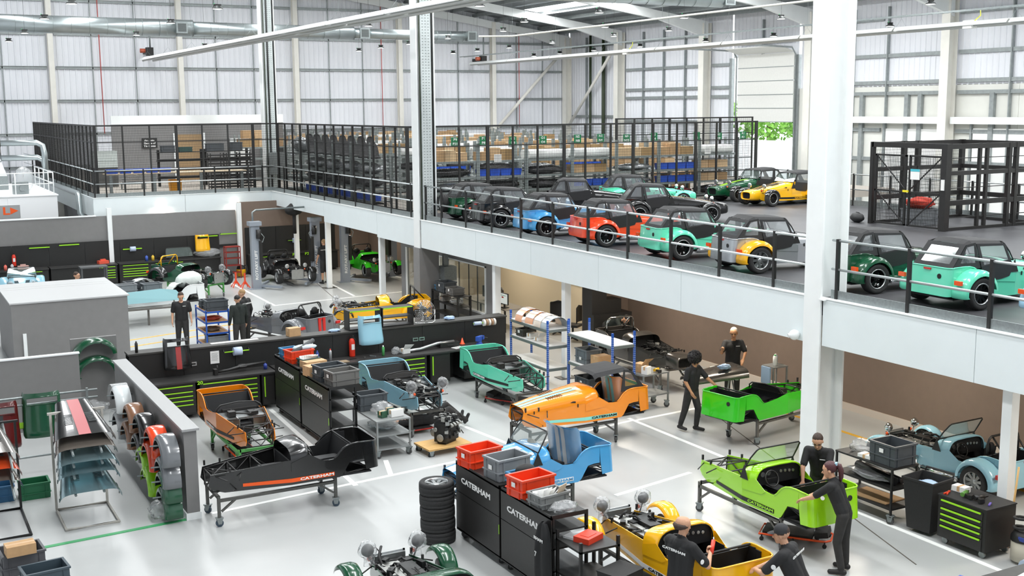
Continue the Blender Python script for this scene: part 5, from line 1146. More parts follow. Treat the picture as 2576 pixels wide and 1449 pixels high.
# grey trolley with crate in front of the far cabinets
def table_trolley(label, loc, L, W, H, mat, tiers=(.3,), rz=0., topmat=None, wheelm=None, group=None):
    c = thing('parts_trolley', label, 'trolley', loc, rz)
    for z in tiers+(H,): obj('shelf', MB().bb(-L/2, L/2, -W/2, W/2, z-.03, z), topmat or mat, c)
    for sx in (-1, 1):
        for sy in (-1, 1):
            obj('leg', MB().bb(sx*(L/2-.02)-.016, sx*(L/2-.02)+.016, sy*(W/2-.02)-.016, sy*(W/2-.02)+.016, .13, H-.03), mat, c); k = obj('castor', mesh_of('castf', 'castor', caster_fork), GALV, c, (sx*(L/2-.04), sy*(W/2-.04), 0), rnd.uniform(0, 3)); obj('castor_wheel', mesh_of('castw', 'castor_wheel', caster), wheelm or WG, k)
    return c
GT = M('grey_trolley_paint', '8C8F8E', .45, .3)
table_trolley('grey steel trolley with a crate and parts beside the black tub', (8.85, 21.9, 0), .75, 1.35, .78, GT, (.2, .48))
crate('dark grey crate of bagged parts on the grey steel trolley', .6, .4, .34, DCRATE, (8.78, 22.3, .785), .0); one('parts_bag', MB().ball((0, 0, .1), .2, 14, 8, (1.1, .9, .6), .35, 9), WRAP, 'crumpled clear bag of white parts on the grey steel trolley', 'bag', (8.85, 21.85, .785)); carton('white and blue boxed part on the grey steel trolley', .28, .13, .14, (9.0, 21.45, .785), .1, mat=PAPER); carton('small dark green box on the grey steel trolley', .14, .14, .13, (8.72, 21.5, .785), .3, mat=DGREEN); carton('second dark green box behind the white boxed part', .15, .14, .13, (8.95, 21.68, .785), .1, mat=M('green_box', '24503F', .5)); one('wrapped_parts', MB().ball((0, 0, .08), .22, 12, 7, (1.3, 1.4, .35), .3, 10), WRAP, 'wrapped dark parts on the middle shelf of the grey trolley', 'parcel', (8.85, 21.8, .485))
c = thing('wheelie_bin', 'black wheeled bin with open lid between the lettered cabinets', 'bin', (8.2, 24.12, 0)); obj('bin_body', MB().loft([[Vector((x*s, y*s, z)) for x, y in ((-.22, -.1), (.22, -.1), (.22, .1), (-.22, .1))] for z, s in ((.05, .75), (.85, 1))], closed=True, smooth=False, cap=True), RUB, c); [obj('wheel', MB().cyl((s*.2-.02, -.12, .1), (s*.2+.02, -.12, .1), .1, 12), RUB, c) for s in (-1, 1)]; obj('handle', MB().tube([(-.2, -.12, .8), (-.2, -.16, .84), (.2, -.16, .84), (.2, -.12, .8)], .014, 6), LT, c)
# ---- tyres
tm, rm = mesh_of('tyre', 'tyre', tyre), mesh_of(('rim', 8), 'wheel_rim', lambda b: rim(b, 8))
for k in range(5):
    t = thing('stacked_tyre', ('topmost wheel of the tyre stack, silver spokes showing' if k == 4 else 'car wheel in the stack beside the lettered cabinet'), 'wheel', (7.66, 16.6+.01*k, .1+.2*k), group='stacked car wheels' if k < 4 else None)
    obj('tyre', tm, TYRE, t, rot=(PI/2, 0, 0)); obj('wheel_rim', rm, ALU, t, rot=(PI/2, 0, 0))
# ---- engine on a wooden dolly
c = thing('wooden_dolly', 'small wooden dolly carrying an engine', 'dolly', (9.9, 21.15, 0), .06); WOOD = M('plywood', 'C9A063', .6, noise_amt=.15, nscale=4, nstretch=(1, 12, 1))
for k in range(2): obj('board', MB().bb(-.5, .5, -.34+.34*k+.003, -.003+.34*k, .13, .165), WOOD, c)
for sx in (-1, 1):
    for sy in (-1, 1): k = obj('castor', mesh_of('castf', 'castor', caster_fork), GALV, c, (sx*.42, sy*.27, -.035)); obj('castor_wheel', mesh_of('castw', 'castor_wheel', caster), RUB, k)
e = thing('car_engine', 'dark four-cylinder engine with alloy covers on the wooden dolly', 'engine', (10.0, 21.17, .165), .5)
obj('block', MB().box((0, 0, .2), (.42, .3, .28)).box((0, 0, .04), (.36, .22, .08)).box((.0, .02, .4), (.44, .22, .14)), ENG, e); obj('sump', MB().box((0, 0, .03), (.3, .2, .06)), ENGS, e); obj('timing_cover', MB().box((-.22, 0, .24), (.03, .3, .4)), ENG, e); obj('pulley', MB().cyl((-.24, -.02, .14), (-.27, -.02, .14), .08, 16).cyl((-.24, .1, .3), (-.27, .1, .3), .045, 12), ENGS, e); obj('rocker_cover', MB().box((0, .02, .49), (.4, .18, .05)), BLK2, e)
for k in range(4): obj('inlet', MB().tube([(-.15+.1*k, -.12, .4), (-.15+.1*k, -.22, .44), (-.15+.1*k, -.28, .4)], .024, 8), ENGS, e)
obj('alternator', MB().cyl((-.2, .2, .2), (-.04, .2, .2), .07, 14), ENGS, e); obj('hose', MB().tube([(.2, .05, .4), (.32, .05, .42), (.38, .02, .34), (.38, -.02, .2), (.3, -.05, .16)], .025, 8), RUB, e); obj('filler_cap', MB().cyl((.24, .1, .4), (.3, .1, .42), .03, 10), M('cap_yellow', 'D9C23A', .4), e); r_e = random.Random(5); fb, fs = MB(), MB()
for k in range(46):
    q = Vector((r_e.uniform(-.24, .24), r_e.uniform(-.2, .2), r_e.uniform(.06, .56))); q.y = math.copysign(.16, q.y) if k % 3 else q.y; q.z = q.z if k % 3 else .52
    (fb if k % 2 else fs).box(q, (r_e.uniform(.03, .09), r_e.uniform(.03, .08), r_e.uniform(.03, .09)), r_e.uniform(0, 3))
    if k % 4 == 0: fb.tube([q, q+Vector((.06, .03, .06)), q+Vector((.14, 0, .03)), q+Vector((.18, -.04, -.06))], .011, 5)
tag(obj('fittings', fb, ENG, e), kind='stuff'); tag(obj('fasteners', fs, ENGS, e), kind='stuff')
obj('wiring', MB().tube([(-.2, -.1, .5), (-.05, -.14, .54), (.1, -.08, .53), (.2, .05, .5)], .014, 6), BLK, e)
one('power_cable', MB().tube([(9.61, 22.1, .01), (9.4, 21.9, .01), (9.1, 21.85, .01), (8.95, 22.0, .01), (9.05, 22.15, .01), (9.2, 22.05, .01)], .008, 5), RUB, 'thin black cable looped on the floor by the pale blue tub', 'cable')
# ---- mechanic creepers
def creeper(label, loc, rz, mat, pad=True):
    c = thing('mechanic_creeper', label, 'creeper', loc, rz)
    obj('frame', MB().tube([(-.55, -.24, .1), (.5, -.24, .1), (.58, -.15, .1), (.58, .15, .1), (.5, .24, .1), (-.55, .24, .1)], .018, 6, True), mat, c)
    if pad: obj('pad', MB().box((-.1, 0, .125), (.8, .42, .04)), RUB, c); obj('head_rest', MB().box((.43, 0, .17), (.22, .36, .09), 0, 0, -.2), RUB, c)
    for x in (-.5, 0, .5):
        for s in (-1, 1): obj('castor', MB().cyl((x, s*.27-.015, .035), (x, s*.27+.015, .035), .035, 10).bb(x-.01, x+.01, s*.27-.02, s*.27+.02, .03, .1), RUB, c)
    return c
RCR, OCR = M('creeper_red', '9E2A22', .4), M('creeper_orange', 'F0561E', .4)
creeper('red-framed creeper under the bare mint tub', (12.95, 23.9, 0), PI/2+.5, RCR); creeper('orange-framed creeper under the lime tub', (12.75, 13.75, 0), -.9, OCR); creeper('orange-framed creeper under the yellow part-built car', (9.6, 13.2, 0), -1.1, OCR); creeper('orange-framed creeper under the bare orange tub', (6.2, 22.9, 0), PI/2, OCR); creeper('red-framed creeper beside the lime tub and black trolley', (13.75, 15.0, 0), PI/2, RCR); creeper('red-framed creeper the lying person is on', (9.75, 22.72, 0), PI, RCR)
# ---- blue-post racking with white shelves
BPO = M('rack_blue', '1F55B0', .45); SHW = M('shelf_white', 'DDDCD8', .6, noise_amt=.06, nscale=3); SHE = M('shelf_edge', '6E7672', .5)
def brack(label, loc, L, W, H, shelves):
    c = thing('shelving_rack', label, 'shelving', loc)
    for x in (0, W):
        for y in (0, L):
            p = obj('upright', MB().bb(x-.022, x+.022, y-.022, y+.022, 0, H), BPO, c); tag(obj('slot', mesh_of('rackslot', 'slot', lambda b: [b.box((-.0235, 0, .1+.05*k), (.002, .014, .022)) for k in range(35)]+[b.box((0, -.0235, .1+.05*k), (.014, .002, .022)) for k in range(35)]), M('slot_pale', 'C9D3DE', .7), p, (x, y, 0)), kind='stuff')
    for z in shelves:
        s = obj('shelf_board', MB().bb(.0, W, 0, L, z-.015, z), SHW, c); obj('shelf_beam', MB().bb(-.026, .0, .024, L-.024, z-.075, z-.012).bb(W, W+.026, .024, L-.024, z-.075, z-.012).bb(.0, W, -.02, 0, z-.075, z-.012), SHE, s)
    return c
brack('blue-post rack with wrapped wings on its top shelf', (14.0, 23.85, 0), 1.85, .6, 1.9, (.12, .72, 1.27, 1.68)); brack('blue-post rack with dark grey crates on its shelves', (14.42, 21.66, 0), 1.92, .6, 1.92, (.25, .93, 1.62))
WRO = M('peach_wrap', 'F3D9C4', .5, noise_amt=.25, nscale=5)
def wrapped_wing(label, loc, rz, mat, k=1.):
    S = []; c = thing('wrapped_wing', label, 'wrapped wing', loc, rz)
    for j in range(13):
        a = PI*j/12; S.append([Vector((math.cos(a)*.34*k, y, math.sin(a)*.34*k*.85+.0)) for y in (-.16, -.08, 0, .08, .16)])
    obj('wing_shell', MB().loft(S).loft([[p+Vector((0, 0, -.012)) for p in q] for q in S]), mat, c); obj('polythene', MB().loft([[p*1.05 for p in q] for q in S]), WRAP, c)
    for j in (3, 5, 7, 9): obj('foam_band', MB().loft([[p*1.035 for p in S[j]], [p*1.035 for p in S[j+1]]]) if j % 2 else MB().box(S[j][2], (.02, .2, .02)), PAPER, c)
    return c
wrapped_wing('orange striped wing wrapped in foam on the rack top, beside the white post', (14.3, 25.25, 1.69), 0, M('wrapped_orange', 'F2A25E', .5)); wrapped_wing('orange wing wrapped in foam laid behind the first on the rack top', (14.32, 24.85, 1.69), .1, M('wrapped_orange', ''), .9); wrapped_wing('pale foam-wrapped wing at the end of the rack top', (14.3, 24.35, 1.69), .0, WRO, .95); wrapped_wing('grey foam-wrapped wing beside the white post on the rack top', (14.3, 24.03, 1.69), .0, M('wrapped_grey', 'A9B3B8', .5), .9)
crate('dark grey-brown tote on the second shelf of the wing rack', .42, .3, .18, M('tote_brown', '4B4A44', .6), (14.25, 25.35, 1.28), .1); carton('yellow and white boxed part on the wing rack', .26, .14, .13, (14.2, 24.95, 1.28), .2, mat=PAPER); carton('open white box on the second shelf of the wing rack', .2, .16, .08, (14.2, 24.62, 1.28), .2, mat=PAPER, openf=True)
crate('grey crate with two labels on the middle rack shelf', .42, .5, .34, M('slate_plastic', '6C7276', .5), (14.72, 23.15, .94)); carton('brown carton beside the grey crate on the middle rack shelf', .38, .3, .26, (14.75, 22.65, .94)); crate('dark crate on the bottom rack shelf', .44, .62, .34, DCRATE, (14.72, 23.1, .26)); one('tape_roll', MB().lathe([(.11, 0), (.11, .1), (.09, .1), (.09, 0), (.11, 0)], (0, 0, 0), 'z', 16), PAPER, 'large white tape roll on the middle rack shelf', 'tape', (14.72, 22.2, .94))
# ---- trolley beside the gunmetal car
table_trolley('grey wire trolley with boxes and a yellow drill beside the gunmetal car', (15.6, 21.9, 0), .8, .55, .85, GT, (.35,), .1); carton('open brown carton on the wire trolley', .25, .25, .2, (15.45, 22.0, .855), .3, openf=True); carton('white box on the wire trolley', .18, .16, .18, (15.4, 21.72, .855), .4, mat=PAPER)
def drill(label, loc, rz, col):
    c = thing('power_drill', label, 'drill', loc, rz); obj('drill_body', MB().cyl((-.1, 0, .05), (.08, 0, .05), .035, 12), col, c); obj('chuck', MB().cyl((.08, 0, .05), (.15, 0, .05), .022, 10, .014), BLK, c); obj('grip', MB().bar((-.05, 0, .05), (-.08, -.12, .035), .04), BLK2, c); obj('battery', MB().box((-.085, -.14, .04), (.09, .05, .07)), BLK, c)
drill('yellow drill lying on the wire trolley', (15.75, 21.8, .855), .4, M('drill_yellow', 'E8B923', .4))
# ---- sawhorse table with gunmetal panel by the brown wall
c = thing('panel_stand', 'folding stand holding a gunmetal bonnet by the brown wall', 'stand', (16.6, 20.75, 0), -.15)
for s in (-1, 1): 
    for t in (-1, 1): obj('leg', MB().cyl((s*.45, t*.05, .78), (s*.5, t*.3, 0), .018, 8), ALU, c)
    obj('top_bar', MB().bb(s*.45-.03, s*.45+.03, -.3, .3, .78, .82), ALU, c)
bn = thing('bonnet_panel', 'gunmetal bonnet with masking tape laid on the folding stand', 'bonnet', (18.3, 20.5, .30), PI-.15); obj('panel', mesh_of('bonnet', 'bonnet', bonnet), GUN, bn); 
for k in range(3): obj('tape_strip', MB().box((1.4+.3*k, -.1, .785-.03*k), (.16, .03, .01), .4), PAPER, bn)
one('blue_cloth', MB().ball((0, 0, .04), .12, 10, 6, (1.2, .9, .45), .4, 6), M('pale_blue_cloth', ''), 'blue cloth on the gunmetal bonnet beside the older man', 'cloth', (16.75, 20.55, 1.06))
c = table_trolley('small steel trolley with spray bottles beside the older man', (18.3, 20.6, 0), .45, .4, .95, GT, (.4,)); can('white spray bottle on the small steel trolley', (18.25, 20.55, .955), .05, .26, PAPER, GRC); can('blue-white spray bottle on the small steel trolley', (18.38, 20.68, .955), .05, .24, M('pale_bottle', 'B9CBDD', .4), PAPER); one('blue_towel', MB().box((0, 0, .2), (.04, .3, .4)), M('denim_blue', '8FA9C4', .9), 'blue towel hanging from the small steel trolley', 'towel', (18.03, 20.6, .54))
# ---- black trolley, bin and tool chest by the near post
BT = table_trolley('black three-tier trolley with a grey crate beside the lime tub', (14.85, 14.08, 0), .62, 1.32, .98, BLK, (.28, .62))
crate('dark grey crate of parts on top of the black three-tier trolley', .5, .56, .36, DCRATE, (14.85, 13.72, .985)); one('wrapped_box', MB().ball((0, 0, .1), .2, 12, 8, (1, 1, .6), .35, 12), WRAP, 'black part in a crumpled clear bag on the three-tier trolley', 'parcel', (14.85, 14.4, .985)); carton('white flat box on the three-tier trolley', .2, .26, .06, (14.68, 14.12, .985), .1, mat=PAPER); one('rolled_sheets', MB().cyl((-.1, -.5, .07), (.05, .5, .09), .07, 12).cyl((.08, -.5, .05), (.2, .45, .06), .05, 12), M('black_film', '1F2022', .3), 'rolled black film on the middle shelf of the three-tier trolley', 'roll', (14.85, 14.05, .625)); one('clear_film', MB().ball((0, 0, .05), .3, 14, 8, (.8, 1.6, .2), .3, 13), WRAP, 'clear film over the rolls on the three-tier trolley', 'film', (14.8, 14.1, .64)); one('card_sheets', MB().box((0, 0, .008), (.5, .8, .016), .1), CARD, 'brown card sheets on the bottom shelf of the three-tier trolley', 'card', (14.85, 14.05, .282))
c = thing('wheelie_bin', 'tall black wheeled bin with open lid beside the tool chest', 'bin', (14.85, 12.95, 0), .12)
obj('bin_body', MB().loft([[Vector((x*s, y*s, z)) for x, y in ((-.26, -.28), (.26, -.28), (.26, .28), (-.26, .28))] for z, s in ((.06, .78), (.86, 1), (.9, 1.08), (.93, 1.08), (.93, .98), (.5, .85))], closed=True, smooth=False), RUB, c); obj('bin_floor', MB().bb(-.2, .2, -.22, .22, .06, .08), RUB, c); obj('axle_bar', MB().tube([(.3, -.26, .9), (.34, -.26, .98), (.34, .26, .98), (.3, .26, .9)], .018, 6), RUB, c); obj('lining', MB().ball((0, 0, .8), .18, 10, 6, (1, 1, .3), .4, 14), M('pale_blue_cloth', ''), c); [obj('wheel', MB().cyl((.26, s*.24-.03, .1), (.26, s*.24+.03, .1), .1, 12), RUB, c) for s in (-1, 1)]
tc = chest('black tool chest with lime drawer handles and drills on top', .92, (14.62, 12.05, 0), -PI/2, .68, .82)
drill('green and black drill on the tool chest', (14.85, 12.2, .825), .3, M('drill_green', '5C8F3E', .4)); drill('black torque driver on the tool chest', (14.9, 11.95, .825), -.2, BLK2); carton('white printed box on the tool chest', .16, .24, .09, (15.0, 12.4, .825), .1, mat=PAPER)
one('pliers', MB().bar((-.1, 0, .012), (.02, .02, .012), .02).bar((-.1, .05, .012), (.02, .02, .012), .02).box((.05, .02, .012), (.06, .03, .02)), M('grip_red', 'D9421F', .5), 'red-handled pliers on the tool chest', 'pliers', (14.75, 12.42, .825), .4); one('craft_knife', MB().box((0, 0, .012), (.14, .03, .02)), M('knife_violet', '6A5BAA', .4), 'violet craft knife on the tool chest', 'knife', (14.85, 11.72, .825), .5)
one('broom_handle', MB().cyl((0, 0, 0), (.12, -.03, 1.35), .016, 8), WOOD, 'wooden broom handle leaning on the white post', 'broom', (15.32, 11.72, 0))
c = thing('shop_vacuum', 'black and cream vacuum cleaner at the foot of the white post', 'vacuum', (15.1, 11.25, 0)); obj('drum', MB().lathe([(0, .05), (.2, .05), (.2, .35), (.18, .38)], (0, 0, 0), 'z', 16), M('cream_plastic', 'CFC9B8', .5), c); obj('motor_head', MB().lathe([(.21, .36), (.21, .42), (.15, .52), (0, .54)], (0, 0, 0), 'z', 16), BLK, c); obj('hose', MB().tube([(math.cos(a)*.17, math.sin(a)*.17, .5+.012*k) for k, a in enumerate([k*.5 for k in range(22)])], .022, 6), RUB, c); obj('badge', MB().box((-.19, -.08, .43), (.02, .1, .06)), BTL, c)
can('tall cream sprayer bottle behind the vacuum cleaner', (15.55, 11.2, 0), .09, .62, M('cream_plastic', ''), BLK, 'sprayer', 'sprayer'); crate('red tote of boxes beside the white post', .45, .4, .2, RCRATE, (16.1, 11.45, 0), .2, sticker=False); carton('yellow and white box in the red tote', .25, .2, .2, (16.1, 11.45, .03), .3, mat=M('box_yellow', 'E6C04A', .6))
# near bench end at the frame corner
c = thing('bench_wall', 'near black bench wall end with white papers on its ledge', 'bench wall', (11.3, 8.9, 0)); obj('wall_panel', MB().bb(0, 4, .06, .1, 0, 1.32), BLK, c); obj('ledge', MB().bb(-.1, 4, -.45, .12, 1.32, 1.37), M('ledge_charcoal', ''), c)
sheet('white sheet on the near bench ledge beside the paper rolls', (13.2, 8.85, 1.375), .42, .2, .15, 0, lines=False); sheet('white sheet at the corner of the near bench ledge', (11.75, 8.7, 1.375), .3, .2, .2, 0, lines=False)
rh = roll_holder('pair of blue paper rolls on a lime bar at the near bench wall', 12.45, 9.06, 1.22, rz=PI); obj('paper_roll', MB().cyl((-.34, -.1, 0), (-.14, -.1, 0), .1, 18), M('blue_paper_roll', ''), rh)
vice('blue and silver vice at the near frame edge', (11.35, 9.35, 1.0-.02), .3)
c = thing('vice_stand', 'black pedestal under the near blue vice', 'stand', (11.35, 9.35, 0)); obj('column', MB().bb(-.08, .08, -.08, .08, .02, .98), BLK, c); obj('foot', MB().bb(-.2, .2, -.2, .2, 0, .02), BLK, c)
# wrapped panels inside the orange and blue bodies
def panel_pack(label, loc, rz, mat, stripe, h=.75, w=.36):
    c = thing('wrapped_panel', label, 'wrapped panel', loc, rz)
    S = [[Vector((-.12*t+d, y*w, z*h)) for y, d in ((-1, .14), (-.85, .03), (-.4, 0), (.4, 0), (.85, .03), (1, .14))] for z, t in ((0, 0), (.3, .3), (.7, .7), (.93, 1.0), (1.0, 1.6))]
    obj('panel', MB().loft(S), mat, c)
    for y in (-.07, .07): obj('stripe', MB().loft([[Vector((p[2].x-.006, y-.045, p[2].z)), Vector((p[2].x-.006, y+.045, p[2].z))] for p in S]), stripe, c)
    obj('polythene', MB().loft([[Vector((p.x-.025, p.y*1.07, p.z*1.03)) for p in q] for q in S]), WRAP, c); return c
panel_pack('orange nose panel with mint stripes bagged in the orange body', (13.42, 20.15, .68), .1, ORANGE2, MTD, .72, .30)
panel_pack('tall blue nose panel with white stripes bagged in the blue body', (10.3, 17.0, .66), .25, BLUE, WT, .85, .36)
wrapped_wing('blue wing wrapped in clear film in the blue body cockpit', (9.98, 17.0, .62), .1, BLUE, .75)
one('grey_seat_pad', MB().ball((0, 0, .3), .3, 12, 8, (.35, .8, 1.1), .1, 16), M('warm_grey_pad', '8C857C', .7), 'grey wrapped seat pad standing in the blue body', 'seat pad', (9.72, 17.12, .66)); 
h = thing('soft_top', 'black folded hood with clear side panes over the orange body', 'hood', (13.57, 20.25, DZ), PI); obj('roof', mesh_of('hroof', 'hood', hood_roof), HOOD, h)
if 'hsides' in MESH:
    for q in MESH['hsides']: sd_ = obj('hood_side', q[0], HOOD, h); obj('hood_window', q[1], PVC, sd_)
# ================================================================ LEFT SIDE: wings, bonnets, far bays
WIM = {s: mesh_of(('wing', s), 'rear_wing', lambda b: wing(b, s)) for s in (1, -1)}
INB = M('wing_underside', '1B1B1B', .7)
def hung_wing(label, y, ztop, mat, x=4.70, tilt=0., wrap=False, group=None):
    c = thing('car_wing', label, 'car wing', (x, y, ztop-.72), PI/2, group); w = obj('wing_shell', WIM[1], mat, c, rot=(0, tilt, 0))
    obj('underside', mesh_of('wund', 'underside', lambda b: b.loft([[Vector((math.cos(math.radians(10+12*k))*.37, yy, .285+math.sin(math.radians(10+12*k))*.385)) for yy in (.5, .62, .75)] for k in range(16)])), INB, c)
    obj('peg', MB().cyl((0, .41, .5), (0, .9, .52), .014, 8), GALV, c)
    if wrap: obj('polythene', mesh_of('wwrap', 'polythene', lambda b: b.loft([[Vector((math.cos(math.radians(5+12*k))*.47, yy, .285+math.sin(math.radians(5+12*k))*.46)) for yy in (.5, .65, .82)] for k in range(17)])), WRAP, c)
    return c
BRN = paint('bronze', '8A6248')
for lab, px, py, z, m, wr_ in (
    ('bubble-wrapped white wing at the far end of the half wall', 305, 950, 1.50, WHITEP, True), ('bronze wing hung high beside the wrapped white wing', 335, 955, 1.42, BRN, False), ('bronze wing hung low on the half wall', 330, 1010, 1.0, BRN, False), ('black ribbed wing hung high beside the bronze wing', 362, 985, 1.45, BLACKP, False),
    ('black wing hung low below the black ribbed wing', 358, 1040, 1.02, BLACKP, False), ('red wing hung high on the half wall', 392, 1015, 1.45, RED, False), ('red wing hung just below the other red wing', 386, 1060, 1.12, RED, False), ('lime wing hung low below the red wings', 372, 1105, .86, LIMEP, False),
    ('lime wing hung lowest below the other lime wing', 385, 1150, .60, LIMEP, False), ('grey wing hung high nearest the half wall end', 440, 1075, 1.50, GREYP, False), ('grey wing hung below the other grey wing', 445, 1130, 1.12, GREYP, False), ('dark green wing hung below the grey wings', 440, 1190, .86, DGREEN, False), ('dark green wing hung lowest at the half wall end', 442, 1235, .58, DGREEN, False), ('wrapped grey wing hung low beside the wrapped white wing', 310, 1020, .98, GREYP, True)):
    p = ONX(px, py, 4.1); hung_wing(lab, max(19.95, min(25.6, p.y)), z, m, wrap=wr_)
for k, (z, lab) in enumerate(((1.78, 'dark green wing hung high on the grey partition end'), (1.36, 'dark green wing hung low on the grey partition end'))):
    c = thing('car_wing', lab, 'car wing', (4.25, 28.66, z-.72), 0); w = obj('wing_shell', WIM[-1], DGREEN, c); w.scale = (1.15, 1, 1); obj('peg', MB().cyl((.1, -.49, .6), (.1, -.8, .6), .014, 8), BLK, c)
one('wrapped_panel_roll', MB().ball((0, 0, .2), .3, 14, 8, (1.3, .6, .5), .3, 21), WRAP, 'crumpled clear polythene bundle below the dark green wings', 'polythene', (4.0, 27.75, 0)); one('polythene_sheet', MB().ball((0, 0, .14), .3, 14, 8, (.7, 1.0, .5), .4, 22), WRAP, 'crumpled clear polythene on the floor at the half wall end', 'polythene', (3.95, 19.95, 0))
# bonnet stacks on racks
ALUB = M('film_blue_alloy', '9DB9BF', .2, .75, noise_amt=.08, nscale=5); TAUPE = M('paint_taupe', '8A8178', .22, .5, coat=.4)
BON = mesh_of('bonnet', 'bonnet', bonnet); LOU = mesh_of('bond', 'louvre', bonnet_details)
def hung_bonnet(label, loc, mat, tilt, stripe=None, rz=PI/2):
    c = thing('bonnet_panel', label, 'bonnet', loc, rz); o = obj('panel', BON, mat, c, (-1.6, 0, -.62), rot=(0, 0, 0)); tag(obj('louvre', LOU, M('louvre_dark', '4B5052', .4), o), kind='stuff')
    c.rotation_euler = (0, tilt, rz)
    if stripe:
        for y in ((-.0,)): obj('stripe', mesh_of(('tst', y, 1), 'stripe', lambda b: top_stripe(b, .1, y)), stripe, o)
    return c
def panel_rack(label, loc, L, W, H, mat, arms):
    c = thing('panel_rack', label, 'rack', loc); obj('base_frame', MB().tube([(-L/2, -W/2, .025), (L/2, -W/2, .025), (L/2, W/2, .025), (-L/2, W/2, .025)], .025, 4, True), mat, c)
    for s in (-1, 1): obj('upright', MB().bb(s*L/2-.02, s*L/2+.02, W/2-.02, W/2+.02, .03, H), mat, c)
    obj('top_bar', MB().bb(-L/2-.05, L/2+.05, W/2-.02, W/2+.02, H, H+.04), mat, c)
    for z in arms:
        for s in (-1, 1): a = obj('arm', MB().cyl((s*(L/2-.2), W/2, z+.30), (s*(L/2-.2), -W/2+.1, z-.16), .022, 8), GALV, c)
    return c
panel_rack('pale steel rack carrying the stack of silvery bonnets', (2.82, 20.65, 0), .86, 1.15, 1.75, M('worn_white_steel', 'B9B6AE', .6, noise_amt=.15), (.72, 1.02, 1.22, 1.42))
for lab, z, m, st, dy in (('lowest silvery-blue bonnet on the pale steel rack', .70, ALUB, None, 0), ('middle silvery-blue bonnet on the pale steel rack', 1.0, ALUB, None, .1), ('upper silvery-blue bonnet on the pale steel rack', 1.2, ALUB, None, .1), ('taupe bonnet above the silvery ones on the rack', 1.42, TAUPE, None, .2), ('black bonnet with a red stripe on top of the rack', 1.62, BLACKP, M('stripe_red2', 'B25A5C', .35), .3)):
    hung_bonnet(lab, (2.82, 20.55+dy, z), m, -.38, st)
panel_rack('black steel rack carrying the dark and orange bonnets', (1.35, 20.9, 0), 1.0, 1.5, 1.6, BLK, (.8, 1.1, 1.3))
for lab, z, m in (('beige bonnet lowest on the black steel rack', .98, TAUPE), ('orange-red glossy bonnet on the black steel rack', 1.18, paint('burnt_orange', 'B8401C')), ('dark grey louvred bonnet on the black steel rack', 1.42, GUN)): hung_bonnet(lab, (1.3, 20.95+.15*(z > 1.3), z), m, -.36)
nose_panel('dark red nose cone with black stripe leaning behind the bonnet racks', (1.75, 23.78, 1.10), 0, paint('dark_red', '5A1616'), BLACKP, 1.25); nose_panel('dark green nose cone leaning behind the bonnet racks', (2.55, 23.8, 1.22), 0, DGREEN, None, 1.2)
c = thing('tube_rack', 'grey tubular rack with nose cones behind the bonnets', 'rack', (1.2, 23.9, 0))
for z in (.3, .9, 1.35, 1.5): obj('rail', MB().cyl((-2, 0, z), (2.4, 0, z), .022, 8), GALV, c)
for x in (-1.6, .3, 2.2): obj('post', MB().bb(x-.02, x+.02, -.02, .02, 0, 1.55), GALV, c)
crate('blue floor crate behind the orange bonnet', .6, .4, .3, M('deep_blue_crate', '2A5B80', .5), (1.5, 22.4, 0), 0, sticker=False); crate('green floor crate beside the blue one', .5, .4, .3, M('deep_green_crate', '1E6B45', .5), (2.15, 22.3, 0), 0, sticker=False); one('lime_panel', MB().loft([[Vector((x, .0+.1*abs(x)**2, z)) for x in (-.3, -.2, 0, .2, .3)] for z in (0, .06, .12)]), LIMEP, 'lime body panel on the rack behind the bonnets', 'panel', (2.1, 23.86, .9))
crate('grey bottom crate with parts in the near corner', .6, .5, .34, M('charcoal_plastic', '55565A', .5), (1.55, 18.7, 0), .08, sticker=False); carton('brown carton on the crate in the near corner', .42, .26, .16, (1.52, 18.45, .35), .08); crate('dark slate crate in front of the near corner carton', .62, .42, .3, M('slate_crate', '3E4C55', .5), (1.78, 17.85, 0), .1, sticker=False)
# ---- far bay tool wall, benches 14-16
b_ = thing('bench_wall', 'black tool board along the grey wall of the far bays', 'tool board', (3.2, 49.24, 0))
for k in range(7): obj('board_panel', MB().bb(k*1.36+.006, k*1.36+1.354, -.04, .0, .1, 1.77), BLK, b_)
def lime_bar(label, x, z, y=49.19, roll=False):
    c = thing('wall_light_bar', label, 'bar', (x, y, z)); obj('bar', MB().bb(-.38, .38, -.06, -.03, -.02, .02), LT, c); [obj('bracket', MB().bb(s*.37-.01, s*.37+.01, -.05, 0, -.03, .05), BLK, c) for s in (-1, 1)]
    if roll: obj('paper_roll', MB().cyl((-.1, -.09, 0), (.12, -.09, 0), .1, 14), M('blue_paper_roll', ''), c)
for lab, px, py, rl in (('lime bar on the far tool board beside the extinguisher', 99, 623, 0), ('lime bar on the far tool board next along', 174, 616, 0), ('lime bar with a paper roll on the far tool board', 333, 626, 1), ('lime bar at the end of the far tool board', 525, 594, 0)):
    p = ONY(px, py, 49.15); lime_bar(lab, p.x, p.z, roll=rl)
p = ONY(577, 588, 49.2); lime_bar('lime bar on the bare grey wall by the white post', p.x, p.z, 49.28); one('wall_shelf_strip', MB().bb(-.5, .5, -.06, 0, -.06, .06), BLK, 'black wall strip on the bare grey wall', 'strip', (p.x, 49.28, p.z-.5))
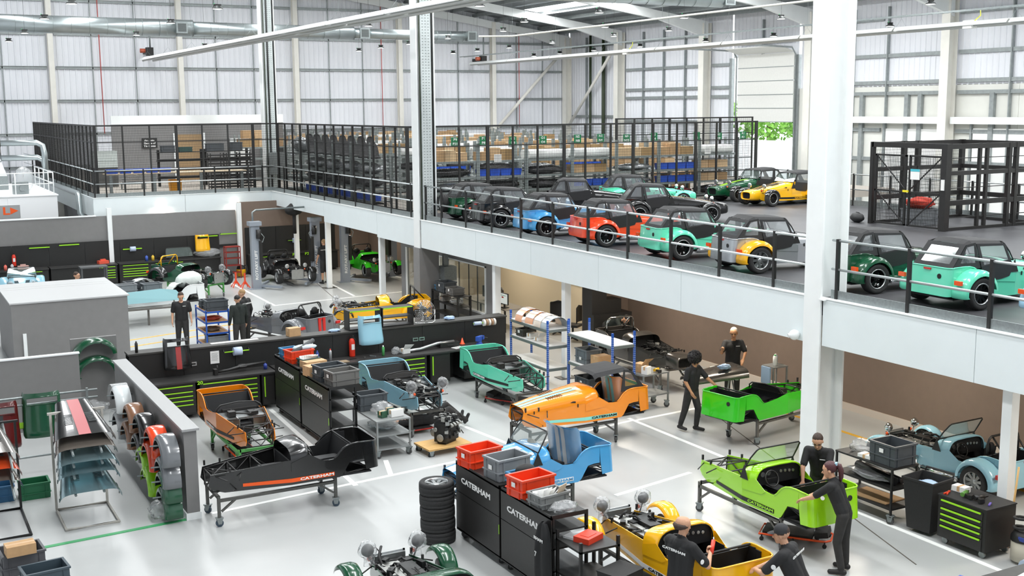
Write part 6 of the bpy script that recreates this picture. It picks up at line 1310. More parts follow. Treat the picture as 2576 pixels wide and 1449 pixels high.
def far_bench(label, x0, x1, num, nx, bays, y=48.5):
    c = thing('workbench', label, 'workbench', (x0, y, 0)); L = x1-x0; obj('worktop', MB().bb(0, L, 0, .64, .84, .88), M('bench_top', ''), c); obj('frame', MB().bb(.02, L-.02, .08, .62, .08, .84), BLK, c)
    for a, b in bays:
        for z0, z1 in DR5: d = obj('drawer', MB().bb(a, b, .06, .08, z0+.005, z1-.005), BLK2, c); obj('handle', MB().bb(a+.05, b-.05, .03, .06, z1-.04, z1-.012), LT, d)
    lettering(num, .15, LT, c, (nx, -.006, .80), (PI/2, 0, 0), 1.3, 'number')
far_bench('black workbench marked 14 behind the box room', 3.3, 5.8, '14', 1.2, ((1.7, 2.3),)); far_bench('black workbench marked 15 next to the dark grey cart', 5.85, 8.4, '15', 1.9, ((2.1, 2.5),)); far_bench('black workbench marked 16 with a windscreen standing on it', 8.45, 12.6, '16', 2.2, ((.1, 1.2), (1.4, 2.6)))
one('parts_cart', MB().bb(-.5, .5, -.3, .3, 1.05, 1.1).bb(-.48, -.42, -.28, -.22, 0, 1.05).bb(.42, .48, -.28, -.22, 0, 1.05).bb(-.48, -.42, .22, .28, 0, 1.05).bb(.42, .48, .22, .28, 0, 1.05).bb(-.48, .48, -.28, .28, .55, .58), M('dark_grey_cart', '4F5152', .5), 'dark grey topped cart standing by bench 15', 'cart', (7.15, 46.6, 0))
for i, (x, y, m, lab) in enumerate(((4.0, .3, 'C8322A', 'red can on bench 14'), (4.25, .25, 'E07060', 'salmon can on bench 14'), (4.5, .35, 'B9BABC', 'steel can on bench 14'), (9.6, .3, '3D5AAE', 'blue can on bench 16'), (9.85, .3, 'D8B23A', 'amber can on bench 16'))): can(lab, (x, 48.5+y, .885), .06, .22, M('can_%d' % i, m, .4))
for i, (x, lab) in enumerate(((4.9, 'red and white tool tray on bench 14'), (7.9, 'red tool tray on bench 15'), (10.3, 'orange-banded black tool box on bench 16'))): one('tool_tray', MB().box((0, 0, .06), (.4, .25, .12)).box((0, 0, .15), (.2, .12, .06)), M('tray_%d' % i, ('C9A39A', 'E05A42', '2B2523')[i], .5), lab, 'tool tray', (x, 48.9, .885), .2*i)
one('steering_bag', MB().ball((0, 0, .25), .35, 12, 8, (1.6, .7, .45), .25, 31), WRAP, 'clear bagged cover at the end of bench 16', 'bag', (12.1, 48.8, .82))
c = nose_panel('yellow nose ring with open grille standing on bench 16', (11.9, 48.7, 1.55), 0, YELLOW, None, .95)
sc_ = thing('windscreen_panel', 'black framed windscreen standing on bench 16', 'windscreen', (10.9, 48.75, .32), -PI/2); obj('frame', mesh_of('sframe', 'screen_frame', screen_frame), BLK, sc_, (-.9, 0, -.2)); obj('glass', mesh_of('sglass', 'windscreen', screen_glass), GLASS, sc_, (-.9, 0, -.2)); sc_.scale = (1.1,)*3
# crates and padded panels on the white tub
for x, y, z, m, lab in ((7.05, 39.45, 1.0, GCRATE, 'light grey crate of papers on the white tub'), (7.4, 39.95, 1.0, DCRATE, 'dark grey crate at the back of the white tub'), (7.85, 39.4, .98, M('slate_plastic', ''), 'slate crate of bagged parts on the white tub')): crate(lab, .6, .4, .34, m, (x, y, z), .1)
PAD = M('bubble_pad', 'D3DAD6', .45, noise_amt=.06, nscale=9, bump=.4)
wrapped_wing('large padded wing standing over the white tub', (7.7, 40.2, .93), .3, PAD, 1.5); wrapped_wing('padded nose panel laid in the white tub cockpit', (8.9, 40.1, .75), .5, PAD, 1.4); one('padded_panel', MB().ball((0, 0, .25), .42, 14, 8, (1.3, .6, .7), .06, 33), PAD, 'padded bonnet leaning on the white tub tail', 'padded panel', (9.3, 40.3, .95), .4)
c = thing('film_panel', 'aqua film-covered side panel on a grey trolley before the white tub', 'panel', (7.6, 38.6, 0)); obj('panel', MB().poly([(-1.9, 0, .78), (1.2, .1, .78), (.9, .1, 1.12), (.4, .1, 1.2), (-1.9, 0, 1.12)], (0, .02, 0)), M('aqua_film', '9CCBD2', .3), c); obj('frame_rail', MB().bb(-1.9, 1.2, 0, .5, .55, .6), GRYST, c); [obj('leg', MB().bb(x-.03, x+.03, .2, .26, .0, .55), GRYST, c) for x in (-1.6, .0, 1.0)]; [obj('trestle', MB().bb(x-.02, x+.02, .0, .05, .55, .8), GRYST, c) for x in (-1.5, .8)]
car('pale blue part-built car with masking tape behind the box room', LBLUE, (4.6, 46.6), -PI/2-.1, z=.2, wings=1, cyc=0, wheels=(1, 1), screen=True, bon=True, lamps='bag')
# blue trolley, grey crates
c = thing('parts_trolley', 'blue four-tier trolley of parts beside the two mechanics', 'trolley', (8.55, 34.3, 0), .0)
for x in (-.33, .33):
    for y in (-.6, .6): obj('post', MB().bb(x-.02, x+.02, y-.02, y+.02, 0, 1.2), BPO, c)
for z in (.14, .52, .84, 1.16): s_ = obj('shelf', MB().bb(-.33, .33, -.6, .6, z-.015, z), M('chipboard', 'B08B62', .8), c); obj('shelf_edge', MB().bb(-.35, -.33, -.6, .6, z-.05, z).bb(.33, .35, -.6, .6, z-.05, z).bb(-.33, .33, -.62, -.6, z-.05, z), BPO, s_)
crate('large dark grey crate on top of the blue trolley', .62, .44, .3, DCRATE, (8.58, 33.95, 1.17), 0, sticker=False); crate('smaller dark grey crate behind the large one on the blue trolley', .5, .36, .24, DCRATE, (8.5, 34.45, 1.17), 0, sticker=False); crate('light grey crate on the bottom shelf of the blue trolley', .6, .5, .26, GCRATE, (8.58, 33.97, .15), 0, sticker=False); one('red_parts', MB().ball((0, 0, .05), .2, 12, 6, (1.2, .8, .3), .4, 41), M('parts_red', 'B4452E', .5), 'red bagged parts on the third shelf of the blue trolley', 'parts', (8.5, 34.1, .85)); one('brown_parts', MB().ball((0, 0, .05), .22, 12, 6, (1, 1, .3), .4, 42), M('parts_brown', '7A6A5C', .6), 'brown bagged parts on the second shelf of the blue trolley', 'parts', (8.5, 34.1, .53))
# ---- black open shelving by the office
c = thing('shelving_unit', 'black open shelving with crates in front of the office window', 'shelving', (15.5, 31.9, 0))
for z in (.1, .55, .9, 1.22): obj('shelf', MB().bb(0, .5, 0, 1.9, z-.02, z), BLK, c)
for y in (.03, 1.87):
    for x in (.03, .47): obj('post', MB().bb(x-.025, x+.025, y-.025, y+.025, 0, 1.24), BLK, c)
crate('black crate on top of the office shelving', .45, .6, .32, DCRATE, (15.75, 33.2, 1.225)); crate('warm grey open-front bin on top of the office shelving', .4, .5, .22, M('warm_grey_plastic', ''), (15.72, 32.5, 1.225)); crate('small blue bin clipped at the end of the office shelving', .2, .16, .16, BCRATE, (15.7, 33.65, 1.225), sticker=False); one('bagged_parts', MB().ball((0, 0, .08), .25, 12, 8, (.7, 1.2, .4), .35, 43), WRAP, 'clear bagged parts on the office shelving', 'bag', (15.75, 32.5, .91)); carton('grey box file on the office shelving', .3, .3, .14, (15.75, 33.3, .91), mat=M('box_file', '8C8A86', .7))
# ---- office contents
def monitor(label, loc, rz, lit=False):
    c = thing('computer_monitor', label, 'monitor', loc, rz); obj('screen', MB().box((0, 0, .3), (.04, .6, .36)), BLK, c); obj('display', MB().box((-.022, 0, .3), (.004, .56, .32)), M('screen_lit', 'E6EEEA', .4, emit=.5) if lit else BLK2, c); obj('stand', MB().box((.03, 0, .07), (.03, .06, .14)).box((.03, 0, .01), (.2, .24, .02)), BLK, c)
    if lit: obj('display_bar', MB().box((-.026, .02, .34), (.002, .12, .05)), M('bar_red', 'D9412B', .5), c); obj('display_bar', MB().box((-.026, 0, .4), (.002, .4, .015)), GRC, c)
c = thing('office_desk', 'long office desk behind the window', 'desk', (17.0, 31.6, 0)); obj('desk_top', MB().bb(0, .8, 0, 3.2, .70, .74), M('desk_grey', '8F8A80', .5), c); [obj('leg', MB().bb(x, x+.05, y, y+.05, 0, .7), BLK, c) for x in (.02, .73) for y in (.05, 3.1)]
monitor('monitor showing a spreadsheet on the office desk', (17.15, 31.95, .745), 0, True); monitor('dark monitor on the office desk', (17.4, 33.4, .745), .3); monitor('second dark monitor turned away on the office desk', (17.5, 32.7, .745), -.4)
for i, (x, y, r_, lab) in enumerate(((18.3, 30.6, 1.2, 'black mesh office chair nearest the pale cabinets'), (18.2, 29.5, 2.2, 'black mesh office chair behind the wrapped wings'))):
    c = thing('office_chair', lab, 'chair', (x, y, 0), r_); obj('seat', MB().box((0, 0, .48), (.46, .46, .07)), BLK, c); obj('backrest', MB().loft([[Vector((-.24+.06*math.cos(t*1.4), t*.24, z)) for t in (-1, -.5, 0, .5, 1)] for z in (.6, .8, 1.0, 1.08)]), INT, c); obj('back_frame', MB().tube([(-.22, -.24, .58), (-.22, -.24, 1.05), (-.19, 0, 1.1), (-.22, .24, 1.05), (-.22, .24, .58)], .018, 6), BLK, c); obj('column', MB().cyl((0, 0, .1), (0, 0, .46), .03, 8), BLK, c); [obj('base_arm', MB().bar((0, 0, .1), (math.cos(k*1.257)*.28, math.sin(k*1.257)*.28, .06), .04), BLK, c) for k in range(5)]
c = thing('wall_shelf', 'pale wall cupboard with framed pictures on it in the office', 'shelf', (19.3, 30.6, 1.9)); obj('cupboard', MB().bb(-.2, .08, -1.2, 1.0, -.25, .1), M('cream_cupboard', 'D8CFBD', .6), c); [obj('frame', MB().box((-.05, -.9+.5*k, .2), (.03, .3, .2)), (BLK, PAPER, M('frame_red', '8E2B24', .5))[k % 3], c) for k in range(4)]
c = thing('filing_unit', 'black cabinet unit with a printer beside the brown wall', 'cabinet', (17.6, 27.4, 0)); obj('carcass', MB().bb(0, 1.3, 0, .6, 0, 1.15), BLK, c); obj('hutch', MB().bb(0, .5, .1, .6, 1.15, 2.2).bb(.5, 1.0, .1, .6, 1.15, 1.55), BLK, c); obj('socket', MB().box((.9, -.01, .75), (.14, .02, .14)), ALU, c); obj('edge_strip', MB().bb(.1, 1.1, .06, .1, 2.16, 2.2), LT, c)
# ---- two-post lifts
LG = M('lift_grey', '9097A0', .4)
def lift_post(label, x, y, h=2.6, txt=True, f=1):
    c = thing('lift_post', label, 'vehicle lift', (x, y, 0)); obj('column', MB().bb(-.17, .17, -.12, .12, 0, h-.1), LG, c); obj('cap', MB().bb(-.24, .24, -.2, .2, h-.1, h+.06), LG, c); obj('base_plate', MB().bb(-.3, .3, -.25, .25, 0, .02), LG, c)
    obj('carriage', MB().bb(.12 if f > 0 else -.24, .24 if f > 0 else -.12, -.2, .14, .9, 1.9), BLK, c); obj('motor', MB().cyl((f*.1, -.2, h-.6), (f*.1, -.2, h-.25), .1, 12), BLK2, c); obj('hose', MB().tube([(f*.2, -.18, h-.4), (f*.32, -.2, h-.55), (f*.25, -.2, h-.75), (f*.12, -.16, h-.7)], .018, 6), GALV, c)
    for k in (-1, 1): obj('arm', MB().bar((f*.15, 0, .11), (f*.75, k*.9, .12), .09), LG, c)
    if txt: lettering('ROTARY LIFT', .15, WTX, c, (0, -.126, .95), (PI/2, -PI/2, 0), 1.3)
lift_post('grey lift post with white lettering beside the black car', 12.95, 44.7, f=1); lift_post('grey lift post between the black car and the man in shorts', 15.55, 45.1, f=-1); lift_post('grey lift post with white lettering beside the bright green car', 16.62, 44.6, 2.6, True, 1); lift_post('grey lift post on the far side of the bright green car', 18.95, 45.2, 2.6, False, -1)
one('lift_pipe', MB().tube([(12.95, 44.9, 2.66), (12.95, 44.9, 3.0), (13.1, 44.95, 3.08), (15.2, 45.3, 3.08)], .04, 8), GALV, 'grey pipe running from the lift post under the mezzanine', 'pipe')
c = thing('bench_wall', 'black tool board behind the vehicle lifts', 'tool board', (13.75, 48.95, 0)); [obj('board_panel', MB().bb(k*1.35+.006, k*1.35+1.344, -.04, 0, .05, 2.0), BLK, c) for k in range(3)]
far_bench('black workbench marked P1 behind the raised black car', 13.8, 15.9, 'P1', 1.9, ((.2, .9),), 48.25); far_bench('black workbench marked P2 behind the man in shorts', 15.95, 17.7, 'P2', .3, ((.6, 1.3),), 48.25)
roll_holder('pair of paper rolls on the board behind the lift', 15.9, 48.9, 1.35); one('exhaust_hose_reel', MB().ball((0, 0, 0), .3, 12, 8, (1.2, .7, .8), .2, 45).cyl((0, 0, -.2), (0, 0, -1.0), .08, 10), RUB, 'black exhaust extraction reel hanging behind the lift post', 'hose reel', (15.3, 46.9, 2.85))
c = thing('shop_vacuum', 'yellow and black vacuum cleaner by the white post', 'vacuum', (13.35, 48.3, 0)); obj('drum', MB().lathe([(0, .04), (.19, .04), (.2, .3), (.18, .34)], (0, 0, 0), 'z', 14), YELLOW, c); obj('motor_head', MB().lathe([(.19, .34), (.16, .44), (.08, .5), (0, .5)], (0, 0, 0), 'z', 14), BLK, c); obj('hose', MB().tube([(.1, 0, .45), (.2, -.1, .5), (.22, -.2, .3), (.1, -.25, .1)], .025, 6), RUB, c)
c = thing('work_stool', 'red topped stool beside the vacuum cleaner', 'stool', (13.95, 47.7, 0)); obj('seat', MB().cyl((0, 0, .5), (0, 0, .55), .2, 14), M('stool_red', 'B5333A', .5), c); obj('pedestal', MB().cyl((0, 0, .1), (0, 0, .5), .03, 8), CHR, c); obj('base', MB().cyl((0, 0, .02), (0, 0, .1), .22, 10), BLK, c)
one('broom_handle', MB().cyl((0, 0, 0), (.1, .3, 1.4), .018, 8), WOOD, 'wooden broom leaning by the lift post', 'broom', (13.75, 48.1, 0))
RST = M('red_steel', '8E2A22', .45)
c = thing('step_rack', 'dark red welded step rack at the end of bench 16', 'rack', (12.95, 48.1, 0)); [obj('upright', MB().bar((x, y, 0), (x, y, 1.35), .035), RST, c) for x in (-.3, .3) for y in (-.15, .15)]; [obj('rung', MB().bb(-.3, .3, -.16, .16, z-.02, z+.02), RST, c) for z in (.25, .55, .85, 1.1, 1.33)]
for i, (x, y) in enumerate(((12.35, 45.5), (12.6, 45.1))):
    c = thing('axle_stand', ('red axle stand nearest bench 16', 'red axle stand nearest the lift')[i], 'axle stand', (x, y, 0)); obj('column', MB().bb(-.03, .03, -.03, .03, .15, .6), RED, c); [obj('leg', MB().bar((0, 0, .3), (sx*.16, sy*.16, .015), .03), RED, c) for sx in (-1, 1) for sy in (-1, 1)]
nose_panel('bright green nose cone with black stripe hung on the wall above the green car', (18.75, 48.75, 2.35), 0, GREEN, BLACKP, 1.15)
one('cctv_camera', MB().ball((0, 0, 0), .1, 14, 10).cyl((-.03, .03, 0), (-.1, .06, -.02), .045, 12).cyl((0, 0, 0), (.09, 0, .02), .06, 12), WHITE, 'white dome camera fixed to the fascia', 'camera', tuple(ONX(1998, 842, 15.12)))
# ================================================================ MEZZANINE STORE, ROOF SERVICES, PLANT
def mesh_panel(b, w, h, px=.06, pz=.1, t=.0035):
    n = int(w/px); m = int(h/pz)
    for i in range(1, n): x = i*w/n; b.bb(x-t, x+t, -t, t, 0, h)
    for j in range(1, m): z = j*h/m; b.bb(0, w, -t*.8, t*.8, z-t, z+t)
def fence(label, p, q, posts, H, thick=3, rails=(.12, 1.05, 2.25)):
    """wire cage fence from p to q (plan), posts = distances along it"""
    p, q = Vector((*p, ZM)), Vector((*q, ZM)); L = (q-p).length; rz = math.atan2(q.y-p.y, q.x-p.x)
    c = thing('wire_fence', label, 'fence', p, rz); 
    for i, d in enumerate(posts):
        w = .06 if i % thick == 0 else .028
        obj('post', mesh_of(('fp', w, H), 'post', lambda b: b.bb(-w, w, -.03, .03, 0, H)), BLK, c, (d, 0, 0))
    obj('top_rail', MB().bb(0, L, -.025, .025, H-.06, H), BLK, c)
    for z in rails: obj('rail', MB().bb(0, L, -.02, .02, z-.02, z+.02), BLK, c)
    for d0, d1 in zip(posts[:-1], posts[1:]):
        w = round(d1-d0, 2)
        if w > .2: tag(obj('wire_mesh', mesh_of(('wm', w, H), 'wire_mesh', lambda b: mesh_panel(b, w, H-.06)), BLK, c, (d0, 0, 0)), kind='stuff')
    return c
HF = 6.4-ZM; XC, YC = 15.77, 36.1
PXs = [0, .95, 1.93, 3.03, 4.03, 5.03, 6.13, 7.03, 8.13, 9.13, 10.03, 11.13, 12.03, 13.03, 14.03, 15.0]
fence('tall black wire fence of the parts store facing the car deck', (XC, YC), (XC+15.0, YC), PXs, HF)
fence('tall black wire fence of the parts store along the balcony', (XC, YC+14.1), (XC, YC), [k*1.0071 for k in range(15)], HF)
fence('tall black wire fence across the far balcony', (8.1, 50.3), (XC, 50.3), [k*1.0957 for k in range(8)], HF)
fence('tall black wire fence beside the extraction plant', (8.1, 70.3), (8.1, 50.3), [k*1.0 for k in range(21)], HF)
fence('tall black wire fence at the back near the loading door', (30.1, 45.0), (38.1, 45.0), [k*1.0 for k in range(9)], 3.02)
# --- racking
GRK = M('rack_galv', '8E9694', .45, .35, noise_amt=.06)
def rack_proto(label, L, D, H, levels, group):
    c = thing('storage_rack', label, 'racking', (0, 0, -20), group=group)
    for x in (0, L):
        for y in (0, D): obj('upright', mesh_of(('ru', H), 'upright', lambda b: b.bb(-.035, .035, -.03, .03, 0, H)), GRK, c, (x, y, 0))
    for z in levels: obj('shelf', mesh_of(('rs', L, D), 'shelf', lambda b: (b.bb(0, L, 0, D, -.02, 0), b.bb(0, L, -.012, 0, -.07, 0), b.bb(0, L, D, D+.012, -.07, 0))), GRK, c, (0, 0, z))
    return c
LEV = (.12, .62, 1.12, 1.68)
ORDN = ('first', 'second', 'third', 'fourth', 'fifth', 'sixth', 'seventh', 'eighth', 'ninth', 'tenth'); ROWN = [0]
def row_(): return ORDN[ROWN[0]]+' racking row behind the store fence' if ROWN[0] is not None else 'racking behind the far balcony'
GA = 'steel racking rows in the parts store'
proto = rack_proto('galvanised steel rack stocked with parts inside the wire store', 1.9, .8, 2.3, LEV, GA)
racks = []
def put_rack(x, y, rz, lab=None, grp=None, first=[True]):
    if first[0]: first[0] = False; o = proto; o.location = (x, y, ZM+.004); o.rotation_euler = (0, 0, rz)
    else: o = copy_tree(proto, None, (x, y, ZM+.004), rz)
    if lab: o['label'] = lab; o['group'] = grp
    racks.append((x, y, rz)); return o
rs = random.Random(11)
ROWS = [37.0, 39.6, 42.3, 45.6, 48.6, 52.0, 56.0, 60.0, 64.0, 68.5]
for r_, y in enumerate(ROWS):
    for k in range((6 if r_ < 6 else 8) if r_ else 7): put_rack(16.95+k*1.96+(1.2 if r_ else .0), y, 0, 'galvanised steel rack in the %s row behind the store fence' % ORDN[r_], ORDN[r_]+' row of store racking')
for k in range(5): put_rack(16.95, 38.4+k*2.0-.2, PI/2) if False else None
for k in range(4): put_rack(17.0, 40.55+k*2.0, PI/2, 'galvanised steel rack carrying black seats along the balcony fence', 'racks along the balcony fence')
# --- stock: cartons, bins, rolls, bundles
CTS = [M('carton_%d' % i, h, .8, noise_amt=.08, nscale=6) for i, h in enumerate(('BF9F78', 'B08E66', 'CBAD86', 'A38459'))]
ct_src = {}
def stock_carton(l, w, h, x, y, z, rz):
    k = (l, w, h); mi = rs.randrange(4)
    c = thing('carton', 'brown carton on the '+row_(), 'box', (x, y, z), rz, 'cartons on the '+row_())
    obj('box_body', mesh_of(('ct', l, w, h), 'box_body', lambda b: b.bb(-l/2, l/2, -w/2, w/2, 0, h)), CTS[mi], c); obj('tape', mesh_of(('tp', l, w, h), 'tape', lambda b: b.bb(-l/2-.001, l/2+.001, -.025, .025, h-.08, h+.001)), M('packing_tape', ''), c)
def bin_mesh(b, l, w, h): b.loft([[Vector((x*l/2*s, y*w/2*s, z)) for x, y in ((-1, -1), (1, -1), (1, 1), (-1, 1))] for z, s in ((0, .86), (h*.55, .96), (h, 1), (h, .93), (.02, .8))], closed=True, smooth=False, cap=True)
def stock_bin(x, y, z, rz, l=.42, w=.3, h=.24, mat=None, lab='blue open-front bin on the store racking', grp='blue bins on the store racking'):
    one('parts_bin', mesh_of(('bin', l, w, h), 'parts_bin', lambda b: bin_mesh(b, l, w, h)), mat or BINB, lab, 'bin', (x, y, z), rz, grp)
DARKP = M('dark_bagged_parts', '2B2A2B', .4, noise_amt=.4, nscale=14, bump=.5); SILV = M('foil_bag', 'AEB1B3', .25, .6, noise_amt=.2, nscale=10, bump=.6); REDB = M('red_bagged', '7E2A33', .35, noise_amt=.4, nscale=14, bump=.5); FOAM = M('white_foam', 'E1E1DE', .7, noise_amt=.06, nscale=8)
def bundle(x, y, z, rz, mat, lab, grp, sc=(.8, .3, .14), seed=0):
    one('parts_bundle', mesh_of(('bd', sc, seed % 5), 'parts_bundle', lambda b: b.ball((0, 0, sc[2]), 1, 14, 8, sc, .22, seed % 5)), mat, lab, 'bundle', (x, y, z), rz, grp)
n_ct = 0
for r_, y in enumerate(ROWS):
    ROWN[0] = r_
    nb = (6 if r_ < 6 else 8) if r_ else 7
    for k in range(nb):
        x0 = 16.95+k*1.96+(1.2 if r_ else .0)
        for li, lv in enumerate(LEV):
            if r_ >= 3 and li < 3 or r_ in (1, 2) and li < 2: continue
            z = ZM+.006+lv; x = x0+.1; mode = rs.random()
            top = li == 3
            if r_ >= 5 and rs.random() < .12: continue
            if top and (mode < .62):
                while x < x0+1.7:
                    l = rs.choice((.42, .5, .6)); h = rs.choice((.3, .38, .44)); 
                    if x+l > x0+1.85: break
                    stock_carton(l, .5, h, x+l/2, y+.4, z, 0); x += l+.02
            elif top:
                one('foam_roll', mesh_of('froll', 'foam_roll', lambda b: b.cyl((-.8, 0, .17), (.8, 0, .17), .17, 14)), FOAM, 'white foam roll on top of the '+row_(), 'roll', (x0+.95, y+.28, z), rs.uniform(-.05, .05), 'foam rolls on the '+row_())
                one('foam_roll', mesh_of('froll', 'foam_roll', lambda b: None), FOAM, 'white foam roll on top of the '+row_(), 'roll', (x0+.95, y+.62, z), rs.uniform(-.05, .05), 'foam rolls on the '+row_())
            elif mode < .25:
                for j in range(4): stock_bin(x0+.3+.44*j, y+.3, z, 0, lab='blue open-front bin on the '+row_(), grp='blue bins on the '+row_())
            elif mode < .45:
                while x < x0+1.7:
                    l = rs.choice((.42, .5)); 
                    if x+l > x0+1.85: break
                    stock_carton(l, .5, .3, x+l/2, y+.4, z, 0); x += l+.03
            elif mode < .75: bundle(x0+.95, y+.4, z, rs.uniform(-.06, .06), DARKP, 'dark bagged parts on the '+row_(), 'dark bagged parts on the '+row_(), (.85, .36, .15), k+li)
            elif mode < .85: bundle(x0+.95, y+.4, z, rs.uniform(-.06, .06), REDB, 'red bagged hoses on the '+row_(), 'red bagged parts on the '+row_(), (.8, .34, .14), k+li)
            else: bundle(x0+.95, y+.4, z, rs.uniform(-.06, .06), SILV, 'silvery bagged panels on the '+row_(), 'silver bagged parts on the '+row_(), (.8, .34, .13), k+li)
ROWN[0] = None
SEATB = M('seat_black', '1C1C1D', .5)
for k in range(4):
    for li, lv in enumerate(LEV):
        y0 = 40.55+k*2.0; z = ZM+.006+lv
        if li == 3:
            for j in range(2 if k else 2):
                s_ = thing('bucket_seat', 'black car seat standing on the racking behind the balcony', 'seat', (16.55, y0+.45+j*.95, z), -PI/2+.25, 'black seats on the racking')
                obj('seat_shell', mesh_of('ss', 'seat_shell', lambda b: b.loft([[Vector((d-.12+.1*abs(t)**2*(1 if zz < .5 else .3), w*t, zz)) for t in (-1, -.8, -.4, 0, .4, .8, 1)] for d, w, zz in ((.3, .22, .02), (.1, .24, .05), (.0, .25, .14), (-.06, .25, .4), (-.1, .2, .6), (-.12, .17, .72), (-.13, .12, .8), (-.13, .02, .83))])), SEATB, s_); obj('seat_base', mesh_of('sb', 'seat_base', lambda b: b.bb(-.15, .15, -.2, .2, 0, .06)), SEATB, s_)
        elif li == 2: bundle(16.6, y0+.95, z, PI/2, SILV, 'silvery bagged panels on the racking behind the balcony', 'silver bagged parts behind the balcony', (.85, .36, .2), k)
        elif li == 1: bundle(16.6, y0+.95, z, PI/2, DARKP, 'dark bagged parts on the racking behind the balcony', 'dark bagged parts behind the balcony', (.85, .36, .18), k)
        else:
            for j in range(4): stock_bin(16.5, y0+.25+.46*j, z, PI/2, lab='blue open-front bin on the lowest shelf below the black seats', grp='blue bins below the black seats')
one('foil_bundle', MB().ball((0, 0, .3), .5, 18, 10, (.7, 1.7, .6), .3, 61), SILV, 'large crumpled silver foil bundle on the racking by the corner', 'bundle', (16.6, 49.4, ZM+1.72)); c = copy_tree(proto, None, (17.0, 48.6, ZM+.004), PI/2, 'galvanised steel rack under the crumpled silver foil bundle', 'rack under the foil')
# green aisle signs
GSG = M('sign_green', '0F7A48', .5)
for i, (t1, t2, px, py) in enumerate((('P9', 'P21', 1145, 357), ('P1', 'P8', 1216, 354), ('O5', 'O8', 1290, 354), ('O1', 'O4', 1366, 352), ('N5', 'N8', 1453, 349), ('N1', 'N4', 1511, 347), ('N9', 'N12', 1576, 348), ('L1', 'L4', 1646, 344), ('J1', 'J4', 1753, 342), ('K1', 'K9', 1808, 343), ('A1', 'A3', 1869, 340))):
    p = ONY(px, py, 36.85); s_ = thing('aisle_sign', 'green aisle sign %s to %s on the racking' % (t1, t2), 'sign', p); obj('plate', MB().box((0, 0, 0), (.3, .012, .3)), GSG, s_); obj('hanger', MB().bb(-.12, .12, .006, .15, .1, .14), GRK, s_)
    lettering(t1, .12, WTX, s_, (0, -.008, .075), (PI/2, 0, 0), 1.1); lettering(t2, .12, WTX, s_, (0, -.008, -.075), (PI/2, 0, 0), 1.1)
p = ONY(1252, 398, 36.95); sheet('coloured load notice on the racking upright', p, .3, .28); p = ONY(1780, 378, 36.95); sheet('second coloured load notice on the far racking', p, .3, .28)
for i, (px, py, l, h, lab) in enumerate(((1683, 497, .5, .95, 'tall brown carton outside the fence end'), (1735, 490, .6, .9, 'brown carton stack base beside the dark green car'), (1760, 452, .5, .5, 'brown carton beside the racking end'))): p = G(px, py, ZM); carton(lab, l, .45, h, (p.x, max(36.7, p.y+.6), ZM+.006))
# --- far area behind the balcony
c = thing('work_table', 'long wooden-topped bench behind the far balcony fence', 'bench', (8.6, 51.2, ZM)); obj('table_top', MB().bb(0, 6.0, 0, .8, .86, .9), M('bench_wood', 'C9B79C', .6), c); [obj('leg', MB().bb(x-.06, x+.06, .05, .15, 0, .86), GALV, c) for x in (.2, 2.0, 4.0, 5.8)]
for k in range(5): stock_bin(8.9+.55*k, 51.5, ZM+.905, 0, .5, .3, .18, BINB, 'blue tray on the long wooden bench', 'blue trays on the wooden bench')
for i, (x, y, l, w, h, z, m, lab) in enumerate(((9.6, 57.5, 1.1, .8, .9, 0, M('crate_stack_grey', '4C4C4A', .6), 'tall dark crate stack behind the far fence'), (9.6, 57.5, 1.1, .8, .75, .91, M('white_tote', 'B9C0BC', .5), 'pale tote on the dark crate stack'))): crate(lab, l, w, h, m, (x, y, ZM+.005+z), 0, sticker=False)
for k in range(5): one('alloy_panel', MB().box((0, 0, .02), (.9, .6, .03), 0, .02, .06*k), ALU, 'stacked alloy panel beside the pale tote', 'panel', (10.4, 54.9, ZM+.3+.1*k), .1*k, 'alloy panels in a stack')
one('panel_table', MB().bb(-.5, .5, -.4, .4, .24, .28).bb(-.48, -.42, -.38, -.32, 0, .24).bb(.42, .48, -.38, -.32, 0, .24).bb(-.48, -.42, .32, .38, 0, .24).bb(.42, .48, .32, .38, 0, .24), GALV, 'low steel table under the alloy panels', 'table', (10.4, 54.9, ZM+.005))
for i, x in enumerate((11.8, 14.0)):
    c = thing('rod_rack', ('black cantilever rack of dark bars behind the bench', 'black cantilever rack beside the brown doorway')[i], 'rack', (x, 56.0, ZM+.005)); [obj('post', MB().bb(xx-.05, xx+.05, -.05, .05, 0, 1.7), BLK, c) for xx in (0, 2.0)]; [obj('arm_shelf', MB().bb(-.1, 2.1, -.4, .05, z-.03, z), BLK, c) for z in (.4, .8, 1.2, 1.6)]; [obj('bar_stock', MB().cyl((-.1, -.3+.1*k, z+.04), (2.1, -.3+.1*k, z+.04), .035, 8), BLK2, c) for z in (.4, .8, 1.2) for k in range(3)]
for i, (x, m, l, h, lab) in enumerate(((12.2, DCRATE, .6, .3, 'dark crate on the black bar rack'), (13.0, M('dark_green_plastic', ''), .6, .22, 'green crate on the black bar rack'), (14.4, DCRATE, .8, .36, 'long dark crate on the second bar rack'), (15.4, DCRATE, .6, .4, 'tall dark crate on the second bar rack'))): crate(lab, l, .4, h, m, (x, 55.8, ZM+1.61), 0, sticker=False)
for k, (x, z) in enumerate(((16.4, 0), (16.9, 0), (17.4, 0), (16.6, .42), (17.2, .42), (17.9, 0), (18.3, .0))): stock_carton(.48, .5, .4, x, 58.0, ZM+1.69+z, 0)
copy_tree(proto, None, (16.1, 57.6, ZM+.004), 0, 'galvanised steel rack beside the white store door', 'racks by the store door'); copy_tree(proto, None, (18.05, 57.6, ZM+.004), 0, 'galvanised steel rack at the end of the grey store wall', 'racks by the store door')
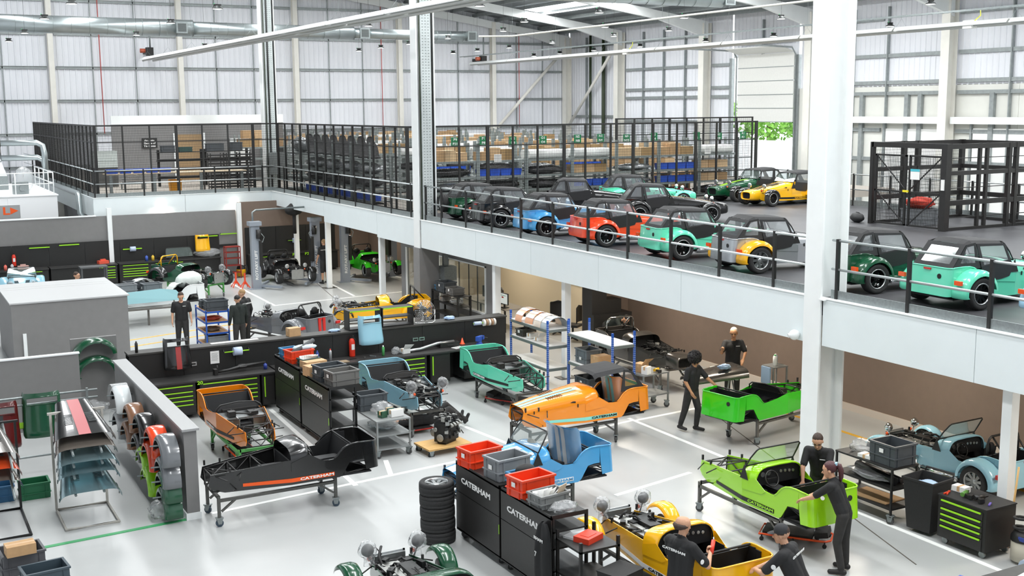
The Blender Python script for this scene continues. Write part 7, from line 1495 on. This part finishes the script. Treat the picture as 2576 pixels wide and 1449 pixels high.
for i, x in enumerate((13.6, 14.35, 15.0)):
    c = thing('bracket_stack', ('stack of black bracketed trays by the balcony corner', 'stack of black trays with clips beside the corner column', 'stack of black slotted trays next to the corner')[i], 'tray stack', (x, 52.6+.1*i, ZM+.005)); [obj('tray', MB().box((0, 0, .1+.13*k), (.6, .5, .05)), (BLK, INT)[k % 2], c) for k in range(12)]; [obj('corner_post', MB().bb(sx*.29-.02, sx*.29+.02, sy*.24-.02, sy*.24+.02, 0, 1.62), BLK, c) for sx in (-1, 1) for sy in (-1, 1)]
for i, x in enumerate((15.0, 11.2)): pass
YBIN = M('bin_amber', 'E39A1C', .5); one('waste_tub', mesh_of(('bin', .5, .4, .55), 'waste_tub', lambda b: bin_mesh(b, .5, .4, .55)), YBIN, 'amber plastic tub under the far wooden bench', 'tub', (11.6, 51.9, ZM+.005)); one('wall_notice', MB().box((0, 0, 0), (.75, .02, .5)), BLK, 'black notice with white words on the grey store wall', 'sign', (12.4, 60.7, 5.35)); nt_ = bpy.data.objects['wall_notice']
for k, s_ in enumerate(('An Auto', 'Garage of', 'Tin Boxes')): lettering(s_, .13, WTX, nt_, (0, -.014, .13-.14*k), (PI/2, 0, 0), 1.1)
# --- goods lift cage on the deck
LX0, LX1, LY0, LY1, LH = 26.45, 30.3, 22.95, 25.7, 2.45
c = thing('goods_lift', 'black steel goods lift enclosure with mesh sides on the deck', 'goods lift', (LX0, LY0, ZM+.004)); LW, LD = LX1-LX0, LY1-LY0
for x, y, w in ((0, 0, .2), (0, LD, .12), (LW, LD, .14), (1.35, 0, .09), (1.65, 0, .09), (2.6, 0, .12), (2.9, 0, .12), (LW, 0, .14), (1.3, LD, .14), (1.9, LD, .14)): obj('post', MB().bb(x-w/2, x+w/2, y-w/2, y+w/2, 0, LH), BLK2, c)
for z, h in ((LH-.08, .14), (1.62, .12), (.78, .14), (.04, .08)):
    obj('side_beam', MB().bb(0, LW, -.05, .05, z-h/2, z+h/2), BLK2, c); obj('side_beam', MB().bb(0, LW, LD-.05, LD+.05, z-h/2, z+h/2), BLK2, c); obj('side_beam', MB().bb(LW-.05, LW+.05, 0, LD, z-h/2, z+h/2), BLK2, c)
obj('head_beam', MB().bb(-.06, .06, 0, LD, LH-.15, LH), BLK2, c)
for k in range(5): obj('guide_rail', MB().bb(0, LW, -.02, .02, .35+.42*k, .37+.42*k), BLK, c)
for y0 in (.12, 1.42):
    d = obj('gate', MB().bb(-.03, .03, y0, y0+.05, .05, LH-.35).bb(-.03, .03, y0+1.15, y0+1.2, .05, LH-.35).bb(-.03, .03, y0, y0+1.2, LH-.4, LH-.35).bb(-.03, .03, y0, y0+1.2, .03, .08).bb(-.03, .03, y0, y0+1.2, 1.0, 1.05), BLK, c)
    obj('gate_brace', MB().bar((0, y0+.05, .1 if y0 > 1 else 1.02), (0, y0+1.15, 1.0 if y0 > 1 else .1), .03), BLK, d); obj('gate_brace', MB().bar((0, y0+.05, 1.1 if y0 > 1 else LH-.4), (0, y0+1.15, LH-.4 if y0 > 1 else 1.1), .03), BLK, d)
    tag(obj('wire_mesh', MB(), BLK, d) if False else obj('wire_mesh', mesh_of('liftmesh', 'wire_mesh', lambda b: mesh_panel(b, 1.15, LH-.4)), BLK, d, (0, y0+.03, .05), PI/2), kind='stuff')
tag(obj('wire_mesh', mesh_of('liftmesh2', 'wire_mesh', lambda b: mesh_panel(b, LW, LH-.1)), BLK, c, (0, LD+.06, .05)), kind='stuff')
obj('control_box', MB().bb(-.13, -.1, -.06, .05, 1.15, 1.45), PAPER, c); obj('notice', MB().box((-.06, 1.05, 1.55), (.01, .34, .3)), PAPER, c); obj('notice_header', MB().box((-.067, 1.05, 1.67), (.006, .34, .07)), M('notice_teal', '4FB4C2', .5), c); obj('latch', MB().box((-.06, 1.38, 1.05), (.04, .2, .06)), M('latch_yellow', 'E0D024', .5), c)
one('red_bundle', MB().ball((0, 0, .16), .42, 12, 8, (.9, 1, .38), .3, 71), M('red_cloth', 'C93A24', .7), 'red folded cover inside the goods lift', 'cover', (27.3, 24.6, ZM+.5)); crate('grey pallet box inside the goods lift under the red cover', .8, .7, .48, GCRATE, (27.3, 24.6, ZM+.01), 0, sticker=False)
def duffel(label, x, y, rz, mat): 
    b = thing('duffel_bag', label, 'bag', (x, y, ZM+.005), rz); obj('bag_body', MB().ball((0, 0, .14), .3, 14, 8, (1.25, .55, .5), .12, 5), mat, b); obj('strap', MB().tube([(-.2, -.12, .2), (-.1, 0, .3), (.1, 0, .3), (.2, -.12, .2)], .012, 5), BLK, b)
duffel('black holdall beside the goods lift gate', 26.35, 26.15, 1.2, INT); duffel('orange-red holdall on the deck by the trolley', 27.9, 20.9, .4, RED); duffel('black holdall in front of the lime-striped car', 28.15, 34.95, .3, INT); duffel('black holdall in front of the yellow car nose', 28.25, 33.1, .3, INT)
c = table_trolley('black pallet trolley at the frame edge on the deck', (28.9, 21.3, ZM+.005), .9, .8, .5, BLK, (.2,)); one('engine_pallet', MB().ball((0, 0, .25), .35, 12, 8, (1, .8, .7), .3, 77), ENG, 'dark engine unit on the pallet trolley', 'engine', (28.9, 21.3, ZM+.51))
# --- high-bay lamps
LAMPC = M('lamp_housing', '3A3D3C', .5, .3); LENS = M('lamp_lens', 'FFFFFF', .4, emit=6.0)
def lampproto():
    c = thing('high_bay_lamp', 'round high-bay lamp hanging from the roof', 'lamp', (0, 0, -20), group='high-bay lamps')
    obj('housing', MB().lathe([(.0, .12), (.1, .12), (.14, .06), (.2, .03), (.21, 0), (.19, -.01)], (0, 0, 0), 'z', 16), LAMPC, c); obj('lens', MB().lathe([(.19, -.008), (.12, -.02), (0, -.022)], (0, 0, 0), 'z', 16), LENS, c); obj('driver', MB().box((0, 0, .15), (.3, .08, .06)), BLK, c); obj('status_light', MB().box((-.14, -.03, .19), (.03, .03, .02)), M('led_green', '2FBF6B', .4, emit=1.), c); obj('hanger_wire', MB().cyl((0, 0, 0), (0, 0, 1), .006, 4), BLK, c, (0, 0, .15))
    return c
lp = None
for px, py in ((180, 9), (112, 47), (62, 83), (22, 104), (430, 58), (343, 88), (547, 22), (1207, 15), (1319, 55), (927, 65), (1266, 78), (1127, 97), (1389, 108), (1507, 32), (1522, 68), (1544, 91), (1682, 77), (1721, 45), (958, 120), (1029, 111), (903, 128), (1140, 134), (1201, 128), (1281, 120), (1343, 141), (1408, 135), (1494, 127), (1610, 117), (1965, 47), (1946, 91), (1775, 104), (2341, 10), (2239, 66), (515, 117)):
    p = G(px, py, 11.0)
    s_ = min(1, 73.0/p.y, 43.5/p.x); p = Vector((p.x*s_, p.y*s_, 7+4*s_))
    if lp is None: lp = lampproto(); lp.location = p; lq_ = None
    lq = lp if lq_ is None else copy_tree(lp, None, p, 0); lq_ = lq
    for ch in lq.children:
        if ch.name.startswith('hanger_wire'): ch.scale = (1, 1, roofz(p.x)-p.z-.08)
for x in (8, 20, 32): 
    for y in (14, 34, 54): 
        l = bpy.data.lights.new('high_bay_light', 'AREA'); l.shape = 'DISK'; l.size = .4; l.energy = 180; o = bpy.data.objects.new('high_bay_light', l); COL.objects.link(o); o.location = (x, y, 10.95)
# --- spiral ducts
DUCT = M('spiral_duct', 'B4BDBE', .3, .8, noise_amt=.06, nscale=2)
def duct(label, pts, rs_, grilles):
    c = thing('ventilation_duct', label, 'duct', pts[0]); o = Vector(pts[0])
    for (p, q), r in zip(zip(pts[:-1], pts[1:]), rs_):
        p, q = Vector(p)-o, Vector(q)-o; obj('duct_run', MB().cyl(p, q, r, 24), DUCT, c); n = int((q-p).length/.9); tag(obj('seam', (lambda b: ([b.tube([p+(q-p)*(k/n)+Vector((0, math.cos(a)*(r+.004), math.sin(a)*(r+.004))) for a in [2*PI*j/20 for j in range(20)]], .009, 4, True) for k in range(n+1)], b)[1])(MB()), GALV, c), kind='stuff')
    for g, r in grilles:
        g = Vector(g)-o; gb = obj('grille_box', MB().box(g+Vector((0, -r, 0)), (.62, .3, .62)), GALV, c); obj('grille', MB().box(g+Vector((0, -r-.155, 0)), (.46, .01, .46)), M('grille_dark', '4E5353', .6), gb); [obj('slat', MB().box(g+Vector((0, -r-.165, -.2+.08*k)), (.46, .015, .012)), GALV, gb) for k in range(6)]
    return c
P0, P1, P2, P3 = (3.5, 68, 11.6), (16.6, 68, 11.55), (26.3, 68, 11.5), (34.6, 68, 11.48)
duct('large silver spiral duct along the far wall', [P0, P1, P2, P3], [.47, .38, .31], [((15.9, 68, 11.55), .42), ((26.9, 68, 11.5), .3), ((34.2, 68, 11.48), .26)])
duct('silver spiral duct under the roof near the loading door', [(23.0, 47.3, 12.25), (37.9, 47.3, 12.25)], [.42], [((38.1, 47.3, 12.25), .3)])
# --- radiant tube heaters
def heater(label, x, y0, y1, z, boxes):
    c = thing('radiant_heater', label, 'heater', (x, y0, z)); L = y1-y0
    for s in (-1, 1): obj('heater_tube', MB().cyl((s*.28, 0, 0), (s*.28, L, 0), .055, 10), M('tube_grey', 'B7B9B6', .4, .4), c)
    n = int(L/5)
    for k in range(n): obj('reflector', MB().poly([(-.5, k*L/n+.06, .02), (-.38, k*L/n+.06, .16), (.38, k*L/n+.06, .16), (.5, k*L/n+.06, .02), (.48, k*L/n+.06, .0), (.36, k*L/n+.06, .14), (-.36, k*L/n+.06, .14), (-.48, k*L/n+.06, 0)], (0, L/n-.12, 0)), WHITE, c); 
    for k in range(n+1): obj('suspension', MB().tube([(-.3, k*L/n, .15), (0, k*L/n, .5), (.3, k*L/n, .15)], .006, 4).cyl((0, k*L/n, .5), (0, k*L/n, roofz(x)-z-.3), .005, 4), GALV, c)
    for b in boxes: obj('burner_box', MB().box((-.28, b-y0, .05), (.3, .4, .3)), PAPER, c); obj('gas_hose', MB().tube([(-.28, b-y0-.2, .15), (-.2, b-y0-.4, .35), (-.1, b-y0-.3, .55), (-.1, b-y0, .6)], .02, 6), M('hose_yellow', 'D9DE3A', .4), c)
    return c
heater('long radiant tube heater hung above the build bays', 14.2, 22.7, 68.7, 9.75, ()); heater('long radiant tube heater hung above the car deck', 36.3, 18.0, 71.5, 9.85, (52.9, 30.5))
one('gas_pipe', MB().tube([(15.4, 67.2, 9.95), (22.6, 44.1, 9.92), (23.8, 43.4, 9.92), (23.7, 20, 9.92)][1:], .035, 8), M('pipe_cream', 'DDDCD2', .5), 'pale gas pipe hung under the roof', 'pipe')
c = thing('cable_tray', 'long wire cable tray hung above the car deck heater', 'cable tray', (35.6, 18, 10.35)); [obj('tray_rail', MB().bb(x-.015, x+.015, 0, 54, 0, .05), GALV, c) for x in (-.15, .15)]; tag(obj('tray_rungs', (lambda b: ([b.bb(-.15, .15, .5*k, .5*k+.02, 0, .02) for k in range(108)], b)[1])(MB()), GALV, c), kind='stuff')
for i, (px, py, yy) in enumerate(((376, 130, 73.5), (1215, 150, 73.5))): p = ONY(px, py, yy); c = thing('heater_flue', ('black and red fan unit on the far wall', 'second fan unit on the far wall beside the diagonal brace')[i], 'fan unit', p); obj('fan_case', MB().box((0, 0, 0), (.4, .4, .5)), BLK, c); obj('motor', MB().cyl((-.25, 0, .05), (-.55, 0, .05), .13, 12), M('motor_red', 'B2573C', .5), c); obj('pipe', MB().cyl((.05, 0, .2), (.05, 0, 1.6), .05, 8), GALV, c); obj('bracket', MB().bb(-.1, .1, 0, 1.5, -.1, .1), BLK, c)
# --- spray booth and plant at the left
BW = M('booth_white', 'EEF0F1', .5)
c = thing('spray_booth', 'white spray booth block with an orange sign beyond the grey wall', 'booth', (-1, 51.0, 0)); obj('booth_body', MB().bb(0, 7.6, 0, 9, 0, 3.56), BW, c); obj('roof_edge', MB().bb(-.05, 7.65, -.05, 9, 3.56, 3.6), BW, c)
for k in range(4): obj('wall_panel', MB().bb(k*1.9+.01, k*1.9+1.89, -.02, 0, .02, 3.5), BW, c)
obj('sign_plate', MB().bb(5.0, 6.15, -.05, -.02, 2.72, 3.24), M('sign_silver', 'A6A8A8', .4, .4), c); lettering('L', .42, ORD, c, (5.62, -.055, 3.0), (PI/2, 0, 0), 1.3, 'letter'); obj('arrow', MB().poly([(5.78, -.055, 2.87), (5.78, -.055, 3.15), (6.08, -.055, 3.01)], (0, -.004, 0)), ORD, c)
g_ = thing('roof_rail', 'white pipe railing on top of the spray booth', 'railing', (2.0, 51.1, 3.6))
[obj('rail', MB().tube([(0, 0, z), (4.5, 0, z), (4.5, 6, z)], .022, 6), WHITE, g_) for z in (.45, .9)]; [obj('post', MB().cyl((x, y, 0), (x, y, .9), .022, 6), WHITE, g_) for x, y in ((.2, 0), (1.6, 0), (3.05, 0), (4.5, 0), (4.5, 1.5), (4.5, 3), (4.5, 4.5), (4.5, 6))]
c = thing('extraction_flue', 'fat silver flue with an elbow rising from the booth plant', 'flue', (4.55, 56.0, 3.6)); obj('duct_run', MB().cyl((0, 0, 1.2), (0, 0, 2.75), .5, 24), CHR, c); obj('band', MB().cyl((0, 0, 1.85), (0, 0, 2.2), .51, 24), STEEL, c); obj('elbow', MB().tube([(0, 0, 2.7), (-.03, 0, 3.0), (-.18, 0, 3.3), (-.45, 0, 3.45), (-.9, 0, 3.5)], .5, 20), DUCT, c); obj('transition', MB().loft([[Vector((x*s, y*s, z)) for x, y in ((-1, -1), (1, -1), (1, 1), (-1, 1))] for z, s in ((.6, .62), (1.2, .45))], closed=True, smooth=False), ALU, c); obj('plenum', MB().bb(-.65, .65, -.65, .65, 0, .6), GALV, c)
c = thing('fan_cabinet', 'white fan cabinet on the spray booth roof', 'cabinet', (3.9, 53.2, 3.6)); obj('case', MB().bb(-.7, .7, -.5, .5, .1, 1.35), BW, c); obj('vent', MB().bb(-.05, .15, -.51, -.5, .25, .45).bb(-.05, .15, -.51, -.5, 1.0, 1.2), GALV, c); obj('feet', MB().bb(-.6, .6, -.4, .4, 0, .1), BLK, c)
one('junction_box', MB().bb(-.3, .3, -.2, .2, 0, .5).cyl((.05, -.2, .25), (.05, -.3, .25), .12, 12), GALV, 'grey junction box with round cap on the booth roof', 'box', (5.35, 52.2, 3.6)); one('wrapped_filter', MB().ball((0, 0, .5), .6, 14, 9, (.7, .8, .95), .12, 83), WRAP, 'white wrapped filter bag on the booth roof', 'bag', (5.7, 54.2, 3.55))
c = thing('vent_pipes', 'pair of grey vent pipes bending down beside the mezzanine', 'pipe', (7.3, 58, 3.6)); [obj('pipe_run', MB().tube([(-1.9, 2, z), (-.3, 2, z), (-.05, 1.9, z-.15), (0, 1.8, z-.5), (0, 1.8, 0)], .14, 10), DUCT, c) for z in (1.9, 1.2)]; obj('drain_pipe', MB().tube([(.3, 8, -.1), (.35, -5.4, -.1), (.3, -5.9, -.25), (.3, -6, -.9), (.45, -6.2, -1.15)], .12, 10), DUCT, c)
